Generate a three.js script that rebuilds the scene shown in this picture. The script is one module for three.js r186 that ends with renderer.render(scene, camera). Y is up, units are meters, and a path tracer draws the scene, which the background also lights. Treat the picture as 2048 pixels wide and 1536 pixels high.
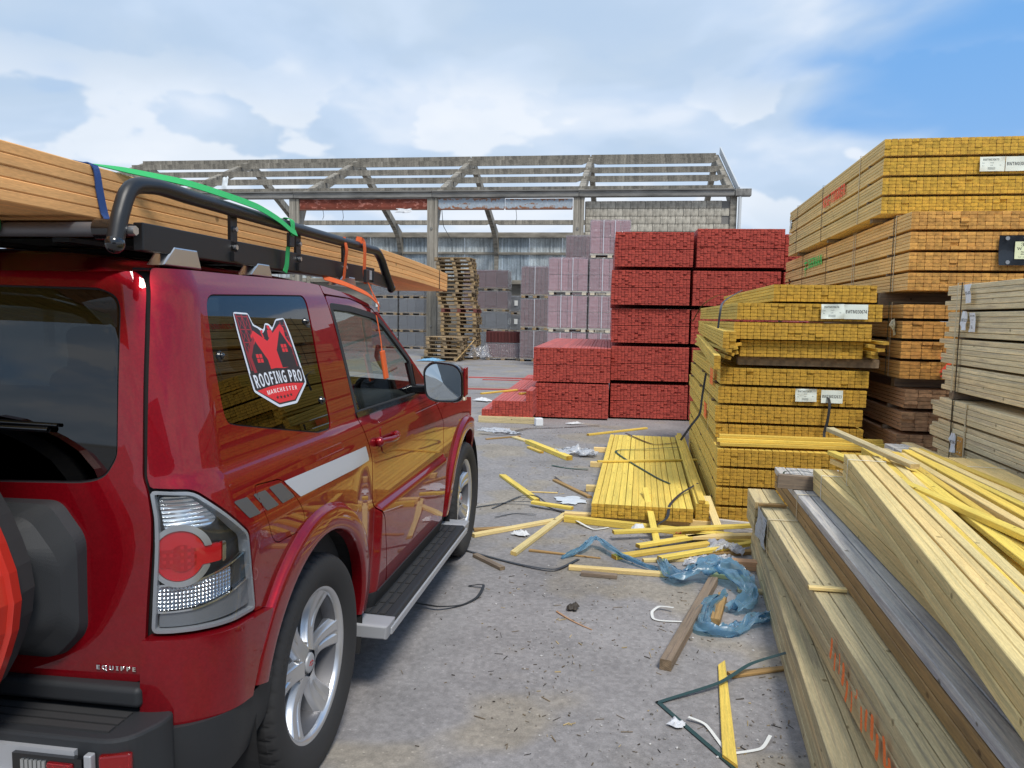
import * as THREE from 'three';
import { mergeGeometries } from 'three/addons/utils/BufferGeometryUtils.js';
import { RoundedBoxGeometry } from 'three/addons/geometries/RoundedBoxGeometry.js';
import { TextGeometry } from 'three/addons/geometries/TextGeometry.js';
import { FontLoader } from 'three/addons/loaders/FontLoader.js';

// ------------------------------------------------------------------ camera
const scene = new THREE.Scene();
const camera = new THREE.PerspectiveCamera(2 * Math.atan(768 / 1541) * 180 / Math.PI, 4 / 3, 0.05, 400);
camera.position.set(0, 1.628, 0);
camera.rotation.set(-5.03 * Math.PI / 180, 0, 1.0 * Math.PI / 180, 'YXZ');
const renderer = new THREE.WebGLRenderer({ antialias: true });
renderer.toneMapping = THREE.LinearToneMapping;
renderer.toneMappingExposure = 1.18;
renderer.shadowMap.enabled = true;

// ------------------------------------------------------------------ noise
function rng(seed) { let a = seed >>> 0; return () => { a = (a + 0x6D2B79F5) | 0; let t = Math.imul(a ^ (a >>> 15), 1 | a); t = (t + Math.imul(t ^ (t >>> 7), 61 | t)) ^ t; return ((t ^ (t >>> 14)) >>> 0) / 4294967296; }; }
const hash = (x, y, s) => { let h = (Math.imul(x, 374761393) + Math.imul(y, 668265263) + Math.imul(s, 974634721)) | 0; h = Math.imul(h ^ (h >>> 13), 1274126177); return ((h ^ (h >>> 16)) >>> 0) / 4294967296; };
const mod = (a, n) => ((a % n) + n) % n;
function vn(x, y, s = 0, px = 0, py = 0) {            // value noise, periodic when px, py are given
  const xi = Math.floor(x), yi = Math.floor(y); let fx = x - xi, fy = y - yi; fx = fx * fx * (3 - 2 * fx); fy = fy * fy * (3 - 2 * fy);
  const w = (i, j) => hash(px ? mod(i, px) : i, py ? mod(j, py) : j, s);
  const a = w(xi, yi), b = w(xi + 1, yi), c = w(xi, yi + 1), d = w(xi + 1, yi + 1);
  return a + (b - a) * fx + (c - a) * fy + (a - b - c + d) * fx * fy;
}
function fbm(x, y, s, oct = 5, px = 0, py = 0) { let v = 0, a = 0.5, t = 0; for (let i = 0; i < oct; i++) { v += a * vn(x, y, s + i * 17, px, py); t += a; x *= 2; y *= 2; px *= 2; py *= 2; a *= 0.5; } return v / t; }
const clamp = (x, a = 0, b = 1) => Math.min(b, Math.max(a, x));
const smooth = (a, b, x) => { const t = clamp((x - a) / (b - a)); return t * t * (3 - 2 * t); };
const lerp = (a, b, t) => a + (b - a) * t;
const R = (d) => d * Math.PI / 180;

// ------------------------------------------------------------------ sky: broken cloud with a blue gap
{
  const w = 3072, h = 1536, d = new Float32Array(w * h * 4);
  for (let j = 0; j < h; j++) {
    const el = ((j + 0.5) / h - 0.5) * Math.PI, sy = Math.sin(el), cy = Math.cos(el);
    for (let i = 0; i < w; i++) {
      const ph = ((i + 0.5) / w - 0.5) * 2 * Math.PI, x = cy * Math.cos(ph), z = cy * Math.sin(ph), k = (j * w + i) * 4;
      const e = Math.max(sy, 0), az = Math.atan2(x, -z) * 180 / Math.PI, eld = Math.max(el, 0) * 180 / Math.PI;
      if (el < 0) { d[k] = d[k + 1] = d[k + 2] = 0.34; d[k + 3] = 1; continue; }
      const hz = Math.exp(-e * 6.0);
      let r = lerp(0.115, 0.44, hz), g = lerp(0.33, 0.60, hz), b = lerp(0.70, 0.80, hz);
      const s = 1 / (e + 0.22), u = x * s, v = z * s;
      const wx = fbm(u * 1.1 + 3.1, v * 1.1 + 8.2, 11, 4) - 0.5, wz = fbm(u * 1.1 + 13.7, v * 1.1 + 2.9, 12, 4) - 0.5;
      const veil = fbm(u * 0.7 + wx * 1.3 + 5.3, v * 0.7 + wz * 1.3 + 1.7, 21, 6);
      const puff = fbm(u * 1.9 + wx * 1.1 + 40.2, v * 2.3 + wz * 1.1 + 17.5, 31, 7);
      const tex = fbm(u * 3.3 + wx * 1.6 + 7, v * 3.9 + wz * 1.6 + 9, 41, 7);
      const da = (a0, wd) => { let q = az - a0; q = mod(q + 180, 360) - 180; return Math.exp(-q * q / (wd * wd)); };
      const open = 0.58 * da(36, 21) * smooth(5, 15, eld) + 0.24 * da(150, 45) * smooth(8, 30, eld) + 0.20 * da(-110, 40) * smooth(10, 30, eld) + 0.14 * da(85, 30) * smooth(10, 40, eld);
      let cov = smooth(0.24, 0.56, veil + 0.23 - open + (tex - 0.5) * 0.34);
      const wisp = smooth(0.46, 0.76, tex + 0.13 - open * 0.55) * 0.45;
      const c2 = clamp(cov * 0.80 + wisp * (1 - cov * 0.80));
      const lit = clamp(0.55 + (puff - 0.5) * 1.7 + (tex - 0.5) * 0.5);
      let cr = lerp(0.48, 0.66, lit), cg = lerp(0.595, 0.735, lit), cb = lerp(0.735, 0.84, lit);
      const dense = smooth(0.47, 0.66, puff + (tex - 0.5) * 0.30) * cov;
      cr = lerp(cr, 0.80, dense * 0.5); cg = lerp(cg, 0.83, dense * 0.5); cb = lerp(cb, 0.87, dense * 0.5);
      const grey = smooth(0.45, 0.34, puff + (tex - 0.5) * 0.25) * cov * 0.30;
      cr = lerp(cr, 0.47, grey); cg = lerp(cg, 0.56, grey); cb = lerp(cb, 0.66, grey);
      r = lerp(r, cr, c2); g = lerp(g, cg, c2); b = lerp(b, cb, c2);
      // low cumulus heads above the horizon
      const low = fbm(az * 0.19 + wx * 0.6, eld * 0.40, 55, 6), lowm = smooth(0.52, 0.60, low + 0.02) * smooth(18, 12, eld) * smooth(4, 9, eld);
      r = lerp(r, 0.80, lowm * 0.6); g = lerp(g, 0.83, lowm * 0.6); b = lerp(b, 0.87, lowm * 0.6);
      d[k] = r; d[k + 1] = g; d[k + 2] = b; d[k + 3] = 1;
    }
  }
  const t = new THREE.DataTexture(d, w, h, THREE.RGBAFormat, THREE.FloatType);
  t.mapping = THREE.EquirectangularReflectionMapping; t.magFilter = THREE.LinearFilter; t.minFilter = THREE.LinearFilter; t.needsUpdate = true;
  scene.background = t; scene.environment = t;
}
// ------------------------------------------------------------------ sun through thin cloud: high, behind the camera and a little to the right
const sun = new THREE.DirectionalLight(new THREE.Color(1.0, 0.95, 0.87), 2.6);
{
  const a = R(158), e = R(56);
  sun.position.set(Math.sin(a) * Math.cos(e) * 60, Math.sin(e) * 60, -12 - Math.cos(a) * Math.cos(e) * 60);
  sun.target.position.set(0, 0, -12);
  sun.castShadow = true; sun.shadow.radius = 30; sun.shadow.mapSize.set(4096, 4096);
  const c = sun.shadow.camera; c.left = -32; c.right = 32; c.top = 32; c.bottom = -32; c.near = 1; c.far = 140;
  scene.add(sun, sun.target);
}

// ------------------------------------------------------------------ names and labels
const taken = {};
function numbered(name) { const n = taken[name] = (taken[name] ?? -1) + 1; return n ? name + '_' + String(n).padStart(3, '0') : name; }
function tag(o, label, category, group, kind) { Object.assign(o.userData, { label, category }); if (group) o.userData.group = group; if (kind) o.userData.kind = kind; return o; }
function thing(name, label, category, group) { const g = new THREE.Group(); g.name = numbered(name); scene.add(g); return tag(g, label, category, group); }
function part(parent, name, geo, mat, kind) { const m = new THREE.Mesh(geo, mat); m.name = name; m.castShadow = m.receiveShadow = true; if (kind) m.userData.kind = kind; parent.add(m); return m; }
function single(name, geo, mat, label, category, group) { const m = part(scene, numbered(name), geo, mat); return tag(m, label, category, group); }
function structure(name, geo, mat) { const m = part(scene, name, geo, mat); m.userData.kind = 'structure'; return m; }
const V = (x, y, z) => new THREE.Vector3(x, y, z);

// ------------------------------------------------------------------ geometry collector (two material slots)
class MB {
  constructor() { this.p = []; this.n = []; this.t = []; this.i = [[], []]; }
  v(p, n, u, w) { this.p.push(p.x, p.y, p.z); this.n.push(n.x, n.y, n.z); this.t.push(u, w); return this.p.length / 3 - 1; }
  tri(a, b, c, s = 0) { this.i[s].push(a, b, c); }
  quad(a, b, c, d, uv = [[0, 0], [1, 0], [1, 1], [0, 1]], s = 0) {          // flat, counter-clockwise seen from outside
    const n = b.clone().sub(a).cross(d.clone().sub(a)); if (n.lengthSq() < 1e-14) n.copy(c.clone().sub(b).cross(d.clone().sub(b))); n.normalize();
    const k = [a, b, c, d].map((p, j) => this.v(p, n, uv[j][0], uv[j][1])); this.tri(k[0], k[1], k[2], s); this.tri(k[0], k[2], k[3], s);
  }
  box(c, s, { m = null, uv = 1, o = [0, 0], slot = 0 } = {}) {              // axis box at centre c, size s, uv in metres * uv
    const h = [s[0] / 2, s[1] / 2, s[2] / 2], P = (x, y, z) => { const q = V(c[0] + x * h[0], c[1] + y * h[1], c[2] + z * h[2]); return m ? q.applyMatrix4(m) : q; };
    const F = (a, b, cc, d, w, t, sl) => this.quad(a, b, cc, d, [[o[0], o[1]], [o[0] + w * uv, o[1]], [o[0] + w * uv, o[1] + t * uv], [o[0], o[1] + t * uv]], sl);
    F(P(-1, -1, 1), P(1, -1, 1), P(1, 1, 1), P(-1, 1, 1), s[0], s[1], slot); F(P(1, -1, -1), P(-1, -1, -1), P(-1, 1, -1), P(1, 1, -1), s[0], s[1], slot);
    F(P(-1, 1, 1), P(1, 1, 1), P(1, 1, -1), P(-1, 1, -1), s[0], s[2], slot); F(P(-1, -1, -1), P(1, -1, -1), P(1, -1, 1), P(-1, -1, 1), s[0], s[2], slot);
    F(P(1, -1, 1), P(1, -1, -1), P(1, 1, -1), P(1, 1, 1), s[2], s[1], slot); F(P(-1, -1, -1), P(-1, -1, 1), P(-1, 1, 1), P(-1, 1, -1), s[2], s[1], slot);
    return this;
  }
  add(g, m) {                                                               // an indexed or plain BufferGeometry
    const k = this.p.length / 3, P = g.attributes.position, N = g.attributes.normal, T = g.attributes.uv, nm = m ? new THREE.Matrix3().getNormalMatrix(m) : null, q = V(), w = V();
    for (let i = 0; i < P.count; i++) { q.fromBufferAttribute(P, i); w.fromBufferAttribute(N, i); if (m) { q.applyMatrix4(m); w.applyMatrix3(nm).normalize(); } this.p.push(q.x, q.y, q.z); this.n.push(w.x, w.y, w.z); this.t.push(T ? T.getX(i) : 0, T ? T.getY(i) : 0); }
    const I = g.index ? g.index.array : [...Array(P.count).keys()], gr = g.groups.length ? g.groups : [{ start: 0, count: I.length, materialIndex: 0 }];
    for (const r of gr) for (let i = r.start; i < Math.min(I.length, r.start + r.count); i++) this.i[Math.min(1, r.materialIndex)].push(I[i] + k);
    return this;
  }
  geo() {
    const g = new THREE.BufferGeometry();
    g.setAttribute('position', new THREE.Float32BufferAttribute(this.p, 3)); g.setAttribute('normal', new THREE.Float32BufferAttribute(this.n, 3)); g.setAttribute('uv', new THREE.Float32BufferAttribute(this.t, 2));
    g.setIndex([...this.i[0], ...this.i[1]]);
    if (this.i[1].length) { g.addGroup(0, this.i[0].length, 0); g.addGroup(this.i[0].length, this.i[1].length, 1); }
    return g;
  }
}
const M4 = (x, y, z, ry = 0, rx = 0, rz = 0, s = 1) => new THREE.Matrix4().compose(V(x, y, z), new THREE.Quaternion().setFromEuler(new THREE.Euler(rx, ry, rz, 'YXZ')), V(s, s, s));
function mirrorZ(g) { const c = g.clone(); if (!c.index) c.setIndex([...Array(c.attributes.position.count).keys()]); const p = c.attributes.position, n = c.attributes.normal; for (let i = 0; i < p.count; i++) { p.setZ(i, -p.getZ(i)); n.setZ(i, -n.getZ(i)); } const a = c.index.array; for (let i = 0; i < a.length; i += 3) { const t = a[i]; a[i] = a[i + 1]; a[i + 1] = t; } return c; }
// a length of sawn timber along +x from 0 to l: chamfered section h (y) by w (z), resting on y = 0
function timber(l, h, w, { bev = 0.0025, seg = 1, bow = 0, sag = 0, seed = 1, skew = 0, taper = 0 } = {}) {
  const b = new MB(), r = rng(seed * 7919 + 13), uo = r() * 4, vo = r() * 4;
  const prof = [[-w / 2 + bev, 0], [w / 2 - bev, 0], [w / 2, bev], [w / 2, h - bev], [w / 2 - bev, h], [-w / 2 + bev, h], [-w / 2, h - bev], [-w / 2, bev]];
  const at = (k, [z, y]) => { const t = k / seg, c = 4 * t * (1 - t), f = 1 - taper * t; return V(t * l + (t > 0.5 ? skew * z : -skew * z), y * f + sag * c, z * f + bow * c); };
  let per = 0;
  for (let e = 0; e < 8; e++) {
    const A = prof[e], B = prof[(e + 1) % 8], d = Math.hypot(A[0] - B[0], A[1] - B[1]), v0 = vo + per / 0.5, v1 = vo + (per + d) / 0.5;
    for (let k = 0; k < seg; k++) b.quad(at(k, B), at(k, A), at(k + 1, A), at(k + 1, B), [[uo + k / seg * l / 2, v1], [uo + k / seg * l / 2, v0], [uo + (k + 1) / seg * l / 2, v0], [uo + (k + 1) / seg * l / 2, v1]]);
    per += d;
  }
  const eo = r(), fo = r();
  for (const k of [0, seg]) {
    const n = V(k ? 1 : -1, 0, 0), ids = prof.map((q) => b.v(at(k, q), n, eo + q[0] / 0.2, fo + q[1] / 0.2));
    for (let e = 1; e < 7; e++) k ? b.tri(ids[0], ids[e + 1], ids[e], 1) : b.tri(ids[0], ids[e], ids[e + 1], 1);
  }
  return b.geo();
}
// a flat band along a polyline (catmull-rom): width w across `side`, thickness t
function ribbon(pts, w, t, up = V(0, 1, 0), n = 0, ups = null) {
  const c = new THREE.CatmullRomCurve3(pts, false, 'catmullrom', 0.35), N = n || Math.max(8, pts.length * 8), b = new MB(), S = [];
  for (let k = 0; k <= N; k++) {
    const u = k / N, p = c.getPoint(u), d = c.getTangent(u); let q = up;
    if (ups) { const f = u * (ups.length - 1), i = Math.min(ups.length - 2, Math.floor(f)); q = ups[i].clone().lerp(ups[i + 1], f - i).normalize(); }
    const s = d.clone().cross(q).normalize(), nn = s.clone().cross(d).normalize();
    S.push([p.clone().addScaledVector(s, -w / 2).addScaledVector(nn, t / 2), p.clone().addScaledVector(s, w / 2).addScaledVector(nn, t / 2), p.clone().addScaledVector(s, w / 2).addScaledVector(nn, -t / 2), p.clone().addScaledVector(s, -w / 2).addScaledVector(nn, -t / 2), u]);
  }
  const L = c.getLength();
  for (let k = 0; k < N; k++) for (let e = 0; e < 4; e++) { const A = S[k], B = S[k + 1], f = (e + 1) % 4; b.quad(A[f], A[e], B[e], B[f], [[A[4] * L / w, f > e ? 1 : 0], [A[4] * L / w, e % 2], [B[4] * L / w, e % 2], [B[4] * L / w, f > e ? 1 : 0]]); }
  b.quad(S[0][0], S[0][1], S[0][2], S[0][3]); const Z = S[N]; b.quad(Z[3], Z[2], Z[1], Z[0]);
  return b.geo();
}
function tube(pts, r, rad = 12, n = 0, tension = 0.2) { return new THREE.TubeGeometry(new THREE.CatmullRomCurve3(pts, false, 'catmullrom', tension), n || pts.length * 10, r, rad, false); }
// crumpled sheet: nx by nz cells, heights and edges from noise
function crumple(w, d, h, seed, n = 14, round = 0.25) {
  const b = new MB(), P = [];
  for (let j = 0; j <= n; j++) for (let i = 0; i <= n; i++) {
    const u = i / n, v = j / n, f = fbm(u * 4 + seed * 3.1, v * 4, seed, 4), g = Math.abs(fbm(u * 6 + 9, v * 6 + seed, seed + 5, 3) - 0.5) * 2;
    const ex = (vn(v * 5, seed, 3) - 0.5) * round * w * (Math.abs(u - 0.5) * 2), ez = (vn(u * 5, seed, 4) - 0.5) * round * d * (Math.abs(v - 0.5) * 2), edge = Math.min(1, 6 * Math.min(u, 1 - u, v, 1 - v) + 0.1);
    P.push(V((u - 0.5) * w + ex + (f - 0.5) * 0.12 * w, 0.004 + h * edge * (f * 0.9 + g * 0.6 - 0.25) * 0.9 + h * 0.12, (v - 0.5) * d + ez + (g - 0.5) * 0.1 * d));
  }
  const ids = P.map((p, k) => b.v(p, V(0, 1, 0), (k % (n + 1)) / n, Math.floor(k / (n + 1)) / n));
  for (let j = 0; j < n; j++) for (let i = 0; i < n; i++) { const a = ids[j * (n + 1) + i], c = a + 1, e = a + n + 1, f = e + 1; b.tri(a, e, c); b.tri(c, e, f); }
  const g = b.geo(); g.computeVertexNormals(); return g;
}

// ------------------------------------------------------------------ textures
function dataTex(w, h, fn, { srgb = true, rep = true } = {}) {
  const d = new Uint8Array(w * h * 4), o = [0, 0, 0, 1];
  for (let j = 0; j < h; j++) for (let i = 0; i < w; i++) { o[3] = 1; fn(i / w, j / h, o, i, j); const k = (j * w + i) * 4; d[k] = clamp(o[0]) * 255; d[k + 1] = clamp(o[1]) * 255; d[k + 2] = clamp(o[2]) * 255; d[k + 3] = clamp(o[3]) * 255; }
  const t = new THREE.DataTexture(d, w, h); t.magFilter = THREE.LinearFilter; t.minFilter = THREE.LinearMipmapLinearFilter; t.generateMipmaps = true;
  if (rep) t.wrapS = t.wrapT = THREE.RepeatWrapping; if (srgb) t.colorSpace = THREE.SRGBColorSpace; t.needsUpdate = true; return t;
}
const std = (o) => new THREE.MeshStandardMaterial(o);
const phy = (o) => new THREE.MeshPhysicalMaterial(o);
const lin = (r, g, b) => new THREE.Color().setRGB(r, g, b);

// ================================================================== ground
{
  const ct = dataTex(2048, 2048, (u, v, o, i, j) => {
    const big = fbm(u * 5, v * 5, 501, 3, 5, 5), mid = fbm(u * 34, v * 34, 502, 3, 34, 34), fine = vn(u * 420, v * 420, 503, 420, 420), sp = hash(i, j, 504), st = hash(i >> 1, j >> 1, 505), stain = smooth(0.60, 0.78, fbm(u * 9 + 3, v * 9, 506, 3, 9, 9)), dust = smooth(0.52, 0.72, fbm(u * 16, v * 16, 507, 3, 16, 16));
    let k = 0.60 + (big - 0.5) * 0.07 + (mid - 0.5) * 0.08 + (fine - 0.5) * 0.09 + (sp - 0.5) * 0.08 - stain * 0.045;
    if (st > 0.994) k += 0.10; else if (st < 0.002) k -= 0.08;
    o[0] = k * (1.0 + 0.045 * dust); o[1] = k * (0.985 + 0.015 * dust); o[2] = k * (0.985 - 0.06 * dust);
  });
  ct.repeat.set(1 / 8, 1 / 8);
  const bt = dataTex(512, 512, (u, v, o, i, j) => { const st = hash(i >> 1, j >> 1, 605); o[0] = o[1] = o[2] = clamp(0.45 + (fbm(u * 90, v * 90, 601, 3, 90, 90) - 0.5) * 0.7 + (hash(i, j, 602) - 0.5) * 0.2 + (st > 0.985 ? 0.4 : 0)); }, { srgb: false });
  bt.repeat.set(1 / 1.3, 1 / 1.3);
  const g = new THREE.PlaneGeometry(360, 360, 1, 1).rotateX(-Math.PI / 2), uv = g.attributes.uv; for (let k = 0; k < uv.count; k++) uv.setXY(k, uv.getX(k) * 360, uv.getY(k) * 360);
  structure('ground', g, std({ color: lin(0.77, 0.755, 0.745), map: ct, bumpMap: bt, bumpScale: 0.0013, roughness: 0.88 }));
}
// ================================================================== the roofless shed
const weathered = (seed, streak = 1) => dataTex(512, 512, (u, v, o, i, j) => { const b = fbm(u * 6, v * 6, seed, 5, 6, 6), s = fbm(u * 46, v * 3, seed + 1, 4, 46, 3), f = fbm(u * 120, v * 120, seed + 2, 2, 120, 120); const k = 0.80 + (b - 0.5) * 0.40 + (s - 0.5) * 0.45 * streak + (f - 0.5) * 0.22 + (hash(i, j, seed) - 0.5) * 0.08; o[0] = k; o[1] = k * 0.985; o[2] = k * 0.955; });
{
  const ctex = weathered(700); ctex.repeat.set(0.23, 0.31); const concrete = std({ color: lin(0.40, 0.375, 0.33), map: ctex, roughness: 0.92, bumpMap: ctex, bumpScale: 0.006 }), gutterGrey = std({ color: lin(0.30, 0.30, 0.295), map: ctex, roughness: 0.75 });
  const shed = thing('concrete_shed', 'roofless concrete portal frame shed with bare purlins at the back of the yard', 'shed');
  shed.position.set(-3.096, 0, -30); shed.rotation.y = R(-8.7);
  const X = [-16.65, -11.1, -5.55, 0, 5.55, 11.1], yE = 6.05, yR = 8.95;
  // portal frames
  const prof = new THREE.Shape([[0.16, 0], [0.16, yE + 0.05], [-6.95, yR], [-7.05, yR], [-14.16, yE + 0.05], [-14.16, 0], [-13.82, 0], [-13.80, yE - 1.1], [-13.30, yE - 0.12], [-12.4, yE + 0.36], [-7.6, yR - 0.55], [-7.0, yR - 0.42], [-6.4, yR - 0.55], [-1.6, yE + 0.36], [-0.72, yE - 0.12], [-0.20, yE - 1.1], [-0.18, 0]].map(([a, b]) => new THREE.Vector2(a, b)));
  const fg = new THREE.ExtrudeGeometry(prof, { depth: 0.20, bevelEnabled: true, bevelSize: 0.02, bevelThickness: 0.02, bevelSegments: 1, steps: 1 }); fg.translate(0, 0, -0.10); fg.rotateY(-Math.PI / 2);
  for (const x of X) part(shed, 'portal_frame', fg, concrete).position.x = x;
  // dark facing posts on the open front
  for (const x of [-11.1, -5.55, 0, 5.55]) { part(shed, 'front_post', new RoundedBoxGeometry(0.40, yE - 0.02, 0.10, 2, 0.012).translate(x, (yE - 0.02) / 2 + 0.002, 0.252), concrete); for (const y of [1.2, 3.1, 4.9]) part(shed, 'post_bolt', new THREE.CylinderGeometry(0.045, 0.045, 0.04, 12).rotateX(Math.PI / 2).translate(x - 0.02, y, 0.315), gutterGrey); }
  // purlins: fish-bellied concrete beams, bay by bay
  const pl = (l, d = 0.24, w = 0.13) => { const s = new THREE.Shape([[0, 0], [l, 0], [l, -d * 0.55], [l - 0.32, -d], [0.32, -d], [0, -d * 0.55]].map(([a, b]) => new THREE.Vector2(a, b))); const g = new THREE.ExtrudeGeometry(s, { depth: w, bevelEnabled: false }); g.translate(-l / 2, 0, -w / 2); return g; };
  const pg = pl(5.50);
  for (let b = 0; b < 5; b++) {
    const cx = X[b] + 2.775;
    for (const t of [0.045, 0.17, 0.41, 0.63, 0.865]) { const m = part(shed, 'purlin', pg, concrete); m.position.set(cx, lerp(yE + 0.20, yR + 0.16, 1 - t), -7 * (1 - t)); m.rotation.x = 0.10; }
    for (const t of [0.80, 0.99]) { const m = part(shed, 'purlin', pg, concrete); m.position.set(cx, lerp(yE + 0.16, yR + 0.16, 1 - t), -14 + 7 * (1 - t)); m.rotation.x = -0.10; }
    part(shed, 'gutter_beam', new THREE.BoxGeometry(5.53, 0.20, 0.34).translate(cx, 6.155, 0.20), gutterGrey);
    part(shed, 'gutter_lip', new THREE.BoxGeometry(5.53, 0.04, 0.42).translate(cx, 6.277, 0.22), gutterGrey);
    part(shed, 'rear_eaves_beam', new THREE.BoxGeometry(5.50, 0.28, 0.2).translate(cx, 6.12, -13.72), concrete);
  }
  part(shed, 'gutter_end', new THREE.BoxGeometry(0.55, 0.24, 0.36).translate(11.40, 6.17, 0.20), gutterGrey);
  // door head panels: rusted red, then flaking pale blue
  const rust = (seed, base, hot, bias = 0) => dataTex(1024, 128, (u, v, o) => { const a = fbm(u * 18, v * 4, seed, 6, 18, 4), s = fbm(u * 60, v * 3, seed + 3, 4, 60, 3), e = smooth(0.34, 0.0, Math.min(v, 1 - v)) * 0.20; const q = smooth(0.46 + bias, 0.60 + bias, a * 0.7 + s * 0.3 + e - 0.02), w = smooth(0.62, 0.72, fbm(u * 40 + 4, v * 6, seed + 7, 5, 40, 6)) * (1 - e); for (let k = 0; k < 3; k++) o[k] = lerp(base[k], hot[k], q) * (0.88 + (bias ? 0.12 : 0.3) * (s - 0.5)) + w * (bias ? 0.05 : 0.20); });
  const t1 = rust(801, [0.56, 0.28, 0.21], [0.48, 0.22, 0.15]), t2 = rust(811, [0.70, 0.75, 0.79], [0.62, 0.42, 0.30], 0.14);
  part(shed, 'rusty_lintel', new THREE.BoxGeometry(5.12, 0.38, 0.06).translate(-2.775, 5.83, 0.22), std({ map: t1, roughness: 0.85 }));
  part(shed, 'flaking_lintel', new THREE.BoxGeometry(2.55, 0.38, 0.06).translate(1.50, 5.83, 0.22), std({ map: t2, roughness: 0.7 }));
  part(shed, 'flaking_lintel', new THREE.BoxGeometry(2.52, 0.36, 0.06).translate(4.06, 5.82, 0.23), std({ map: t2, roughness: 0.7 }));
  for (const [x, w] of [[-2.775, 5.1], [1.5, 2.5], [4.06, 2.5]]) part(shed, 'lintel_flange', new THREE.BoxGeometry(w, 0.035, 0.12).translate(x, 5.615, 0.24), std({ color: lin(0.16, 0.07, 0.045), roughness: 0.9 }));
  // block infill at the right: 13 to a course
  const blk = [0, 1, 2, 3].map((k) => std({ color: lin(0.62 + 0.04 * (k - 1.5), 0.59 + 0.04 * (k - 1.5), 0.52 + 0.036 * (k - 1.5)), map: ctex, roughness: 0.95, bumpMap: ctex, bumpScale: 0.004 }));
  const bg = new RoundedBoxGeometry(0.530, 0.264, 0.14, 1, 0.006), r = rng(8), wall = new THREE.Group(); wall.name = 'block_wall'; shed.add(wall);
  const rest = new MB(); let n = 0;
  for (let c = 0; c < 21; c++) { const y = 5.92 - 0.14 - c * 0.28; for (let k = 0; k < 11; k++) { const half = c % 2 && k === 0, x = half ? 5.935 : 6.07 + k * 0.545 - (c % 2) * 0.2725; if (x > 10.9) continue; const dz = (r() - 0.5) * 0.008; if (n++ < 280) { const m = part(wall, 'block', bg, blk[Math.floor(r() * 4)]); m.position.set(x, y, 0.05 + dz); if (half) m.scale.x = 0.49; } else rest.add(bg, M4(x, y, 0.05 + dz)); } }
  if (rest.p.length) part(wall, 'blocks', rest.geo(), blk[1], 'stuff');
  part(wall, 'mortar', new THREE.BoxGeometry(5.30, 5.9, 0.11).translate(8.42, 2.955, 0.04), std({ color: lin(0.20, 0.19, 0.175), roughness: 1 }));
  part(shed, 'drainpipe', new THREE.CylinderGeometry(0.06, 0.06, 6.0, 14).translate(11.30, 3.02, 0.30), std({ color: lin(0.55, 0.57, 0.58), roughness: 0.5 }));
  part(shed, 'verge_board', new THREE.BoxGeometry(0.05, 0.30, 7.6).rotateX(Math.atan2(yR - yE, 7)).translate(11.28, 7.70, -3.45), std({ color: lin(0.50, 0.52, 0.53), roughness: 0.6 }));
  // corrugated back wall
  const sheet = (w, h) => { const b = new MB(), N = Math.round(w / 0.04), id = []; for (let i = 0; i <= N; i++) { const x = i / N * w, f = mod(x, 0.19) / 0.19, z = 0.035 * (smooth(0.05, 0.22, f) - smooth(0.55, 0.72, f)), dz = 0.035 * (smooth(0.05, 0.22, mod(f + 0.02, 1)) - smooth(0.55, 0.72, mod(f + 0.02, 1)) - smooth(0.05, 0.22, mod(f - 0.02, 1)) + smooth(0.55, 0.72, mod(f - 0.02, 1))) / (0.04 * 0.19), nn = V(-dz, 0, 1).normalize(); for (const y of [0, h]) id.push(b.v(V(x, y, z), nn, x / 3, y / 3)); } for (let i = 0; i < N; i++) { const a = id[i * 2], c = id[i * 2 + 1], d = id[i * 2 + 2], e = id[i * 2 + 3]; b.tri(a, d, e); b.tri(a, e, c); } return b.geo(); };
  const stex = weathered(760, 0.7), clad = [std({ color: lin(0.82, 0.92, 1.0), map: stex, roughness: 0.55, metalness: 0.1, side: THREE.DoubleSide }), std({ color: lin(0.62, 0.74, 0.86), map: stex, roughness: 0.55, metalness: 0.1, side: THREE.DoubleSide })];
  const s1 = sheet(1.84, 0.86), s2 = sheet(1.84, 1.52);
  for (let b = 0; b < 5; b++) for (let k = 0; k < 3; k++) { const x = X[b] + k * 1.85, m = clad[(b * 3 + k * 2) % 3 ? 0 : 1]; part(shed, 'cladding_sheet', s1, m).position.set(x, 5.16, -13.98); part(shed, 'cladding_sheet', s2, m).position.set(x, 3.60, -13.95); }
  for (let b = 0; b < 5; b++) { part(shed, 'sheeting_rail', new THREE.BoxGeometry(5.3, 0.13, 0.10).translate(X[b] + 2.775, 5.12, -13.86), concrete); part(shed, 'sheeting_rail', new THREE.BoxGeometry(5.3, 0.22, 0.14).translate(X[b] + 2.775, 3.53, -13.84), concrete); }
  part(shed, 'rear_wall', new THREE.BoxGeometry(27.6, 3.44, 0.2).translate(-2.775, 1.721, -14.25), std({ color: lin(0.34, 0.32, 0.29), map: ctex, roughness: 0.95 }));
  part(shed, 'hanging_wire', tube([V(0.35, 5.60, 0.2), V(0.42, 5.0, 0.2), V(0.75, 4.45, 0.22)], 0.012, 6), strapBlack());
  for (const [x, l] of [[3.2, 0.5], [-3.6, 0.45], [-4.4, 0.35]]) part(shed, 'hanging_wire', tube([V(x, 5.60, 0.2), V(x + 0.03, 5.6 - l * 0.6, 0.2), V(x - 0.02, 5.6 - l, 0.2)], 0.009, 6), strapBlack());
  part(shed, 'torn_sheet', crumple(0.6, 0.2, 0.10, 12, 10).rotateX(1.0).translate(-1.1, 5.55, 0.30), std({ color: lin(0.62, 0.64, 0.66), roughness: 0.6, side: THREE.DoubleSide }));
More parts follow.
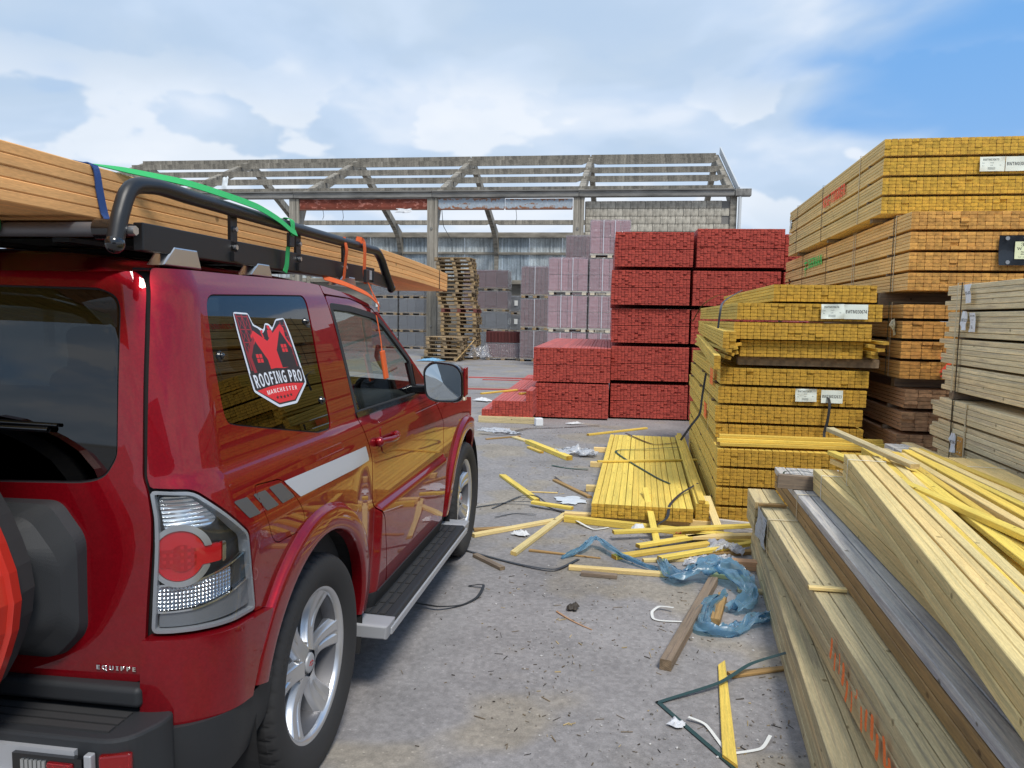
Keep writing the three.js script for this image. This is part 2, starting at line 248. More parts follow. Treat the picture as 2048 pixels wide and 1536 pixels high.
  part(shed, 'torn_sheet', crumple(0.25, 0.6, 0.10, 14, 10).rotateX(1.3).translate(-9.7, 7.05, -2.0), std({ color: lin(0.62, 0.66, 0.68), roughness: 0.6, side: THREE.DoubleSide }));
}
function strapBlack() { return std({ color: lin(0.02, 0.02, 0.022), roughness: 0.6 }); }

// ================================================================== pallets
const palletTex = weathered(900);
const palletWood = [[0.54, 0.39, 0.22], [0.44, 0.32, 0.19], [0.62, 0.43, 0.20], [0.34, 0.26, 0.17]].map((c) => std({ color: lin(c[0], c[1], c[2]), map: palletTex, roughness: 0.9 })), palletRed = std({ color: lin(0.16, 0.05, 0.04), roughness: 0.9 });
const PW = 1.36, PD = 1.0, boardT = new RoundedBoxGeometry(PW, 0.02, 0.10, 1, 0.003), boardC = new RoundedBoxGeometry(0.11, 0.02, PD, 1, 0.003), blockG = new RoundedBoxGeometry(0.13, 0.078, 0.12, 1, 0.005);
function pallet(label, x, y, z, yaw, mats, group) {
  const p = thing('pallet', label, 'pallet', group), r = rng(Math.round(y * 999 + x * 77)); p.position.set(x, y, z); p.rotation.y = R(yaw);
  const mm = () => mats[Math.floor(r() * mats.length)];
  for (const bz of [-0.45, 0, 0.45]) { part(p, 'bottom_board', boardT, mm()).position.set(0, 0.011, bz); for (const bx of [-0.6, 0, 0.6]) part(p, 'block', blockG, mm()).position.set(bx, 0.061, bz); }
  for (const bx of [-0.6, 0, 0.6]) part(p, 'cross_board', boardC, mm()).position.set(bx, 0.111, 0);
  for (let k = 0; k < 6; k++) if (r() > 0.04) part(p, 'top_board', boardT, mm()).position.set((r() - 0.5) * 0.02, 0.132, -0.45 + k * 0.18);
  return p;
}
{
  const ord = ['first', 'second', 'third', 'fourth', 'fifth', 'sixth', 'seventh', 'eighth', 'ninth', 'tenth', 'eleventh', 'twelfth', 'thirteenth', 'fourteenth', 'fifteenth', 'sixteenth', 'seventeenth', 'eighteenth', 'nineteenth', 'twentieth', 'twenty-first', 'twenty-second', 'twenty-third', 'twenty-fourth', 'twenty-fifth', 'twenty-sixth'];
  const r = rng(61), W = palletWood;
  for (let k = 0; k < 26; k++) { const up = k > 13; pallet(`${k === 12 ? 'dark red' : 'weathered'} pallet, ${ord[25 - k]} from the top of the tall pallet stack`, -1.96 + (up ? -0.10 : 0.02) + (k > 22 ? -0.10 : 0) + (r() - 0.5) * 0.08, k * 0.1435 + 0.001, -28.9 + (r() - 0.5) * 0.08, -8 + (r() - 0.5) * 7, k === 12 ? [palletRed] : k % 4 === 3 ? [W[2], W[0]] : [W[0], W[1], W[3]], 'pallets of the tall stack'); }
  for (let k = 0; k < 6; k++) pallet(`weathered pallet, ${k ? ord[k] : 'lowest'}${k ? ' from the ground' : ''} in the low leaning pallet stack`, -2.42 + [-0.08, 0.0, 0.03, 0.08, 0.06, 0.10][k], k * 0.1435 + 0.001, -27.65 + (r() - 0.5) * 0.1, -8 + (r() - 0.5) * 10, [W[0], W[1], W[3]], 'pallets of the low stack');
}
// ================================================================== wrapped packs of tiles and blocks
const filmBump = dataTex(256, 256, (u, v, o) => { o[0] = o[1] = o[2] = 0.5 * fbm(u * 4, v * 26, 951, 4, 4, 26) + 0.5 * Math.abs(fbm(u * 9 + v * 3, v * 9, 952, 4, 9, 9) - 0.5) * 2; }, { srgb: false });
const film = phy({ color: lin(0.86, 0.87, 0.90), roughness: 0.16, transmission: 0.86, thickness: 0, ior: 1.45, bumpMap: filmBump, bumpScale: 0.03, side: THREE.DoubleSide });
const streaks = dataTex(512, 512, (u, v, o) => { const a = smooth(0.55, 0.8, fbm(u * 40, v * 2, 961, 4, 40, 2)), b = smooth(0.6, 0.85, fbm(u * 2, v * 46, 962, 3, 2, 46)); o[0] = o[1] = o[2] = 0.80 + 0.16 * a + 0.12 * b; });
function wrapped(label, category, group, x, y, z, yaw, w, h, d, col, cols, rows, opt = {}) {
  const p = thing(opt.name ?? 'wrapped_pack', label, category, group); p.position.set(x, y, z); p.rotation.y = R(-yaw);
  const base = opt.base ?? 0.13, m = [0.88, 1.0, 1.12].map((f) => std({ color: lin(col[0] * f, col[1] * f, col[2] * f), map: streaks, roughness: 0.8 })), r = rng(Math.round(x * 31 + y * 17 + 900));
  const bg = new RoundedBoxGeometry(w / cols - 0.012, (h - base - 0.02) / rows - 0.012, d - 0.02, 1, 0.008);
  for (let i = 0; i < cols; i++) for (let j = 0; j < rows; j++) part(p, opt.piece ?? 'tile_stack', bg, m[Math.floor(r() * 3)]).position.set((i + 0.5) * w / cols, base + (j + 0.5) * (h - base - 0.02) / rows, -d / 2);
  if (base > 0.02) { const pale = opt.pale ? std({ color: lin(0.62, 0.54, 0.40), roughness: 0.85 }) : palletWood[0]; part(p, 'pallet_deck', new THREE.BoxGeometry(w, 0.03, d).translate(w / 2, base - 0.018, -d / 2), pale); for (const k of [0.08, 0.5, 0.92]) part(p, 'pallet_foot', new THREE.BoxGeometry(0.14, base - 0.035, d).translate(w * k, (base - 0.035) / 2 + 0.001, -d / 2), pale); }
  if (!opt.bare) { const b = new MB(), N = 12, e = 0.015, id = {}; const P2 = (u, v, f) => V(u * (w + 2 * e) - e, base - 0.06 + v * (h - base + 0.08), f); const grid = (fn) => { const ids = []; for (let j = 0; j <= N; j++) for (let i = 0; i <= N; i++) { const q = fn(i / N, j / N), k = (vn(i * 1.7 + x * 3, j * 1.7 + y * 5, 33) - 0.5) * 0.03; q.p.addScaledVector(q.n, k); ids.push(b.v(q.p, q.n, i / N, j / N)); } for (let j = 0; j < N; j++) for (let i = 0; i < N; i++) { const a = ids[j * (N + 1) + i], c = a + 1, dd = a + N + 1, f = dd + 1; b.tri(a, c, f); b.tri(a, f, dd); } };
    grid((u, v) => ({ p: P2(u, v, e), n: V(0, 0, 1) })); grid((u, v) => ({ p: V(-e, base - 0.06 + v * (h - base + 0.08), -d - e + u * (d + 2 * e)), n: V(-1, 0, 0) })); grid((u, v) => ({ p: V(w + e, base - 0.06 + v * (h - base + 0.08), e - u * (d + 2 * e)), n: V(1, 0, 0) })); grid((u, v) => ({ p: V(u * (w + 2 * e) - e, h + e + 0.005, e - v * (d + 2 * e)), n: V(0, 1, 0) }));
    const g = b.geo(); g.computeVertexNormals(); part(p, 'plastic_wrap', g, film); }
  if (opt.tag) part(p, 'paper_tag', new THREE.BoxGeometry(0.16, 0.24, 0.004).translate(w * 0.22, h * 0.62, 0.04), std({ color: lin(0.75, 0.76, 0.74), roughness: 0.7 }));
  for (const k of opt.straps ?? []) part(p, 'strap', new THREE.BoxGeometry(0.02, h - base, 0.004).translate(w * k, base + (h - base) / 2, 0.035), std({ color: lin(0.6, 0.62, 0.66), roughness: 0.5 }));
  return p;
}
{
  const pink = [0.62, 0.30, 0.315], plum = [0.24, 0.085, 0.085], slate = [0.15, 0.165, 0.18], lv = ['bottom', 'second', 'third', 'top'];
  for (let k = 0; k < 3; k++) wrapped(`pink tile pack in clear film, ${lv[k]} of the left pink column`, 'tile pack', 'pink tile packs', 1.10, k * 1.163, -24.5, 8, 1.22, 1.15, 1.1, pink, 4, 2, { pale: true, straps: [0.33, 0.62] });
  for (let k = 0; k < 4; k++) wrapped(`pink tile pack in clear film, ${lv[k]} of the tall pink column by the red packs`, 'tile pack', 'pink tile packs', 2.37, k * 1.163, -24.32, 8, 1.22, 1.15, 1.1, pink, 4, 2, { pale: true, straps: [0.33, 0.62] });
  for (let k = 0; k < 3; k++) wrapped(`dark plum tile pack in film, ${['bottom', 'middle', 'top'][k]} of the column left of the pink packs`, 'tile pack', 'plum tile packs', 0.27, k * 1.15, -28.0, 8, 1.0, 1.12, 1.0, plum, 7, 1, { straps: [0.5] });
  wrapped('dark plum tile pack in film standing high behind the pink packs', 'tile pack', 'plum tile packs', 1.86, 3.42, -28.0, 8, 0.98, 1.12, 1.0, plum, 7, 1); for (let k = 0; k < 3; k++) wrapped(`dark plum tile pack hidden behind the pink column, ${['bottom', 'middle', 'upper'][k]}`, 'tile pack', 'plum tile packs', 1.86, k * 1.14, -28.0, 8, 0.98, 1.11, 1.0, plum, 5, 1);
  wrapped('wrapped ribbed plum tile pack on the ground beside the pallets', 'tile pack', 'plum tile packs', -1.02, 0, -28.6, 6, 1.32, 0.62, 1.0, [0.30, 0.13, 0.14], 16, 1, { base: 0.10 });
  wrapped('open row of dark red tiles standing on the wrapped pack by the pallets', 'tile pack', 'plum tile packs', -1.0, 0.64, -28.62, 6, 1.28, 0.44, 0.9, [0.155, 0.035, 0.032], 24, 1, { base: 0.0, bare: true, piece: 'tile', name: 'tile_row' });
  single('film_bundle', crumple(0.8, 0.5, 0.75, 31, 14).translate(-1.25, 0, -28.3), film, 'clear film heaped against the pallets and the plum tile pack', 'plastic film');
  for (let k = 0; k < 4; k++) { wrapped(`grey block pack in film, ${lv[k]} of the left column inside the shed`, 'block pack', 'grey packs inside the shed', -6.75, k * 0.80, -37.0, 8.7, 1.25, 0.78, 1.1, slate, 3, 1, { tag: k === 2 }); wrapped(`grey block pack in film, ${lv[k]} of the second column inside the shed`, 'block pack', 'grey packs inside the shed', -5.42, k * 0.80, -36.8, 8.7, 1.20, 0.78, 1.1, slate, 3, 1); }
  for (let k = 0; k < 4; k++) { wrapped(`${k > 1 ? 'plum' : 'grey'} pack in loose film behind the tall pallets, ${lv[k]} of its column`, 'block pack', 'grey packs inside the shed', -2.25, k * 0.92, -35.0, 8.7, 2.0, 0.90, 1.1, k > 1 ? plum : slate, 4, 1); }
  for (let k = 0; k < 3; k++) wrapped(`dark slate pack with a white tag inside the shed, ${['bottom', 'middle', 'top'][k]} of three`, 'block pack', 'grey packs inside the shed', -0.15, k * 0.86 + 0.0, -36.2, 8.7, 1.3, 0.84, 1.1, slate, 1, 1, { tag: true });
  single('blue_tarp', crumple(0.9, 0.4, 0.16, 44, 16).translate(-2.85, 0.003, -27.0), std({ color: lin(0.16, 0.36, 0.55), roughness: 0.5, side: THREE.DoubleSide }), 'crumpled light blue plastic sheet lying before the low pallet stack', 'plastic sheet');
  const st = single('propped_lath', timber(1.1, 0.02, 0.05, { seed: 3 }), palletWood[2], 'pale lath propped against the low pallet stack', 'lath'); st.position.set(-2.0, 0.002, -26.95); st.rotation.set(0, R(40), R(42), 'YXZ');
}

// ================================================================== a grey warehouse behind the camera: it shows in the car's mirror and glass
{
  const w = thing('warehouse', 'grey corrugated warehouse behind the viewer, seen only as a reflection', 'warehouse'); w.position.set(3.0, 0, 17); w.rotation.y = R(-8);
  const wall = std({ color: lin(0.20, 0.21, 0.22), roughness: 0.7 }), roof = std({ color: lin(0.26, 0.27, 0.28), roughness: 0.8 });
  part(w, 'wall', new THREE.BoxGeometry(16, 5.2, 0.3).translate(6, 2.601, 0), wall); part(w, 'wall', new THREE.BoxGeometry(0.3, 5.2, 20).translate(-1.86, 2.601, 10.2), wall); part(w, 'wall', new THREE.BoxGeometry(0.3, 5.2, 20).translate(13.85, 2.601, 10.2), wall); part(w, 'wall', new THREE.BoxGeometry(16, 5.2, 0.3).translate(6, 2.601, 20.36), wall);
  const s = new THREE.Shape([[-2.3, 5.21], [6, 7.4], [14.3, 5.21], [14.3, 5.05], [-2.3, 5.05]].map(([a, b]) => new THREE.Vector2(a, b))); part(w, 'roof', new THREE.ExtrudeGeometry(s, { depth: 21.2, bevelEnabled: false }).translate(0, 0.16, -0.4), roof);
  part(w, 'roller_door', new THREE.BoxGeometry(4.2, 4.0, 0.1).translate(4, 2.002, -0.21), std({ color: lin(0.10, 0.14, 0.20), roughness: 0.5 }));
}

// ================================================================== timber
const grainTex = (seed, knots, weather) => {
  const soft = weather === 0 ? 0.45 : 1;
  const r = rng(seed), K = [...Array(knots)].map(() => [r(), r(), 0.0025 + r() * 0.0045, 0.008 + r() * 0.013, r()]);
  return dataTex(1024, 512, (u, v, o) => {
    let warp = 0, dark = 0;
    for (const [ku, kv, a, b] of K) { let du = u - ku, dv = v - kv; du -= Math.round(du); dv -= Math.round(dv); const e = Math.exp(-((du / (a * 2.6)) ** 2)), d = (du / a) ** 2 + (dv / b) ** 2; warp += e * Math.sign(dv) * 0.035 * Math.exp(-Math.abs(dv) / (b * 1.6)); if (d < 4) dark = Math.max(dark, smooth(1.5, 0.6, d) * (0.75 + 0.25 * Math.sin(d * 9))); }
    const vv = v + warp + (fbm(u * 4, v * 3, seed + 1, 3, 4, 3) - 0.5) * 0.05;
    const ring = fbm(u * 3, vv * 64, seed + 2, 3, 3, 64), fine = vn(u * 26, vv * 180, seed + 3, 26, 180), blot = fbm(u * 6, v * 5, seed + 4, 4, 6, 5), pore = vn(u * 160, v * 400, seed + 6, 160, 400);
    let k = 0.86 + (ring - 0.5) * 0.17 * soft + (fine - 0.5) * 0.09 * soft + (blot - 0.5) * 0.10 + (pore - 0.5) * 0.10 - dark * 0.30;
    const s = weather * smooth(0.50, 0.75, fbm(u * 7 + 2, v * 60, seed + 8, 3, 7, 60)); k -= s * 0.13;
    o[0] = k * (1 + 0.02 * (blot - 0.5)); o[1] = k * (1 - 0.03 * dark - 0.05 * (ring - 0.5)); o[2] = k * (1 - 0.10 * dark + s * 0.04 - 0.10 * (ring - 0.5));
  });
};
const sideTex = [grainTex(101, 12, 0.15), grainTex(202, 9, 0.1)], sideOld = [grainTex(303, 14, 0.9), grainTex(404, 10, 0.8)];
const sideClean = [grainTex(606, 8, 0), grainTex(707, 6, 0)];
const endTex = dataTex(256, 256, (u, v, o, i, j) => { const cx = 0.5, cy = -0.6, d = Math.hypot(u - cx, v - cy) * 26 + fbm(u * 5, v * 5, 71, 3, 5, 5) * 1.6, rg = 0.5 + 0.5 * Math.sin(d * 6.28), sp = hash(i, j, 72), bl = fbm(u * 8, v * 8, 73, 4, 8, 8); const k = 0.72 + 0.14 * rg + 0.14 * (sp - 0.5) + 0.42 * (bl - 0.5); o[0] = k; o[1] = k * 0.98; o[2] = k * 0.95; });
function wood(side, end, { old = false, rough = 0.78, vary = 0.10, hue = 0.04 } = {}, seed = 5) {
  const r = rng(seed), out = [];
  for (let k = 0; k < 5; k++) {
    const f = 1 + (r() - 0.5) * 2 * vary, h = (r() - 0.5) * 2 * hue, fe = 1 + (r() - 0.5) * 3.4 * vary, t = (old === 'clean' ? sideClean : old ? sideOld : sideTex)[k % 2];
    out.push([std({ color: lin(side[0] * f / 0.70, side[1] * f * (1 - h) / 0.70, side[2] * f * (1 - 2 * h) / 0.70), map: t, bumpMap: t, bumpScale: old === 'clean' ? 0.0002 : old ? 0.0012 : 0.0006, roughness: rough }), std({ color: lin(end[0] * fe / 0.52, end[1] * fe * (1 - h) / 0.52, end[2] * fe / 0.52), map: endTex, bumpMap: endTex, bumpScale: 0.001, roughness: 0.9 })]);
  }
  return out;
}
const WOOD = {
  yellow: wood([0.68, 0.47, 0.085], [0.385, 0.232, 0.030], { vary: 0.10 }, 11),
  bright: wood([0.72, 0.52, 0.095], [0.44, 0.28, 0.04], { vary: 0.08 }, 12),
  tan: wood([0.76, 0.545, 0.225], [0.46, 0.285, 0.040], { vary: 0.08 }, 13),
  orange: wood([0.78, 0.485, 0.185], [0.46, 0.240, 0.065], { vary: 0.10 }, 14),
  strapped: wood([0.58, 0.33, 0.105], [0.44, 0.22, 0.055], { vary: 0.12 }, 15),
  brown: wood([0.50, 0.29, 0.16], [0.36, 0.21, 0.115], { vary: 0.12 }, 16),
  red: wood([0.48, 0.100, 0.085], [0.335, 0.052, 0.040], { vary: 0.13, rough: 0.55 }, 17),
  treated: wood([0.54, 0.44, 0.24], [0.42, 0.33, 0.17], { old: true, vary: 0.12 }, 19),
  pale: wood([0.74, 0.61, 0.375], [0.50, 0.40, 0.24], { old: true, vary: 0.10 }, 20),
  umber: wood([0.34, 0.205, 0.075], [0.30, 0.19, 0.08], { old: true, vary: 0.10 }, 21),
  grey: wood([0.54, 0.52, 0.485], [0.30, 0.26, 0.20], { old: true, vary: 0.14 }, 22),
  cream: wood([0.70, 0.54, 0.235], [0.55, 0.40, 0.15], { vary: 0.09 }, 23),
  load: wood([0.82, 0.43, 0.160], [0.84, 0.43, 0.14], { old: 'clean', vary: 0.09, hue: 0.06 }, 24),
  drab: wood([0.22, 0.165, 0.115], [0.20, 0.15, 0.10], { old: true, vary: 0.12 }, 25),
};
const pool = {};
function variant(l, h, w, k, o = {}) { const key = [l, h, w, k, JSON.stringify(o)].join(); return pool[key] ??= timber(l, h, w, { seed: k + 1, ...o }); }
const strapMat = { black: std({ color: lin(0.018, 0.019, 0.021), roughness: 0.4 }), green: std({ color: lin(0.012, 0.070, 0.050), roughness: 0.45 }), white: std({ color: lin(0.70, 0.70, 0.66), roughness: 0.5 }), teal: std({ color: lin(0.010, 0.045, 0.042), roughness: 0.4 }), cream: std({ color: lin(0.60, 0.52, 0.36), roughness: 0.5 }) };
// a frame at a pack's near left foot: x runs away along the timber, z to the right
function place(o, x, y, z, yaw, pitch = 0) { o.position.set(x, y, z); o.rotation.set(0, R(90 - yaw), R(pitch), 'YXZ'); return o; }
// layers: [{rows, cols, dx, dz, dy, wood, skip}], bottom first; every piece a mesh, the ones past 300 (farthest from the left) joined
function pack(name, label, group, at, yaw, { l, bw, bh, layers, w = 'yellow', gap = 0.019, jit = 0.012, seed = 1, limit = 300, lath = true, category = 'timber pack', piece = 'batten', pitch = 0, small = false, lens = 0, plankGap = 0, rough = 0.14 }) {
  const g = place(thing(name, label, category, group), ...at, yaw, pitch), r = rng(seed * 101 + 7), all = []; let y = 0;
  layers.forEach((L, k) => {
    const wz = (L.bw ?? bw), hh = (L.bh ?? bh), cols = L.cols, ll = L.l ?? l; y += L.dy ?? 0;
    for (let c = 0; c < cols; c++) for (let q = 0; q < L.rows; q++) {
      if (L.skip && L.skip(c, q)) continue;
      const pair = plankGap ? 0 : Math.floor(c / 2) * 0.0015;
      all.push({ x: (L.dx ?? 0) + (r() - 0.5) * 2 * jit * (r() < 0.08 ? 1.0 : rough), y: y + q * hh, z: (L.dz ?? 0) + (c + 0.5) * wz + pair + (r() - 0.5) * 0.0015, h: hh - 0.0024 - (plankGap ? 0.0015 : 0), w: wz - 0.0023 - plankGap - (r() < 0.2 ? 0.0015 : 0), l: ll - (lens ? Math.floor(r() * 4) * lens : 0), m: Math.floor(r() * 5), v: Math.floor(r() * 6), wd: L.wood ? (typeof L.wood === 'function' ? L.wood(c, q) : L.wood) : w, c, ry: (r() - 0.5) * 0.002 });
    }
    if (lath && k < layers.length - 1 && gap > 0.01) for (const t of [0.10, 0.5, 0.9]) { const m = part(g, 'lath', variant(cols * wz * 0.98, gap - 0.001, 0.032, 1), WOOD.drab[k % 5]); m.position.set((L.dx ?? 0) + ll * t, y + L.rows * hh, (L.dz ?? 0)); m.rotation.y = -Math.PI / 2; }
    y += L.rows * hh + (k < layers.length - 1 ? gap : 0);
  });
  all.sort((a, b) => a.c - b.c);
  const rest = {};
  all.forEach((b, i) => {
    if (!small && i < limit) { const m = part(g, piece, variant(b.l, b.h, b.w, b.v), WOOD[b.wd][b.m]); m.position.set(b.x, b.y, b.z); m.rotation.y = b.ry; }
    else (rest[b.wd + ':' + b.m] ??= new MB()).add(variant(b.l, b.h, b.w, b.v), M4(b.x, b.y, b.z, b.ry));
  });
  for (const k in rest) { const [wd, m] = k.split(':'); part(g, piece + 's', rest[k].geo(), WOOD[wd][+m], 'stuff'); }
  g.userData.top = y; return g;
}
const band = (g, x, z0, z1, y0, y1, mat, wd = 0.016) => { const t = 0.0012, b = new MB(); b.box([x, (y0 + y1) / 2, z0 - t], [wd, y1 - y0 + 2 * t, t]); b.box([x, (y0 + y1) / 2, z1 + t], [wd, y1 - y0 + 2 * t, t]); b.box([x, y1 + t, (z0 + z1) / 2], [wd, t, z1 - z0 + 2 * t]); b.box([x, y0 - t, (z0 + z1) / 2], [wd, t, z1 - z0 + 2 * t]); return part(g, 'strap', b.geo(), strapMat[mat]); };
// paper labels
function paperTex(w, h, draw, bg = '#dfe6dc') { const c = document.createElement('canvas'); c.width = w; c.height = h; const x = c.getContext('2d'); x.fillStyle = bg; x.fillRect(0, 0, w, h); draw(x, w, h); const t = new THREE.CanvasTexture(c); t.colorSpace = THREE.SRGBColorSpace; return t; }
function sheetGeo(w, h, curl, seed) { const b = new MB(), n = 10, m = 6, id = []; for (let j = 0; j <= m; j++) for (let i = 0; i <= n; i++) { const u = i / n, v = j / m, f = (vn(u * 3 + seed, v * 3, seed) - 0.3) * curl * (0.3 + Math.abs(v - 0.5) + Math.abs(u - 0.5)); id.push(b.v(V((u - 0.5) * w, (v - 0.5) * h, 0.002 + Math.max(0, f)), V(0, 0, 1), u, v)); } for (let j = 0; j < m; j++) for (let i = 0; i < n; i++) { const a = id[j * (n + 1) + i], c = a + 1, d = a + n + 1, e = d + 1; b.tri(a, c, e); b.tri(a, e, d); } const g = b.geo(); g.computeVertexNormals(); return g; }
const ink = '#1d2020';
const printed = (big, sub = true) => paperTex(512, 256, (x, w, h) => { x.fillStyle = ink; x.textAlign = 'center'; x.textBaseline = 'middle'; x.font = 'bold 84px sans-serif'; x.save(); x.translate(w / 2, h * 0.50); x.scale(Math.min(1, 470 / x.measureText(big).width), 1); x.fillText(big, 0, 0); x.restore(); });
const form = (big) => paperTex(512, 256, (x, w, h) => { x.fillStyle = '#3c4240'; x.textBaseline = 'middle'; x.font = 'bold 52px sans-serif'; x.fillText(big, 60, 52); x.font = '30px sans-serif'; x.fillText('Dim.', 40, 112); x.fillText('25x50', 205, 106); x.fillText('Pcs', 40, 160); x.fillText('4.80', 210, 152); x.fillText('No', 400, 150); for (let k = 0; k < 26; k++) { x.fillRect(160 + k * 6, 184, 1 + (k * 7) % 4, 48); } });
const paper = (t) => std({ map: t, roughness: 0.7 });
function endLabel(g, tex, w, h, x, y, z, seed, curl = 0.012, tilt = 0) { const m = part(g, 'label_sheet', sheetGeo(w, h, curl, seed), paper(tex)); m.position.set(x, y, z); m.rotation.set(0, -Math.PI / 2, tilt, 'YXZ'); return m; }     // on the near end
function sideLabel(g, tex, w, h, x, y, z, seed, curl = 0.012, tilt = 0) { const m = part(g, 'label_sheet', sheetGeo(w, h, curl, seed), paper(tex)); m.position.set(x, y, z); m.rotation.set(0, Math.PI, tilt, 'YXZ'); return m; }          // on the left face
// sprayed lettering on a left face
function sprayTex(w, h, draw) { const c = document.createElement('canvas'); c.width = w; c.height = h; const x = c.getContext('2d'); x.clearRect(0, 0, w, h); draw(x, w, h); const r = rng(w + h); x.globalCompositeOperation = 'destination-out'; for (let k = 0; k < 900; k++) { x.fillStyle = `rgba(0,0,0,${r() * 0.5})`; x.fillRect(r() * w, r() * h, 2 + r() * 10, 1 + r() * 4); } const t = new THREE.CanvasTexture(c); t.colorSpace = THREE.SRGBColorSpace; return t; }
function spray(g, tex, w, h, x, y, z, end = false) { const m = part(g, 'spray_marking', new THREE.PlaneGeometry(w, h), std({ map: tex, transparent: true, roughness: 0.7, side: THREE.DoubleSide })); m.position.set(x, y, z); m.rotation.y = end ? -Math.PI / 2 : Math.PI; return m; }

// ---- the yellow stack in the middle: bottom pack
const B = 0.052, H = 0.0272, LP = 0.157;
const L5 = (cols, o = {}) => ({ rows: 5, cols, ...o });
{
  const r = rng(77);
  const low = pack('batten_pack', 'greenish yellow batten pack at the foot of the middle yellow stack', 'yellow batten packs of the middle stack', [1.64, 0.0, -6.05], 9.5, { l: 3.6, bw: B, bh: H, w: 'yellow', gap: LP - 5 * H, seed: 3, layers: [{ rows: 4, cols: 22, dy: 0.03 }, L5(22), L5(22), L5(22)], jit: 0.008 });
  for (const t of [0.25, 1.8, 3.3]) { const m = part(low, 'bearer', variant(1.15, 0.028, 0.08, 2), WOOD.drab[1]); m.position.set(t, 0.001, 0.01); m.rotation.y = -Math.PI / 2; }
  // loose pieces lying across it
  for (const [x, y, z, l, ry, w] of [[0.05, 0.6265, 0.02, 1.30, -86, 'yellow'], [0.11, 0.6265, 0.0, 1.35, -88, 'tan'], [0.16, 0.6265, 0.03, 1.30, -90, 'yellow'], [0.08, 0.6545, 0.0, 1.32, -87, 'bright'], [0.14, 0.6545, 0.04, 1.25, -89, 'tan'], [0.12, 0.6825, 0.02, 1.25, -88, 'yellow']]) { const m = single('loose_batten', timber(l, 0.027, 0.05, { seed: Math.floor(x * 100 + y * 50) }), WOOD[w][Math.floor(r() * 5)], `${w === 'tan' ? 'tan' : w} crosswise batten on the bottom pack of the middle stack, ${y > 0.67 ? 'topmost' : y > 0.65 ? (x > 0.1 ? 'upper rear' : 'upper front') : x < 0.08 ? 'lower front' : x < 0.13 ? 'lower middle' : 'lower rear'}`, 'batten', 'battens laid crosswise on the bottom yellow pack'); const p = V(x, y, z).applyEuler(new THREE.Euler(0, R(90 - 9.5), 0)).add(V(1.64, 0, -6.05)); m.position.copy(p); m.rotation.y = R(90 - 9.5 + ry); }
  const up = pack('batten_pack', 'yellow batten pack labelled BWTM032633 in the middle stack', 'yellow batten packs of the middle stack', [1.70, 0.63, -6.36], 9.5, { l: 3.6, bw: B, bh: H, w: 'yellow', gap: LP - 5 * H, seed: 4, layers: [{ ...L5(22), rows: 4, dy: 0.027 }, L5(22, { dz: -0.01 }), L5(22, { dz: 0.01 }), L5(22, { dz: 0.02 })] });
  endLabel(up, form('BWTM032633'), 0.165, 0.105, -0.016, 0.40, 0.70, 3, 0.02, 0.02); endLabel(up, printed('BWTM032633'), 0.165, 0.105, -0.016, 0.395, 0.90, 5, 0.006);
  for (const [x, y, hh] of [[0.42, 0.50, 0.15], [0.95, 0.14, 0.16]]) spray(up, sprayTex(128, 128, (c, w, h) => { c.fillStyle = '#ff6a2a'; c.fillRect(6, 4, w - 12, h - 8); }), 0.32, hh, x, y, -0.0125);
  band(up, 0.62, -0.01, 1.17, 0.0, 0.626, 'cream', 0.012);
  // collapsed top pack: sheets of battens slid apart
  const bear = pack('bearer_timber', 'dark brown bearer lying under the collapsed top yellow pack', null, [1.86, 1.262, -6.36], 9.3, { l: 0.10, bw: 1.10, bh: 0.07, w: 'drab', layers: [{ rows: 1, cols: 1 }], category: 'bearer', piece: 'board' });
  const c1 = pack('batten_bundle', 'yellow batten bundle with ragged ends, lowest of the collapsed top pack', 'slid bundles of the collapsed yellow pack', [1.86, 1.335, -6.30], 9.0, { l: 3.6, bw: B, bh: H, w: 'yellow', seed: 5, layers: [L5(18, { dz: 0.0 })], jit: 0.02 });
  const c2 = pack('batten_bundle', 'yellow batten bundle second from the bottom of the collapsed pack', 'slid bundles of the collapsed yellow pack', [1.79, 1.478, -6.26], 9.0, { l: 3.6, bw: B, bh: H, w: 'yellow', seed: 6, layers: [L5(20)] });
  const c3 = pack('batten_bundle', 'yellow batten bundle labelled BWTM030674 near the top of the middle stack', 'slid bundles of the collapsed yellow pack', [1.81, 1.634, -6.26], 9.0, { l: 3.6, bw: B, bh: H, w: 'yellow', seed: 7, layers: [L5(21)] });
  endLabel(c3, form('BWTM030674'), 0.175, 0.115, -0.016, 0.075, 0.73, 8, 0.022, 0.02); endLabel(c3, printed('BWTM030674'), 0.175, 0.115, -0.016, 0.075, 0.905, 9, 0.006);
  const c4 = pack('batten_bundle', 'topmost yellow batten bundle of the middle stack, slid to the right', 'slid bundles of the collapsed yellow pack', [2.10, 1.786, -6.27], 9.0, { l: 3.6, bw: B, bh: H, w: 'yellow', seed: 8, layers: [L5(15)] });
  const c5 = pack('batten_bundle', 'two columns of yellow battens hanging off the left of the middle stack', null, [1.665, 1.405, -6.12], 10.5, { l: 3.5, bw: B, bh: H, w: 'yellow', seed: 9, layers: [{ rows: 5, cols: 2 }], pitch: 0.9 });
  const c6 = pack('batten_bundle', 'narrow column of yellow battens sagging down the left side of the stack', null, [1.565, 1.245, -5.98], 11.0, { l: 3.3, bw: B, bh: H, w: 'yellow', seed: 10, layers: [{ rows: 4, cols: 1 }], pitch: 1.7 });
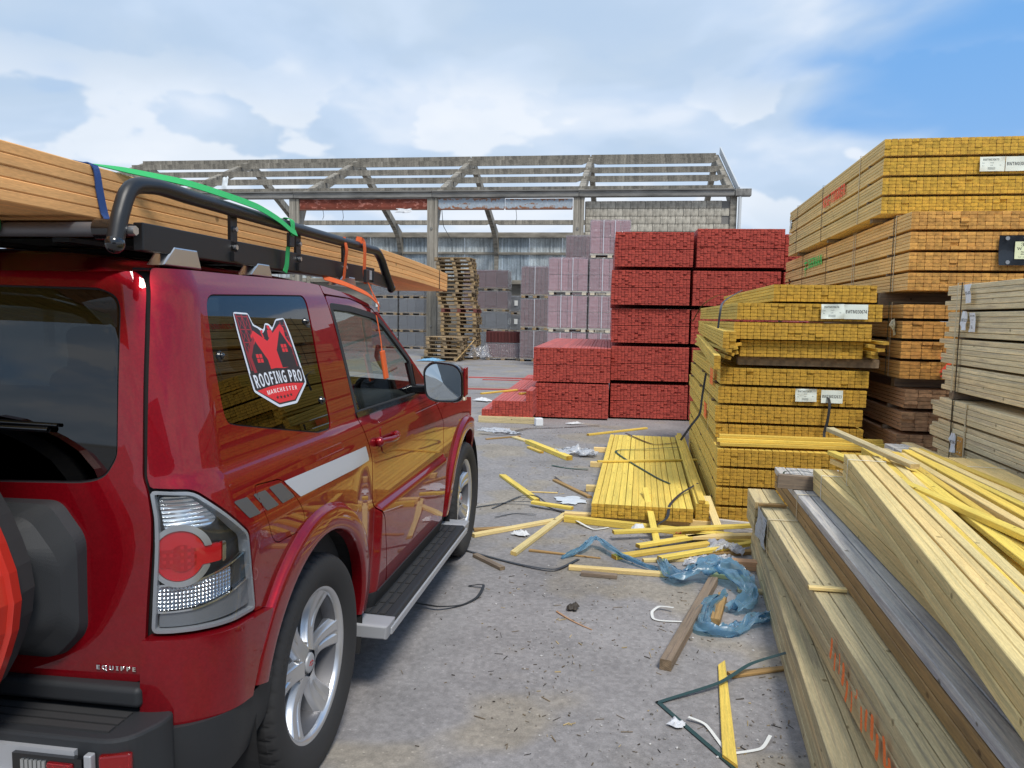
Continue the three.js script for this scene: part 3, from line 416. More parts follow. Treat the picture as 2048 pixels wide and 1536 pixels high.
  // tumbled ends at both sides of the lowest slid bundle
  for (const [x, y, z, rz, wd] of [[1.72, 1.315, -6.16, 14, 'yellow'], [1.75, 1.346, -6.18, 18, 'yellow'], [1.80, 1.352, -6.22, -12, 'yellow'], [1.79, 1.390, -6.2, -16, 'bright'], [1.83, 1.420, -6.24, -8, 'yellow'], [1.71, 1.375, -6.1, 8, 'yellow'], [2.84, 1.372, -6.05, 3, 'yellow'], [2.88, 1.400, -6.02, -4, 'yellow'], [2.82, 1.428, -6.06, 2, 'yellow'], [2.90, 1.455, -6.0, 0, 'yellow'], [2.85, 1.344, -6.06, 5, 'yellow']]) {
    const m = single('loose_batten', timber(3.3, 0.026, 0.05, { seed: Math.round(x * 97 + y * 31) }), WOOD[wd][Math.floor(r() * 5)], `${x < 2 ? 'tumbled yellow batten at the left edge of the collapsed pack' : 'yellow batten sticking out at the right edge of the collapsed pack'}, ${['lowest', 'second', 'third', 'fourth', 'fifth', 'highest'][x < 2 ? [1.315, 1.346, 1.352, 1.375, 1.39, 1.42].indexOf(y) : [1.344, 1.372, 1.4, 1.428, 1.455].indexOf(y)]} in height`, 'batten', x < 2 ? 'tumbled battens left of the collapsed pack' : 'battens right of the collapsed pack'); place(m, x, y, z, 9.2); m.rotateX(R(rz)); }
}
// ---- the flat yellow pile on bearers in front of it
{
  const g = pack('batten_pile', 'low flat pile of bright yellow battens on the ground before the middle stack', null, [0.645, 0.055, -6.0], 9.5, { l: 3.7, bw: B, bh: H, w: 'bright', layers: [{ rows: 4, cols: 15 }], jit: 0.012, seed: 21, category: 'timber pile' });
  const g2 = pack('batten_pile', 'row of yellow battens leaning against the right edge of the flat pile', null, [1.46, 0.055, -5.94], 9.3, { l: 3.6, bw: B, bh: H, w: 'bright', layers: [{ rows: 5, cols: 2 }, { rows: 1, cols: 1, dz: 0.02 }], gap: 0.002, lath: false, jit: 0.02, seed: 22, category: 'timber pile' });
  for (const [x, off, l] of [[0.10, -0.22, 1.15], [1.15, -0.12, 1.05], [2.35, -0.16, 1.1], [3.3, -0.18, 1.1]]) { const m = single('bearer', timber(l, 0.054, 0.07, { seed: 31 + x * 3 }), WOOD.tan[Math.round(x) % 5], `pale bearer poking out left of the flat yellow pile, ${['nearest', 'second', 'third', 'farthest'][Math.round(x)]} of four`, 'bearer', 'bearers under the flat yellow pile'); const p = V(x, 0.001, off).applyEuler(new THREE.Euler(0, R(80.5), 0)).add(V(0.645, 0, -6.0)); m.position.copy(p); m.rotation.y = R(80.5 - 90); }
}
// ---- right-hand stacks
const P = [
  ['timber_pack', 'brown weathered timber pack at the bottom of the right stack', [3.05, 0.06, -6.05], 9.0, { l: 3.6, bw: 0.100, bh: 0.0300, w: 'brown', layers: [{ rows: 5, cols: 11 }, { rows: 5, cols: 11 }, { rows: 5, cols: 11, dz: -0.01 }, { rows: 5, cols: 11 }, { rows: 5, cols: 11, dz: 0.03 }, { rows: 5, cols: 11, dz: 0.045 }], gap: 0.030, jit: 0.02, seed: 31, piece: 'board' }],
  ['timber_pack', 'orange timber pack with green straps and a sprayed figure 2 in the right stack', [3.03, 1.195, -6.02], 10.0, { l: 3.6, bw: 0.05, bh: H, w: 'strapped', layers: [L5(12, { bw: 0.075 }), L5(12, { bw: 0.075 }), L5(12, { bw: 0.075 }), { rows: 4, cols: 12, bw: 0.075 }], gap: LP - 5 * H, jit: 0.018, seed: 32, lens: 0 }],
  ['timber_pack', 'orange brown batten pack with the black covered label, second from the top', [3.07, 1.885, -6.06], 10.0, { l: 5.6, bw: 0.058, bh: H, w: 'orange', layers: [L5(21), L5(21), L5(21), L5(21)], gap: LP - 5 * H, jit: 0.012, seed: 33 }],
  ['timber_pack', 'yellow batten pack at the very top of the right stack with red sprayed letters', [3.035, 2.530, -6.50], 10.3, { l: 4.5, bw: 0.052, bh: H, w: 'tan', layers: [L5(23), L5(23), L5(23), L5(23)], gap: LP - 5 * H, jit: 0.010, seed: 34 }],
].map((a) => pack(a[0], a[1], 'packs of the tall right stack', a[2], a[3], a[4]));
{
  const [bn, or, p1, p0] = P;
  for (const [x, t] of [[0.35, 'green'], [0.27, 'cream']]) band(or, x, -0.004, 0.91, 0, 0.60, t, 0.014);
  spray(or, sprayTex(128, 256, (c, w, h) => { c.strokeStyle = '#ff5a3c'; c.lineWidth = 26; c.lineCap = 'round'; c.beginPath(); c.arc(64, 70, 36, Math.PI, 0.2); c.lineTo(36, 170); c.lineTo(100, 176); c.stroke(); c.beginPath(); c.moveTo(30, 210); c.lineTo(100, 225); c.lineWidth = 14; c.stroke(); }), 0.14, 0.25, -0.032, 0.11, 0.33, true);
  sideLabel(or, form('STORA'), 0.09, 0.13, 0.16, 0.40, -0.004, 17, 0.05, 0.15);
  for (const [x, c] of [[0.42, 'teal'], [0.36, 'cream'], [1.7, 'cream'], [1.63, 'cream'], [2.9, 'teal'], [4.3, 'black']]) band(p1, x, -0.003, 1.24, 0, 0.615, c, 0.014);
  for (const x of [0.75, 2.35, 3.9]) band(p0, x, -0.003, 1.22, 0, 0.615, x < 1 ? 'cream' : 'black', 0.014);
  spray(p0, sprayTex(1024, 220, (c, w, h) => { c.fillStyle = '#ff5a36'; c.font = 'bold 170px sans-serif'; c.textBaseline = 'middle'; c.save(); c.scale(1, 1.05); c.fillText('KSG-TIMBER', 10, h * 0.46, 1000); c.restore(); c.fillStyle = 'rgba(255,90,54,.35)'; c.fillRect(840, 190, 40, 26); }), 1.05, 0.20, 1.75, 0.40, -0.0145);
  spray(p1, sprayTex(1024, 300, (c, w, h) => { c.strokeStyle = '#32d264'; c.lineWidth = 22; c.lineCap = 'round'; const L = (...q) => { c.beginPath(); q.forEach(([a, b], i) => (i ? c.lineTo(a, b) : c.moveTo(a, b))); c.stroke(); }; L([40, 90], [200, 90]); L([120, 40], [120, 280]); L([60, 180], [180, 180]); c.font = 'bold 190px sans-serif'; c.fillStyle = '#32d264'; c.textBaseline = 'middle'; c.fillText('IGERMAN', 250, 120, 740); }), 1.15, 0.26, 3.6, 0.44, -0.0135);
  sideLabel(p0, form('KSG'), 0.14, 0.12, 4.35, 0.42, -0.003, 19, 0.02);
  sideLabel(p1, paperTex(128, 256, (x, w, h) => { x.fillStyle = '#16181c'; x.fillRect(0, 0, w, h); x.fillStyle = '#cfd6d2'; x.fillRect(30, 50, 70, 130); }), 0.10, 0.24, 5.2, 0.22, -0.003, 23, 0.04);
  endLabel(p0, form('BWTM030675'), 0.185, 0.115, -0.014, 0.385, 0.815, 12, 0.02, 0.0); endLabel(p0, printed('BWTM030675'), 0.185, 0.115, -0.014, 0.385, 1.005, 13, 0.008);
  const bag = part(p1, 'label_pouch', sheetGeo(0.46, 0.225, 0.03, 41), phy({ color: lin(0.012, 0.014, 0.018), roughness: 0.25, clearcoat: 0.5 })); bag.position.set(-0.018, 0.305, 0.855); bag.rotation.y = -Math.PI / 2;
  const tx = paperTex(512, 256, (x, w, h) => { x.fillStyle = ink; x.textBaseline = 'middle'; x.font = 'bold 70px serif'; x.fillText('390432', 60, 44); x.font = 'bold 52px serif'; x.fillText('W', 20, 104); x.font = '30px serif'; x.fillText('timber', 170, 100); x.font = 'bold 68px serif'; x.fillText('25x50', 60, 168); x.font = '26px serif'; x.fillText('kd  sawn  sf', 40, 226); }, '#dfe3ba');
  endLabel(p1, tx, 0.34, 0.13, -0.036, 0.305, 0.90, 6, 0.004);
  for (const [y, z] of [[0.395, 0.675], [0.40, 0.80], [0.215, 0.685]]) { const n = part(p1, 'pouch_washer', new THREE.CylinderGeometry(0.015, 0.015, 0.004, 18).rotateZ(Math.PI / 2), std({ color: lin(0.40, 0.42, 0.44), roughness: 0.3, metalness: 0.5 })); n.position.set(-0.040, y, z); }
  // bearers between the packs
  for (const [x, y, z, yaw, h] of [[3.12, 0.0005, -6.5, 9, 0.058], [3.5, 0.0005, -9.0, 9, 0.058], [3.12, 1.1115, -6.3, 9, 0.081], [3.5, 1.1115, -8.6, 9, 0.081], [3.16, 1.777, -6.7, 10, 0.106], [3.55, 1.777, -8.9, 10, 0.106], [3.12, 2.4945, -6.85, 10.5, 0.035], [3.45, 2.4945, -8.6, 10.5, 0.035], [3.75, 2.4945, -10.3, 10.5, 0.035]]) { const m = single('bearer', timber(1.12, h, 0.085, { seed: Math.round(x * 31 + y * 17) }), WOOD.drab[Math.round(x * 7) % 5], `dark bearer ${y < 0.1 ? 'on the ground under the brown pack' : y < 1.2 ? 'between the brown and the orange pack' : y < 2 ? 'under the orange brown pack' : 'under the topmost pack'} of the right stack, ${z > -7 ? 'front one' : z > -9.5 ? 'rear one' : 'rearmost one'}`, 'bearer', 'bearers in the tall right stack'); m.position.set(x, y, z); m.rotation.y = R(-yaw); }
}
// ---- pale boards stacked at the right edge, their long sides towards us
{
  const mk = (name, label, y0, rows, dx, seed, w = 'pale') => pack(name, label, 'pale board packs at the right edge', [3.085 - Math.sin(R(10)) * 3.6 + dx, y0, -5.62 + Math.cos(R(10)) * 3.6], 10, { l: 3.6, bw: 0.098, bh: 0.0345, w, layers: rows, gap: 0.014, jit: 0.02, seed, piece: 'board', lens: 0.05 });
  const g0 = mk('board_pack', 'pale board pack at the bottom right with a torn white label and a ply tag', 0.0, [{ rows: 4, cols: 6, dy: 0.06 }, { rows: 4, cols: 6 }, { rows: 4, cols: 6 }, { rows: 4, cols: 6, dz: 0.01 }, { rows: 4, cols: 6 }, { rows: 4, cols: 6, dz: -0.01 }, { rows: 4, cols: 6, dz: -0.01 }], 0.0, 51);
  const g1 = mk('board_pack', 'pale board pack at the right edge labelled PO-0081', 1.045, [{ rows: 5, cols: 6, dy: 0.12, dz: 0.0 }, { rows: 5, cols: 6 }, { rows: 5, cols: 6, dz: 0.01 }, { rows: 5, cols: 6, dz: 0.02 }], 0.02, 52);
  for (const [g, x, c, y0, y1] of [[g1, 3.20, 'black', 0.115, 0.86], [g1, 3.27, 'cream', 0.115, 0.86], [g0, 3.18, 'black', 0.05, 1.113], [g0, 2.95, 'cream', 0.05, 1.113]]) band(g, x, -0.016, 0.61, y0, y1, c, 0.018);
  const lab = (t, rot = '#e4e6ea') => paperTex(256, 320, (x, w, h) => { x.fillStyle = ink; x.textAlign = 'center'; x.font = 'bold 74px sans-serif'; x.fillText(t, w / 2, h * 0.55, 236); }, rot);
  const lab2 = paperTex(256, 320, (x, w, h) => { x.fillStyle = '#333'; x.font = 'bold 44px sans-serif'; x.textAlign = 'center'; x.fillText('WTL01295', w / 2, 70, 220); x.font = '30px sans-serif'; x.fillText('No  47x100', w / 2, 130, 200); x.fillText('55   -47-', w / 2, 175, 200); for (let k = 0; k < 14; k++) x.fillRect(90 + k * 6, 210, 1 + (k * 5) % 4, 60); }, '#e4e6ea');
  sideLabel(g1, lab('PO-0081'), 0.085, 0.125, 3.11, 0.785, -0.006, 61, 0.02, 0.05); sideLabel(g1, lab('WTL01295'), 0.075, 0.125, 3.14, 0.605, -0.006, 62, 0.025, -0.03); sideLabel(g1, lab2, 0.085, 0.125, 3.01, 0.595, -0.006, 63, 0.02, 0.0);
  sideLabel(g0, lab('WTL01467'), 0.075, 0.13, 3.12, 0.83, -0.016, 64, 0.03, 0.05);
  const ply = part(g0, 'ply_tag', new THREE.BoxGeometry(0.09, 0.12, 0.008), WOOD.orange[2][1]); ply.position.set(3.02, 0.82, -0.012);
  for (const z of [1, 2]) for (const [dx, dy] of [[-0.02, 0.035], [0.02, 0.035], [-0.02, -0.04], [0.02, -0.04]].slice(0, 2 * z)) { const n = part(g0, 'tag_nail', new THREE.SphereGeometry(0.004, 8, 6), strapMat.white); n.position.set(3.02 + dx, 0.82 + dy, -0.018); if (z === 1) n.position.y += 0.001; }
  const bb = single('bearer', timber(0.6, 0.050, 0.08, { seed: 5 }), WOOD.drab[0], 'dark square bearer between the two pale board packs', 'bearer'); bb.position.set(3.085 - 0.05, 1.113, -5.30); bb.rotation.y = R(-10);
}
// ---- red batten packs
{
  const cols = 22, rows = 10, red = (label, at, nl, wd = 0.052, rw = rows, seed = 1, top = false, lay = null) => pack('red_batten_pack', label, 'red batten packs', at, 7, { l: 5.4, bw: wd, bh: 0.0268, w: 'red', layers: lay ?? [{ rows: rw, cols: nl }, { rows: rw, cols: nl, wood: 'red' }], gap: 0.008, lath: false, jit: 0.022, rough: 0.28, seed, small: true });
  const lev = [0.03, 0.635, 1.24, 1.845, 2.45], nm = ['bottom', 'second', 'third', 'fourth', 'topmost'];
  lev.forEach((y, k) => { red(`dark red batten pack, ${nm[k]} of the five in the middle red column`, [1.585 + [0.01, 0.0, -0.005, -0.03, 0.015][k], y, -12.4 + [0, 0.03, -0.02, 0.05, 0][k]], 23, 0.0525, rows, 100 + k); });
  lev.forEach((y, k) => { red(`dark red batten pack, ${nm[k]} of the five in the red column behind the yellow stack`, [2.83 + [0.0, 0.02, 0.0, -0.01, 0.04][k], y, -12.25 + [0, 0.03, -0.02, 0.04, 0][k]], 25, 0.0525, k === 4 ? 11 : rows, 120 + k); });
  [0, 3, 4].forEach((k) => red(`dark red batten pack, ${['bottom', '', '', 'second highest', 'topmost'][k]} of the rightmost red column`, [4.22, lev[k] - (k === 4 ? 0.02 : 0) , -12.15], 12, 0.0525, rows, 140 + k));
  [1, 2].forEach((k) => red(`dark red batten pack, ${['', 'second', 'third'][k]} from the ground in the rightmost red column`, [4.22, lev[k], -12.15], 12, 0.0525, rows, 150 + k));
  red('red batten pack on the ground at the left of the red columns', [0.375, 0.03, -12.3], 22, 0.0525, rows, 160); red('red batten pack with its pale pink top in view, left of the columns', [0.335, 0.60, -12.3], 23, 0.0525, rows, 161, true);
  // low red pile in front on the left
  const lp = pack('red_batten_pile', 'low red batten pile on pale bearers beside the red packs', null, [-0.46, 0.098, -11.75], 7, { l: 5.4, bw: 0.052, bh: 0.0268, w: 'red', layers: [{ rows: 4, cols: 15 }, { rows: 5, cols: 12, dz: 0.16 }, { rows: 6, cols: 2, dz: 0.68 }], gap: 0.002, lath: false, jit: 0.015, seed: 170, category: 'timber pile' });
  for (const [x, z, y] of [[-0.50, -11.72, 0.0005], [-0.50, -11.72, 0.049], [-0.05, -14.1, 0.0005], [0.12, -16.6, 0.0005]]) { const m = single('bearer', timber(0.86, z < -12 ? 0.094 : 0.048, 0.09, { seed: Math.round(-z * 9 + y * 99) }), WOOD.treated[2], z < -12 ? `pale bearer under the ${z < -15 ? 'far' : 'middle'} part of the low red pile` : `pale bearer under the front end of the low red pile, ${y > 0.01 ? 'upper' : 'lower'} of two`, 'bearer', z < -12 ? 'rear bearers of the low red pile' : 'front bearers of the low red pile'); m.position.set(x, y, z - 0.03); m.rotation.y = R(-7); }
  const wb = single('white_block', new RoundedBoxGeometry(0.115, 0.115, 0.12, 3, 0.012).rotateY(0.2).translate(0.41, 0.059, -11.45), std({ color: lin(0.72, 0.74, 0.76), roughness: 0.7 }), 'white plastic block on the ground beside the low red pile', 'block');
  for (const [x, z, l, a] of [[-1.05, -13.4, 1.4, 3], [-0.9, -15.9, 1.5, 5], [-0.75, -19.5, 1.9, 4]]) { const m = single('loose_batten', timber(l, 0.025, 0.045, { seed: Math.round(l * 77) }), WOOD.red[1], ['thin red batten resting across the low red pile near its front', 'thin red batten resting across the middle of the low red pile', 'thin red batten lying beyond the far end of the low red pile'][[1.4, 1.5, 1.9].indexOf(l)], 'batten', 'thin red battens'); m.position.set(x, z < -18 ? 0.001 : z < -14 ? 0.342 : 0.342, z); m.rotation.y = R(-a); }
  for (const [x, y, z, l, a] of [[-0.50, 0.343, -12.55, 0.95, 52], [0.13, 0.343, -12.65, 0.36, 50]]) { const m = single('loose_batten', timber(l, 0.026, 0.05, { seed: Math.round(l * 50) }), WOOD.bright[2], l > 0.5 ? 'long yellow batten lying on the low red pile' : 'short yellow batten offcut on the low red pile', 'batten'); m.position.set(x, y, z); m.rotation.y = R(a); }
}
// ---- the big heap at the right foreground
{
  const P2 = (name, label, x, y, z, yaw, o) => pack(name, label, 'packs of the foreground heap', [x, y, z], yaw, { lath: false, gap: 0.004, jit: 0.05, plankGap: 0.0010, ...o });
  const dirx = (yaw, l) => Math.sin(R(yaw)) * l, dirz = (yaw, l) => -Math.cos(R(yaw)) * l;
  const far = (x, z, yaw, l) => [x - dirx(yaw, l), z - dirz(yaw, l)];
  let [x, z] = far(1.72, -5.38, 12.6, 5.1);
  P2('timber_pack', 'grey green treated timber pack on the ground at the edge of the foreground heap', x, 0.002, z, 12.6, { l: 5.1, bw: 0.098, bh: 0.052, w: 'treated', layers: [{ rows: 4, cols: 5 }], seed: 201, piece: 'plank', lens: 0.0 });
  [x, z] = far(1.63, -4.98, 9.6, 4.8);
  const a1 = P2('timber_pack', 'treated timber pack with orange spray marks on its side in the heap', x, 0.222, z, 9.6, { l: 4.8, bw: 0.065, bh: 0.054, w: 'treated', layers: [{ rows: 4, cols: 6 }], seed: 202, piece: 'plank' });
  [x, z] = far(1.68, -5.34, 10.5, 0.5);
  band(a1, 4.35, -0.004, 0.392, -0.002, 0.219, 'cream', 0.012); sideLabel(a1, paperTex(256, 256, (c, w, h) => { const r = rng(9); for (let k = 0; k < 90; k++) { c.fillStyle = `rgba(60,66,70,${r() * 0.35})`; c.fillRect(r() * w, r() * h, r() * 60, r() * 16); } }, '#aeb4ba'), 0.36, 0.19, 4.56, 0.11, -0.004, 71, 0.02);
  spray(a1, sprayTex(1024, 160, (c, w, h) => { c.strokeStyle = '#ff7a30'; c.lineCap = 'round'; const r = rng(3); for (let k = 0; k < 22; k++) { c.lineWidth = 6 + r() * 22; const a = 20 + k * 46, b = 26 + r() * 70; c.beginPath(); c.moveTo(a, b); c.quadraticCurveTo(a + 20 * (r() - 0.3), b + 30, a + 30 * (r() - 0.4), b + 30 + r() * 50); c.stroke(); } }), 1.35, 0.16, 2.05, 0.115, -0.0135);
  const lb = P2('timber_pack', 'short treated timber bundle at the far end of the heap', ...(() => { const [a, b] = far(1.70, -5.44, 10.5, 0.44); return [a, 0.224, b]; })(), 10.5, { l: 0.42, bw: 0.095, bh: 0.053, w: 'treated', layers: [{ rows: 4, cols: 2 }], seed: 203, piece: 'plank' });
  [x, z] = far(2.25, -5.45, 10.2, 4.8);
  P2('timber_pack', 'treated timber pack buried under the middle of the foreground heap', x, 0.002, z, 10.2, { l: 4.8, bw: 0.10, bh: 0.054, w: 'treated', layers: [{ rows: 8, cols: 7 }], seed: 204, piece: 'plank' });
  [x, z] = far(1.885, -5.42, 10.4, 4.6);
  const bm = P2('timber_pack', 'brown sided timber pack with a silver grey weathered top in the heap', x, 0.444, z, 10.4, { l: 4.6, bw: 0.072, bh: 0.05, w: 'umber', layers: [{ rows: 2, cols: 14 }, { rows: 1, cols: 14, wood: 'grey', bw: 0.072, bh: 0.046 }], seed: 205, piece: 'plank' });
  band(bm, 3.7, -0.004, 1.02, -0.002, 0.152, 'cream', 0.012);
  const cross = single('cross_plank', timber(0.40, 0.085, 0.045, { seed: 66 }), WOOD.drab[2], 'short dark brown plank lying across the grey topped timber in the heap', 'plank'); cross.position.set(1.66, 0.597, -4.72); cross.rotation.set(0, R(-12), R(-1.5), 'YXZ');
  [x, z] = far(1.845, -4.63, 10.1, 4.4);
  const c1 = P2('timber_bundle', 'pale yellow timber bundle with a white strap, lowest on the heap', x, 0.600, z, 10.1, { l: 4.4, bw: 0.046, bh: 0.046, w: 'cream', layers: [{ rows: 3, cols: 5 }], seed: 206, piece: 'plank', category: 'timber bundle' });
  band(c1, 4.16, -0.003, 0.236, -0.001, 0.139, 'white', 0.008);
  const c2 = P2('timber_bundle', 'pale yellow timber bundle lying askew on top of the foreground heap', ...(() => { const d = V(1.90 - 1.25, 0.0, -4.33 + 2.06).normalize(); return [1.90 - d.x * 4.2, 0.742, -4.36 - d.z * 4.2]; })(), 16.0, { l: 4.2, bw: 0.037, bh: 0.046, w: 'cream', layers: [{ rows: 3, cols: 5 }], seed: 207, piece: 'plank', category: 'timber bundle' });
  band(c2, 3.98, -0.003, 0.184, -0.001, 0.139, 'white', 0.008);
  [x, z] = far(2.52, -4.55, 12.0, 3.6);
  const d = P2('timber_bundle', 'tan timber bundle with white straps against the pale board packs', x, 0.700, z, 12.0, { l: 3.6, bw: 0.088, bh: 0.070, w: 'tan', layers: [{ rows: 2, cols: 3 }], seed: 208, piece: 'plank', category: 'timber bundle' });
  for (const t of [3.28, 2.4]) band(d, t, -0.003, 0.268, -0.001, 0.141, 'white', 0.008);
  [x, z] = far(2.58, -5.28, 8.0, 4.2);
  const e = P2('timber_bundle', 'weathered grey timber bundle behind the yellow planks of the heap', x, 0.600, z, 8.0, { l: 4.2, bw: 0.05, bh: 0.05, w: 'grey', layers: [{ rows: 4, cols: 3 }], seed: 209, piece: 'plank', category: 'timber bundle' });
  band(e, 4.0, -0.003, 0.153, -0.001, 0.201, 'white', 0.008);
  // single planks thrown over the heap: far end, near end (top centre line), height, width
  const loose = [
    ['tan plank beside the askew bundle on the heap', 'tan', [2.13, 0.78, -4.40], [1.46, 0.76, -2.0], 0.045, 0.075], ['bright yellow plank running to the right of the askew bundle', 'bright', [2.20, 0.80, -4.50], [1.66, 0.80, -2.1], 0.045, 0.05], ['long bright yellow plank crossing the heap towards the right edge', 'bright', [2.20, 0.855, -4.72], [1.78, 0.845, -2.4], 0.045, 0.055], ['yellow plank under the long bright plank on the heap', 'yellow', [2.30, 0.79, -4.80], [1.94, 0.79, -2.5], 0.045, 0.075], ['cream plank in the middle of the heap', 'cream', [2.36, 0.80, -4.95], [2.08, 0.80, -2.7], 0.045, 0.09], ['weathered plank next to the grey bundle on the heap', 'treated', [2.47, 0.80, -5.05], [2.22, 0.81, -2.8], 0.045, 0.05], ['treated plank poking out beyond the grey bundle', 'treated', [2.76, 0.80, -5.32], [2.56, 0.80, -3.6], 0.045, 0.07],
    ['weathered plank end sticking up above the heap', 'treated', [2.02, 0.962, -4.84], [2.10, 0.90, -3.95], 0.026, 0.05, 0], ['yellow plank end beside the askew bundle', 'bright', [1.97, 0.84, -4.68], [1.84, 0.885, -2.6], 0.026, 0.05], ['yellow plank end poking out to the left behind the bundles', 'cream', [1.96, 0.80, -4.62], [2.02, 0.80, -3.0], 0.03, 0.045],
    ['tan plank lying low in the right part of the heap', 'tan', [2.42, 0.72, -4.6], [1.92, 0.72, -1.9], 0.05, 0.12], ['cream plank lying low between the yellow planks', 'cream', [2.18, 0.72, -4.3], [1.72, 0.72, -1.8], 0.05, 0.14], ['yellow plank lying low near the askew bundle', 'yellow', [2.07, 0.70, -4.1], [1.60, 0.70, -1.7], 0.05, 0.10], ['tan plank beside the low cream plank', 'tan', [2.30, 0.66, -4.4], [1.84, 0.66, -1.8], 0.05, 0.12],
  ];
  for (let k = 0; k < 9; k++) loose.push([`thin bright yellow batten fanned over the heap, ${['first', 'second', 'third', 'fourth', 'fifth', 'sixth', 'seventh', 'eighth', 'ninth'][k]} from the askew bundle`, ['bright', 'cream', 'bright', 'yellow', 'cream', 'bright', 'bright', 'cream', 'yellow'][k], [2.12 + k * 0.052 + (k % 3) * 0.01, 0.862 - k * 0.002 + (k % 2) * 0.012, -4.35 - k * 0.055], [1.44 + k * 0.105, 0.845 - (k % 2) * 0.012, -2.05 - (k % 4) * 0.06], 0.024, 0.040 + (k % 3) * 0.006]);
  loose.forEach(([label, w, A, Bp, h, wd, ext = 1.2], k) => { const a = V(...A), b = V(...Bp), l = a.distanceTo(b) + ext, dv = a.clone().sub(b).normalize(), m = single('loose_plank', timber(l, h, wd, { seed: 300 + k, seg: 6, bow: (k % 3 - 1) * 0.012 }), WOOD[w][k % 5], label, 'plank', 'planks thrown over the foreground heap'); const X = dv, Z = X.clone().cross(V(0, 1, 0)).normalize(), Y = Z.clone().cross(X); m.quaternion.setFromRotationMatrix(new THREE.Matrix4().makeBasis(X, Y, Z)); m.position.copy(a.clone().addScaledVector(dv, -l).addScaledVector(Y, -h)); });
  for (const [label, px, py, pz, l, ry, w] of [['short lath across the far end of the treated pack', 1.60, 0.4405, -4.87, 0.17, -8, 'umber'], ['small pale lath across the treated timber by the brown beams', 1.335, 0.4405, -3.34, 0.16, -10, 'cream']]) { const m = single('lath', timber(l, 0.016, 0.03, { seed: Math.round(px * 50) }), WOOD[w][1], label, 'lath'); m.position.set(px, py, pz); m.rotation.y = R(ry); }
}

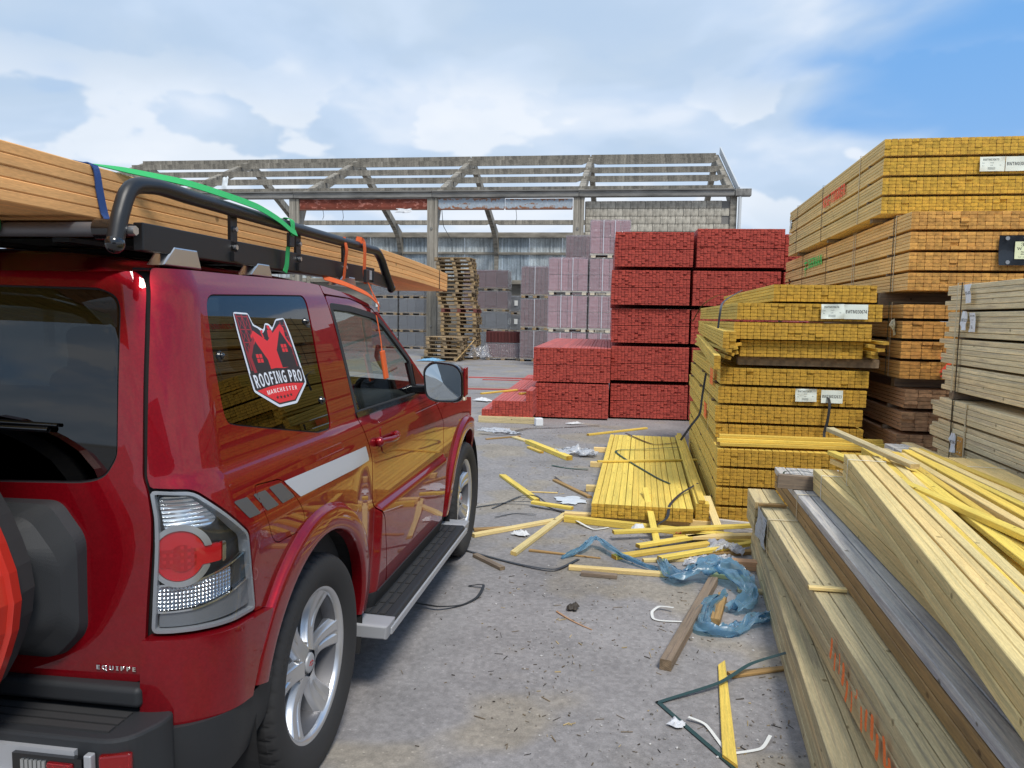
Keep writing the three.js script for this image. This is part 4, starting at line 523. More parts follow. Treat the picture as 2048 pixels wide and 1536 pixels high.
// ================================================================== the car
// own axes: x forward from the rear axle, y up, z to the car's right
const font = await new FontLoader().loadAsync('fonts/droid/droid_sans_bold.typeface.json');
const car = thing('estate_car', 'dark red three door off-road car with roof rack parked beside the timber', 'car');
car.position.set(-1.552, 0, -2.77); car.rotation.y = R(90 - 8.25);
{
  const flake = dataTex(256, 256, (u, v, o, i, j) => { const n = 0.9 + 0.1 * hash(i, j, 3); o[0] = o[1] = o[2] = n; });
  const paint = phy({ color: lin(0.30, 0.004, 0.011), map: flake, metalness: 0.55, specularIntensity: 0.1, roughness: 0.40, clearcoat: 1, clearcoatRoughness: 0.012 });
  const paintBright = phy({ color: lin(0.50, 0.025, 0.012), roughness: 0.4, clearcoat: 0.8, clearcoatRoughness: 0.08 });
  const plasticGrain = dataTex(256, 256, (u, v, o, i, j) => { o[0] = o[1] = o[2] = 0.4 + 0.6 * fbm(u * 60, v * 60, 5, 2, 60, 60); }, { srgb: false });
  const black = std({ color: lin(0.020, 0.022, 0.025), roughness: 0.62, bumpMap: plasticGrain, bumpScale: 0.0003 });
  const gloss = phy({ color: lin(0.008, 0.008, 0.009), roughness: 0.18, clearcoat: 0.6, clearcoatRoughness: 0.1 });
  const rubber = std({ color: lin(0.026, 0.026, 0.027), roughness: 0.8 });
  const dark = std({ color: lin(0.012, 0.012, 0.013), roughness: 0.9 });
  const trim = std({ color: lin(0.045, 0.045, 0.047), roughness: 0.85 });
  const silver = std({ color: lin(0.62, 0.63, 0.64), metalness: 0.85, roughness: 0.28 });
  const alloy = phy({ color: lin(0.60, 0.61, 0.63), metalness: 0.75, roughness: 0.30, clearcoat: 0.5, clearcoatRoughness: 0.15 });
  const alloyDark = std({ color: lin(0.16, 0.16, 0.17), metalness: 0.6, roughness: 0.5 });
  const chrome = std({ color: lin(0.85, 0.86, 0.87), metalness: 1, roughness: 0.08 });
  const greySilver = std({ color: lin(0.42, 0.43, 0.45), metalness: 0.3, roughness: 0.45 });
  const tint = phy({ color: lin(0.025, 0.03, 0.032), roughness: 0, transmission: 1, thickness: 0, ior: 1.62 });
  const clearGlass = phy({ color: lin(0.70, 0.76, 0.74), roughness: 0, transmission: 1, thickness: 0, ior: 1.52 });
  const lens = phy({ color: lin(0.92, 0.94, 0.95), roughness: 0.01, transmission: 1, thickness: 0, ior: 1.5 });
  const prism = dataTex(64, 64, (u, v, o) => { const a = Math.abs(mod(u * 4, 1) - 0.5), b = Math.abs(mod(v * 4, 1) - 0.5); o[0] = o[1] = o[2] = clamp(1 - a - b); }, { srgb: false }); prism.repeat.set(14, 14);
  const redLens = phy({ color: lin(0.62, 0.006, 0.010), metalness: 0.55, roughness: 0.16, bumpMap: prism, bumpScale: 0.0025, clearcoat: 1, clearcoatRoughness: 0.02 });

  const brakeRed = phy({ color: lin(0.50, 0.006, 0.012), roughness: 0.2, clearcoat: 1, clearcoatRoughness: 0.02 });
  // ---- body surface: a rounded ring at every height, unrolled as (q, y): q = x on the side, round the corner, then across the rear
  const W0 = 0.885, R0 = 0.74, r0 = 0.17, ARC = r0 * Math.PI / 2, QS = -(R0 - r0), QC = QS - ARC, QMID = QC - (W0 - r0);
  function pchip(T) {
    const x = T.map((a) => a[0]), y = T.map((a) => a[1]), n = x.length, d = [], m = [];
    for (let i = 0; i < n - 1; i++) d.push((y[i + 1] - y[i]) / (x[i + 1] - x[i]));
    for (let i = 0; i < n; i++) m.push(i === 0 ? d[0] : i === n - 1 ? d[n - 2] : d[i - 1] * d[i] <= 0 ? 0 : 2 * d[i - 1] * d[i] / (d[i - 1] + d[i]));
    return (v) => { if (v <= x[0]) return y[0] + m[0] * (v - x[0]); if (v >= x[n - 1]) return y[n - 1] + m[n - 1] * (v - x[n - 1]); let i = 0; while (v > x[i + 1]) i++; const h = x[i + 1] - x[i], t = (v - x[i]) / h, t2 = t * t, t3 = t2 * t; return y[i] * (2 * t3 - 3 * t2 + 1) + h * m[i] * (t3 - 2 * t2 + t) + y[i + 1] * (3 * t2 - 2 * t3) + h * m[i + 1] * (t3 - t2); };
  }
  const Wy = pchip([[0.25, 0.80], [0.35, 0.845], [0.45, 0.868], [0.60, 0.882], [0.80, 0.890], [1.0, 0.892], [1.08, 0.888], [1.14, 0.876], [1.165, 0.868], [1.205, 0.850], [1.25, 0.842], [1.45, 0.806], [1.60, 0.776], [1.68, 0.755], [1.75, 0.718]]);
  const Ry = pchip([[0.25, 0.70], [0.5, 0.735], [0.8, 0.745], [1.1, 0.74], [1.25, 0.73], [1.6, 0.69], [1.75, 0.655]]);
  const bulge = (q, y) => {
    let d = 0;
    
    const door = 0.027 * smooth(0.812, 0.775, y) * smooth(0.61, 0.655, q) * smooth(1.905, 1.865, q);
    const haunch = 0.016 * smooth(1.12, 1.0, y) * smooth(0.62, 0.30, q) * smooth(-0.75, -0.45, q);
    return door + haunch + d;
  };
  const surf = (q, y, off = 0) => {
    const W = Wy(y), Rr = Ry(y), cx = -Rr + r0, cz = W - r0; let p, nx, nz;
    if (q < QC) { const z = (q - QMID) * cz / (W0 - r0); p = V(-Rr - 0.014 * (1 - (z / cz) ** 2), y, z); nx = -1; nz = 0; }
    else if (q < QS) { const a = (q - QC) / ARC * Math.PI / 2; p = V(cx - r0 * Math.cos(a), y, cz + r0 * Math.sin(a)); nx = -Math.cos(a); nz = Math.sin(a); }
    else { const t = smooth(QS, QS + 0.6, q), tp = Math.max(0, q - 2.62); p = V(q + (cx - QS) * (1 - t), y, W - 0.55 * tp * tp); nx = 0; nz = 1; }
    const d = bulge(q, y) + off; p.x += nx * d; p.z += nz * d; return p;
  };
  const normal = (S, q, y) => { const e = 0.003, a = S(q + e, y).sub(S(q - e, y)), b = S(q, y + e).sub(S(q, y - e)); return a.cross(b).normalize(); };
  const round = (pts, r) => {
    const o = [], n = pts.length;
    for (let i = 0; i < n; i++) {
      const A = pts[(i + n - 1) % n], B = pts[i], C = pts[(i + 1) % n], rr = B[2] ?? r, l1 = Math.hypot(A[0] - B[0], A[1] - B[1]), l2 = Math.hypot(C[0] - B[0], C[1] - B[1]), k1 = Math.min(rr, l1 * 0.48) / l1, k2 = Math.min(rr, l2 * 0.48) / l2;
      if (rr < 1e-4) { o.push([B[0], B[1]]); continue; }
      const P = [B[0] + (A[0] - B[0]) * k1, B[1] + (A[1] - B[1]) * k1], Q = [B[0] + (C[0] - B[0]) * k2, B[1] + (C[1] - B[1]) * k2];
      for (let s = 0; s <= 6; s++) { const t = s / 6, u = 1 - t; o.push([u * u * P[0] + 2 * u * t * B[0] + t * t * Q[0], u * u * P[1] + 2 * u * t * B[1] + t * t * Q[1]]); }
    }
    return o;
  };
  const poly = (pts, r = 0.02) => {
    const P = round(pts, r), n = P.length;
    const f = (x, y) => { let d = 1e9, ins = false; for (let i = 0, j = n - 1; i < n; j = i++) { const ax = P[j][0], ay = P[j][1], bx = P[i][0], by = P[i][1], ex = bx - ax, ey = by - ay, t = clamp(((x - ax) * ex + (y - ay) * ey) / (ex * ex + ey * ey || 1e-9)), dx = x - ax - ex * t, dy = y - ay - ey * t; d = Math.min(d, dx * dx + dy * dy); if ((ay > y) !== (by > y) && x < (bx - ax) * (y - ay) / (by - ay) + ax) ins = !ins; } return ins ? -Math.sqrt(d) : Math.sqrt(d); };
    f.box = [Math.min(...P.map((p) => p[0])), Math.max(...P.map((p) => p[0])), Math.min(...P.map((p) => p[1])), Math.max(...P.map((p) => p[1]))]; return f;
  };
  const circle = (cx, cy, r) => { const f = (x, y) => Math.hypot(x - cx, y - cy) - r; f.box = [cx - r, cx + r, cy - r, cy + r]; return f; };
  const minus = (a, ...h) => { const f = (x, y) => { let d = a(x, y); for (const [s, g] of h) d = Math.max(d, -s(x, y) + g); return d; }; f.box = a.box; return f; };
  const shrink = (a, k) => { const f = (x, y) => a(x, y) + k; f.box = a.box; return f; };
  function panel(sd, { off = 0, th = 0.012, step = 0.010, S = surf, mid = false, uv = null } = {}) {
    const [x0, x1, y0, y1] = sd.box, m = step * 1.3, X0 = mid ? QMID : x0 - m, nx = Math.ceil((x1 + m - X0) / step), ny = Math.ceil((y1 - y0 + 2 * m) / step), b = new MB(), So = (q, y) => S(q, y, off), cache = new Map();
    const val = new Float64Array((nx + 1) * (ny + 1)), Q = (i) => X0 + i * step, Y = (j) => y0 - m + j * step;
    for (let j = 0; j <= ny; j++) for (let i = 0; i <= nx; i++) val[j * (nx + 1) + i] = sd(Q(i), Y(j));
    const idx = (q, y) => { const k = Math.round(q * 2e5) * 1e7 + Math.round(y * 2e5); let r = cache.get(k); if (r === undefined) { const t = uv ? uv(q, y) : [q, y]; r = b.v(So(q, y), normal(So, q, y), t[0], t[1]); cache.set(k, r); } return r; };
    const clip = (A, B, C) => {
      const T = [A, B, C], out = []; let ex = null, en = null;
      for (let k = 0; k < 3; k++) { const P = T[k], N = T[(k + 1) % 3], pi = P[2] < 0, ni = N[2] < 0; if (pi) out.push(P); if (pi !== ni) { const t = P[2] / (P[2] - N[2]), I = [P[0] + (N[0] - P[0]) * t, P[1] + (N[1] - P[1]) * t, 0]; out.push(I); if (pi) ex = I; else en = I; } }
      if (out.length < 3) return;
      const ids = out.map((p) => idx(p[0], p[1])); for (let k = 1; k < ids.length - 1; k++) b.tri(ids[0], ids[k], ids[k + 1]);
      if (ex && th > 0) { const a = So(...ex), c = So(...en), na = normal(So, ex[0], ex[1]), nc = normal(So, en[0], en[1]); b.quad(a.clone().addScaledVector(na, -th), c.clone().addScaledVector(nc, -th), c, a); }
    };
    for (let j = 0; j < ny; j++) for (let i = 0; i < nx; i++) {
      const a = j * (nx + 1) + i, P = [Q(i), Y(j), val[a]], N = [Q(i + 1), Y(j), val[a + 1]], O = [Q(i + 1), Y(j + 1), val[a + nx + 2]], L = [Q(i), Y(j + 1), val[a + nx + 1]];
      if (P[2] >= 0 && N[2] >= 0 && O[2] >= 0 && L[2] >= 0) continue;
      if ((i + j) & 1) { clip(P, N, O); clip(P, O, L); } else { clip(P, N, L); clip(N, O, L); }
    }
    return b.geo();
  }
  const both = (name, g, m, parent = car) => { const a = part(parent, name, g, m); part(parent, name, mirrorZ(g), m); return a; };
  const whole = (name, g, m, parent = car) => part(parent, name, mergeGeometries([g, mirrorZ(g)]), m);
  const F = 0.004;

  // ---- outlines in (q, y)
  const oGate = poly([[QMID - 0.2, 1.733], [-0.735, 1.728], [-0.727, 1.705], [-0.764, 1.445], [-0.801, 1.16], [-0.823, 0.881], [-0.835, 0.66], [QMID - 0.2, 0.66]], 0.02);
  const oGlassR = poly([[QMID - 0.2, 1.694], [-0.848, 1.684], [-0.792, 1.66, 0.05], [-0.833, 1.394], [-0.856, 1.25], [-0.91, 1.18, 0.1], [QMID - 0.2, 1.160]], 0.02);
  const oLamp = poly([[-0.797, 1.170], [-0.69, 1.160], [-0.603, 1.083], [-0.524, 1.012], [-0.486, 0.773], [-0.675, 0.786], [-0.815, 0.791]], 0.02);
  const oQWin = poly([[-0.545, 1.675, 0.05], [0.222, 1.692, 0.04], [0.214, 1.461], [0.234, 1.195, 0.04], [0.10, 1.197], [-0.47, 1.300], [-0.525, 1.315, 0.05], [-0.545, 1.49]], 0.02);
  const oFlap = poly([[-0.452, 1.124], [-0.272, 1.108], [-0.150, 0.967, 0.05], [-0.150, 0.922], [-0.355, 0.930], [-0.39, 0.963]], 0.03);
  const oDoor = poly([[0.421, 1.697], [0.70, 1.688], [0.955, 1.646], [1.275, 1.458], [1.61, 1.262], [1.69, 1.19], [1.745, 1.115], [1.882, 0.993], [1.877, 0.791], [1.912, 0.427], [1.86, 0.395], [0.80, 0.395], [0.77, 0.472], [0.691, 0.743], [0.597, 0.824], [0.588, 1.003], [0.544, 1.11], [0.513, 1.191], [0.477, 1.417]], 0.025);
  const oDWin = poly([[0.447, 1.657], [0.665, 1.649], [0.95, 1.620], [1.05, 1.592], [1.405, 1.392], [1.445, 1.204], [0.518, 1.211]], 0.02);
  const oQuart = poly([[-0.70, 1.74], [0.24, 1.745], [0.425, 1.738], [0.413, 1.697], [0.469, 1.417], [0.505, 1.191], [0.536, 1.11], [0.580, 1.003], [0.589, 0.822], [0.683, 0.741], [0.762, 0.472], [0.78, 0.395], [0.40, 0.395], [-0.30, 0.52], [-0.47, 0.52], [-0.545, 0.772], [-0.80, 0.785], [-0.812, 0.881], [-0.790, 1.16], [-0.752, 1.445], [-0.716, 1.705]], 0.012);
  const oBump = poly([[-0.829, 0.785], [-0.675, 0.778], [-0.486, 0.766], [-0.30, 0.742], [-0.20, 0.55], [-0.45, 0.530], [-0.675, 0.546], [-0.829, 0.552]], 0.012);
  const oRail = poly([[0.43, 1.738], [0.73, 1.71], [0.985, 1.662], [1.31, 1.474], [1.66, 1.266], [1.62, 1.258], [1.278, 1.465], [0.957, 1.653], [0.70, 1.695], [0.425, 1.705]], 0.006);
  const oFend = poly([[1.665, 1.27], [1.70, 1.19], [1.754, 1.118], [1.891, 0.995], [1.886, 0.791], [1.922, 0.427], [1.93, 0.40], [2.2, 0.38], [2.9, 0.40], [3.16, 0.52], [3.20, 0.95], [3.05, 1.03], [2.4, 1.095], [1.95, 1.13], [1.76, 1.20]], 0.03);
  const archR = circle(0, 0.40, 0.457), archF = circle(2.545, 0.40, 0.457), flareR = circle(0, 0.40, 0.556), flareF = circle(2.545, 0.40, 0.556);

  // ---- panels
  whole('tailgate', panel(minus(oGate, [oGlassR, 0]), { mid: true }), paint);
  const rg = whole('rear_window', panel(shrink(oGlassR, 0.006), { mid: true, off: -0.004, th: 0.004 }), tint);
  whole('window_seal', panel(minus(shrink(oGlassR, -0.004), [shrink(oGlassR, 0.012), 0]), { mid: true, off: -0.007, th: 0 }), rubber, rg);
  both('gate_jamb', panel(poly([[-0.75, 1.74], [-0.66, 1.74], [-0.70, 1.445], [-0.74, 1.16], [-0.76, 0.70], [-0.87, 0.70], [-0.86, 0.881], [-0.84, 1.16], [-0.80, 1.445]], 0.01), { off: -0.022, th: 0 }), dark);
  both('door_jamb', panel(poly([[0.36, 1.70], [0.46, 1.70], [0.50, 1.417], [0.56, 1.191], [0.63, 1.003], [0.65, 0.824], [0.74, 0.743], [0.82, 0.42], [0.70, 0.42], [0.62, 0.743], [0.53, 0.824], [0.52, 1.003], [0.46, 1.191], [0.42, 1.417]], 0.01), { off: -0.026, th: 0 }), dark);
  both('quarter_panel', panel(minus(oQuart, [oQWin, 0], [oLamp, F], [oFlap, 0.0028], [flareR, -0.001], [minus(oBump, [flareR, 0]), 0.003]), { step: 0.008, th: 0.02 }), paint);
  both('bumper_corner', panel(minus(oBump, [flareR, -0.004]), { off: 0.024, th: 0.05, step: 0.009 }), paint);
  const fl = part(car, 'fuel_flap', panel(shrink(oFlap, 0), { th: 0.012 }), paint);
  both('front_fender', panel(minus(oFend, [flareF, -0.001]), { step: 0.010, th: 0.02 }), paint);
  // blistered wheel arches: a profile swept round each wheel centre
  const flarePts = [[0.562, -0.004], [0.556, 0.0008], [0.551, 0.005], [0.546, 0.014], [0.542, 0.0205], [0.537, 0.0240], [0.530, 0.0255], [0.512, 0.0265], [0.490, 0.0270], [0.472, 0.0265], [0.464, 0.0240], [0.459, 0.017], [0.456, 0.006], [0.456, -0.03]];
  for (const [c, a0, a1] of [[0, -2, 163], [2.545, 8, 180]]) {
    const b = new MB(), N = 90, n = flarePts.length, id = [];
    for (let i = 0; i <= N; i++) { const a = R(lerp(a0, a1, i / N)); for (const [rho, h] of flarePts) { const q = c + rho * Math.cos(a), y = 0.40 + rho * Math.sin(a), p = surf(q, Math.max(y, 0.36), h); p.y = y; id.push(b.v(p, V(), q, y)); } }
    for (let i = 0; i < N; i++) for (let k = 0; k < n - 1; k++) { const A = id[i * n + k], B = A + 1, C = A + n, D = C + 1; b.tri(A, C, B); b.tri(B, C, D); }
    const g = b.geo(); g.computeVertexNormals(); both('wheel_arch', g, paint);
  }
  both('roof_rail_panel', panel(oRail, { th: 0.02 }), paint);
  const qw = both('quarter_window', panel(shrink(oQWin, 0.005), { off: -0.003, th: 0.004 }), tint);
  both('window_seal', panel(minus(shrink(oQWin, -0.003), [shrink(oQWin, 0.010), 0]), { off: -0.006, th: 0 }), rubber);
  const door = part(car, 'door', panel(minus(oDoor, [oDWin, 0]), { step: 0.009, th: 0.03 }), paint);
  const doorL = part(car, 'door', mirrorZ(door.geometry), paint);
  for (const [d, fx] of [[door, (g) => g], [doorL, mirrorZ]]) {
    part(d, 'door_window', fx(panel(shrink(oDWin, 0.004), { off: -0.012, th: 0.004 })), clearGlass);
    part(d, 'window_seal', fx(panel(minus(shrink(oDWin, -0.012), [shrink(oDWin, 0.014), 0]), { off: 0.001, th: 0.014 })), rubber);
    part(d, 'belt_moulding', fx(panel(poly([[0.50, 1.222], [1.46, 1.212], [1.46, 1.192], [0.505, 1.200]], 0.004), { off: 0.006, th: 0.01 })), gloss);
    part(d, 'mirror_sail', fx(panel(poly([[1.425, 1.375], [1.60, 1.262], [1.655, 1.20], [1.44, 1.204]], 0.01), { off: 0.006, th: 0.008 })), gloss);
    const hb = new MB(), H = (q, y, o) => surf(q, y, o);
    const hp = []; for (let k = 0; k <= 6; k++) { const t = k / 6; hp.push(H(0.66 + 0.25 * t, 1.078 - 0.006 * t, 0.010 + 0.030 * Math.sin(Math.PI * clamp(t, 0.06, 0.94)))); }
    hb.add(new THREE.TubeGeometry(new THREE.CatmullRomCurve3(hp), 30, 0.0135, 10)); hb.add(new THREE.SphereGeometry(0.022, 16, 12), M4(...H(0.655, 1.078, 0.012).toArray())); hb.add(new THREE.SphereGeometry(0.018, 16, 12), M4(...H(0.91, 1.072, 0.010).toArray()));
    part(d, 'handle', fx(hb.geo()), paint);
    part(d, 'handle_recess', fx(panel(poly([[0.715, 1.13], [0.845, 1.128], [0.85, 1.03], [0.82, 1.012], [0.74, 1.012], [0.71, 1.03]], 0.03), { off: 0.0035, th: 0.005, step: 0.006 })), paint);
  }
  // stripe, squares and the badge sticker
  const vinyl = phy({ color: lin(0.44, 0.46, 0.49), roughness: 0.35, clearcoat: 0.4, clearcoatRoughness: 0.2 }), vinylDark = phy({ color: lin(0.075, 0.080, 0.086), roughness: 0.4, clearcoat: 0.3, clearcoatRoughness: 0.25 });
  part(car, 'stripe', panel(minus(poly([[-0.262, 1.099], [0.507, 1.083], [0.533, 1.020], [-0.176, 1.031]], 0.003), [oFlap, 0.003]), { off: 0.0012, th: 0.0006, step: 0.008 }), vinyl);
  for (const s of [[[-0.574, 1.108], [-0.499, 1.104], [-0.445, 1.045], [-0.511, 1.047]], [[-0.464, 1.103], [-0.390, 1.100], [-0.329, 1.041], [-0.407, 1.043]], [[-0.365, 1.102], [-0.282, 1.099], [-0.216, 1.041], [-0.305, 1.040]]]) part(car, 'stripe_block', panel(minus(poly(s, 0.002), [minus(oFlap, [shrink(oFlap, 0.003), 0]), 0]), { off: 0.0014, th: 0.0006, step: 0.005 }), vinylDark);
  {
    const c = document.createElement('canvas'); c.width = 1024; c.height = 1280; const x = c.getContext('2d');
    // drawn in the sticker's own flat shape
    const P = (pts, fill) => { x.beginPath(); pts.forEach(([a, b], i) => (i ? x.lineTo(a, b) : x.moveTo(a, b))); x.closePath(); x.fillStyle = fill; x.fill(); };
    const Ln = (pts, w, col) => { x.beginPath(); pts.forEach(([a, b], i) => (i ? x.lineTo(a, b) : x.moveTo(a, b))); x.lineWidth = w; x.strokeStyle = col; x.lineJoin = 'round'; x.stroke(); };
    x.fillStyle = '#dfe6f0'; x.fillRect(0, 0, 1024, 1280);
    const K = '#2b2b30', RD = '#e8343c', RK = '#9c2d37';
    P([[70, 60], [300, 60], [330, 200], [400, 230], [470, 290], [520, 250], [560, 180], [620, 190], [650, 260], [790, 120], [940, 90], [950, 300], [975, 1000], [690, 1238], [380, 1238], [50, 1000], [58, 300]], K);
    // scaffold tower on the left
    for (const yy of [90, 250, 410, 560]) Ln([[80, yy], [290, yy]], 16, RK);
    for (const xx of [90, 185, 280]) Ln([[xx, 60], [xx, 760]], 18, RK);
    for (const yy of [90, 250]) for (const xx of [90, 185]) { Ln([[xx, yy], [xx + 95, yy + 160]], 9, RK); Ln([[xx + 95, yy], [xx, yy + 160]], 9, RK); }
    Ln([[90, 410], [185, 560]], 9, RK); Ln([[185, 410], [90, 560]], 9, RK);
    // chimney pot ladder on the right
    for (const xx of [850, 925]) Ln([[xx, 130], [xx, 760]], 16, RK); for (const yy of [180, 260, 340, 420, 500, 580]) Ln([[850, yy], [925, yy]], 12, RK);
    // big roof slopes and two gables
    P([[235, 330], [300, 260], [505, 395], [700, 250], [830, 160], [880, 215], [830, 640], [760, 760], [470, 790], [250, 430]], RD);
    P([[120, 800], [100, 560], [270, 330], [300, 350], [160, 580], [190, 790]], RK); P([[270, 330], [330, 350], [470, 640], [470, 800], [420, 800], [420, 650], [290, 400]], RD);
    P([[170, 800], [150, 590], [285, 395], [415, 640], [425, 800]], K); P([[640, 760], [625, 520], [790, 250], [900, 480], [915, 760]], K);
    P([[625, 520], [790, 250], [775, 225], [590, 500], [600, 540]], RD); P([[790, 250], [900, 480], [940, 480], [800, 215]], RD);
    for (const [a, b] of [[230, 560], [730, 440]]) { x.fillStyle = RD; x.fillRect(a, b, 46, 50); x.fillRect(a + 56, b, 46, 50); x.fillRect(a, b + 60, 46, 50); x.fillRect(a + 56, b + 60, 46, 50); }
    // small figure on the ridge
    x.fillStyle = RD; x.beginPath(); x.ellipse(600, 215, 26, 30, 0, 0, 7); x.fill(); P([[560, 250], [640, 245], [660, 360], [600, 400], [545, 340]], RD); Ln([[455, 360], [440, 270], [475, 260]], 26, RD);
    // words
    x.save(); x.fillStyle = K; x.fillRect(40, 790, 944, 40); P([[42, 800], [512, 755], [982, 800], [975, 1000], [512, 965], [50, 1000]], K);
    x.textAlign = 'center'; x.textBaseline = 'middle'; const word = 'ROOFING PRO', n = word.length;
    x.font = 'bold 190px sans-serif'; let ws = [...word].map((ch) => (ch === ' ' ? 30 : Math.min(84, 0.60 * x.measureText(ch).width + 8))), tot = ws.reduce((a, b) => a + b, 0), at = 512 - 885 / 2;
    for (let i = 0; i < n; i++) { const w = ws[i] / tot * 885, cx = at + w / 2, u = (cx - 512) / 442; at += w; if (word[i] === ' ') continue; x.save(); x.translate(cx, 880 + 24 * u * u); x.rotate(u * 0.07); const mw = x.measureText(word[i]).width; x.scale((w - 9) / mw, 1.22); x.lineWidth = 26; x.strokeStyle = K; x.strokeText(word[i], 0, 0); x.fillStyle = '#e9eef6'; x.fillText(word[i], 0, 0); x.restore(); }
    P([[80, 1012], [290, 985], [512, 974], [734, 985], [944, 1012], [682, 1216], [388, 1216]], RD);
    x.fillStyle = '#fff4f0'; x.font = 'bold 78px sans-serif'; const m2 = 'MANCHESTER'; for (let i = 0; i < 10; i++) { const u = (i - 4.5) / 4.5; x.save(); x.translate(512 + u * 255, 1048 + 10 * u * u); x.rotate(u * 0.06); x.scale(0.82, 1); x.fillText(m2[i], 0, 0); x.restore(); }
    x.fillStyle = K; 
    for (let s = 0; s < 5; s++) { const cx = 384 + s * 64, cy = 1140 + 8 * (1 - Math.abs(s - 2) / 2); x.fillStyle = K; x.beginPath(); for (let k = 0; k < 10; k++) { const a = -Math.PI / 2 + k * Math.PI / 5, r = k % 2 ? 13 : 31; x.lineTo(cx + r * Math.cos(a), cy + r * Math.sin(a)); } x.closePath(); x.fill(); }
    x.restore();
    const tx = new THREE.CanvasTexture(c); tx.colorSpace = THREE.SRGBColorSpace;
    // sheared quadrilateral on the glass: corners TL, TR, BR, BL in (q, y)
    const A = [-0.416, 1.637], B = [0.019, 1.625], C = [0.108, 1.316], D = [-0.314, 1.318];
    const out = [[60, 40], [310, 40], [340, 180], [430, 215], [500, 250], [560, 155], [640, 165], [670, 225], [790, 95], [955, 70], [978, 300], [1002, 1018], [706, 1272], [364, 1272], [22, 1018], [36, 300]];
    const map = (a, b) => { const u = a / 1024, v = b / 1280; return [lerp(lerp(A[0], B[0], u), lerp(D[0], C[0], u), v), lerp(lerp(A[1], B[1], u), lerp(D[1], C[1], u), v)]; };
    const inv = (q, y) => { let u = 0.5, v = 0.5; for (let k = 0; k < 12; k++) { const [a, b] = map(u * 1024, v * 1280), e = 1e-3, [au, bu] = map((u + e) * 1024, v * 1280), [av, bv] = map(u * 1024, (v + e) * 1280), ja = (au - a) / e, jb = (av - a) / e, jc = (bu - b) / e, jd = (bv - b) / e, det = ja * jd - jb * jc, ra = q - a, rb = y - b; u += (ra * jd - rb * jb) / det; v += (ja * rb - jc * ra) / det; } return [u, 1 - v]; };
    part(car, 'sticker', panel(poly(out.map(([a, b]) => map(a, b)), 0.012), { off: -0.0015, th: 0.0004, step: 0.006, uv: inv }), std({ map: tx, roughness: 0.45 }));
  }
  for (const [q, y] of [[-0.50, 1.50], [0.175, 1.595], [0.190, 1.305]]) { const p = surf(q, y, 0), n = normal(surf, q, y), g = new MB(); const m = new THREE.Matrix4().compose(p, new THREE.Quaternion().setFromUnitVectors(V(0, 1, 0), n), V(1, 1, 1)); g.add(new THREE.CylinderGeometry(0.013, 0.016, 0.006, 20), m); g.add(new THREE.SphereGeometry(0.0095, 16, 8).scale(1, 0.7, 1).translate(0, 0.004, 0), m); part(car, 'window_bolt', g.geo(), gloss); }

  // ---- tail lamps: housing, lenses, cover
  for (const fx of [(g) => g, mirrorZ]) {
    const lampG = new THREE.Group(); lampG.name = 'tail_lamp'; car.add(lampG);
    const sub = (n, sd, o, m) => part(lampG, n, fx(panel(sd, o)), m);
    const rib = dataTex(64, 64, (u, v, o) => { o[0] = o[1] = o[2] = Math.abs(v * 2 - 1); }, { srgb: false }); rib.repeat.set(1, 95);
    const ribV = rib.clone(); ribV.needsUpdate = true; const facet = std({ color: lin(0.80, 0.83, 0.86), metalness: 0.95, roughness: 0.12, bumpMap: rib, bumpScale: 0.004 });
    const grid = dataTex(64, 64, (u, v, o) => { const d = Math.hypot(u - 0.5, v - 0.5); o[0] = o[1] = o[2] = clamp(1 - d * 1.8); }, { srgb: false }); grid.repeat.set(95, 95);
    const facet2 = std({ color: lin(0.55, 0.58, 0.62), metalness: 0.9, roughness: 0.14, bumpMap: grid, bumpScale: 0.005 });
    sub('housing', shrink(oLamp, 0.004), { off: -0.034, th: 0.01 }, std({ color: lin(0.045, 0.048, 0.052), metalness: 0.5, roughness: 0.35 }));
    sub('housing_rim', minus(shrink(oLamp, 0.003), [shrink(oLamp, 0.012), 0]), { off: 0.0, th: 0.03, step: 0.006 }, std({ color: lin(0.30, 0.31, 0.33), metalness: 0.2, roughness: 0.3 }));
    sub('reversing_lens', poly([[-0.782, 1.148], [-0.70, 1.143], [-0.63, 1.075], [-0.66, 1.060], [-0.78, 1.060]], 0.018), { off: -0.014, th: 0.015, step: 0.006 }, facet);
    sub('lens_surround', minus(poly([[-0.788, 1.153], [-0.697, 1.149], [-0.620, 1.073], [-0.66, 1.053], [-0.786, 1.053]], 0.02), [poly([[-0.782, 1.148], [-0.70, 1.143], [-0.63, 1.075], [-0.66, 1.060], [-0.78, 1.060]], 0.018), 0]), { off: -0.010, th: 0.01, step: 0.004 }, lens);
    const disc = (() => { const c = circle(-0.742, 0.992, 0.066), f = (q, y) => Math.max(c(q, y), -0.797 - q); f.box = c.box; return f; })(), tab = poly([[-0.70, 1.010], [-0.628, 1.010], [-0.628, 0.962], [-0.70, 0.962]], 0.004);
    const un = (a, b) => { const f = (q, y) => Math.min(a(q, y), b(q, y)); f.box = [Math.min(a.box[0], b.box[0]), Math.max(a.box[1], b.box[1]), Math.min(a.box[2], b.box[2]), Math.max(a.box[3], b.box[3])]; return f; };
    sub('brake_lens', un(disc, tab), { off: -0.010, th: 0.014, step: 0.005 }, brakeRed); sub('bulb_reflector', circle(-0.735, 0.985, 0.036), { off: -0.0080, th: 0.001, step: 0.004 }, redLens); sub('lens_band', poly([[-0.792, 1.010], [-0.70, 1.010], [-0.70, 0.962], [-0.792, 0.962]], 0.004), { off: -0.0085, th: 0.002, step: 0.005 }, redLens);
    const ringO = (() => { const c = circle(-0.738, 0.992, 0.082), f = (q, y) => Math.max(c(q, y), -0.803 - q); f.box = c.box; return f; })();
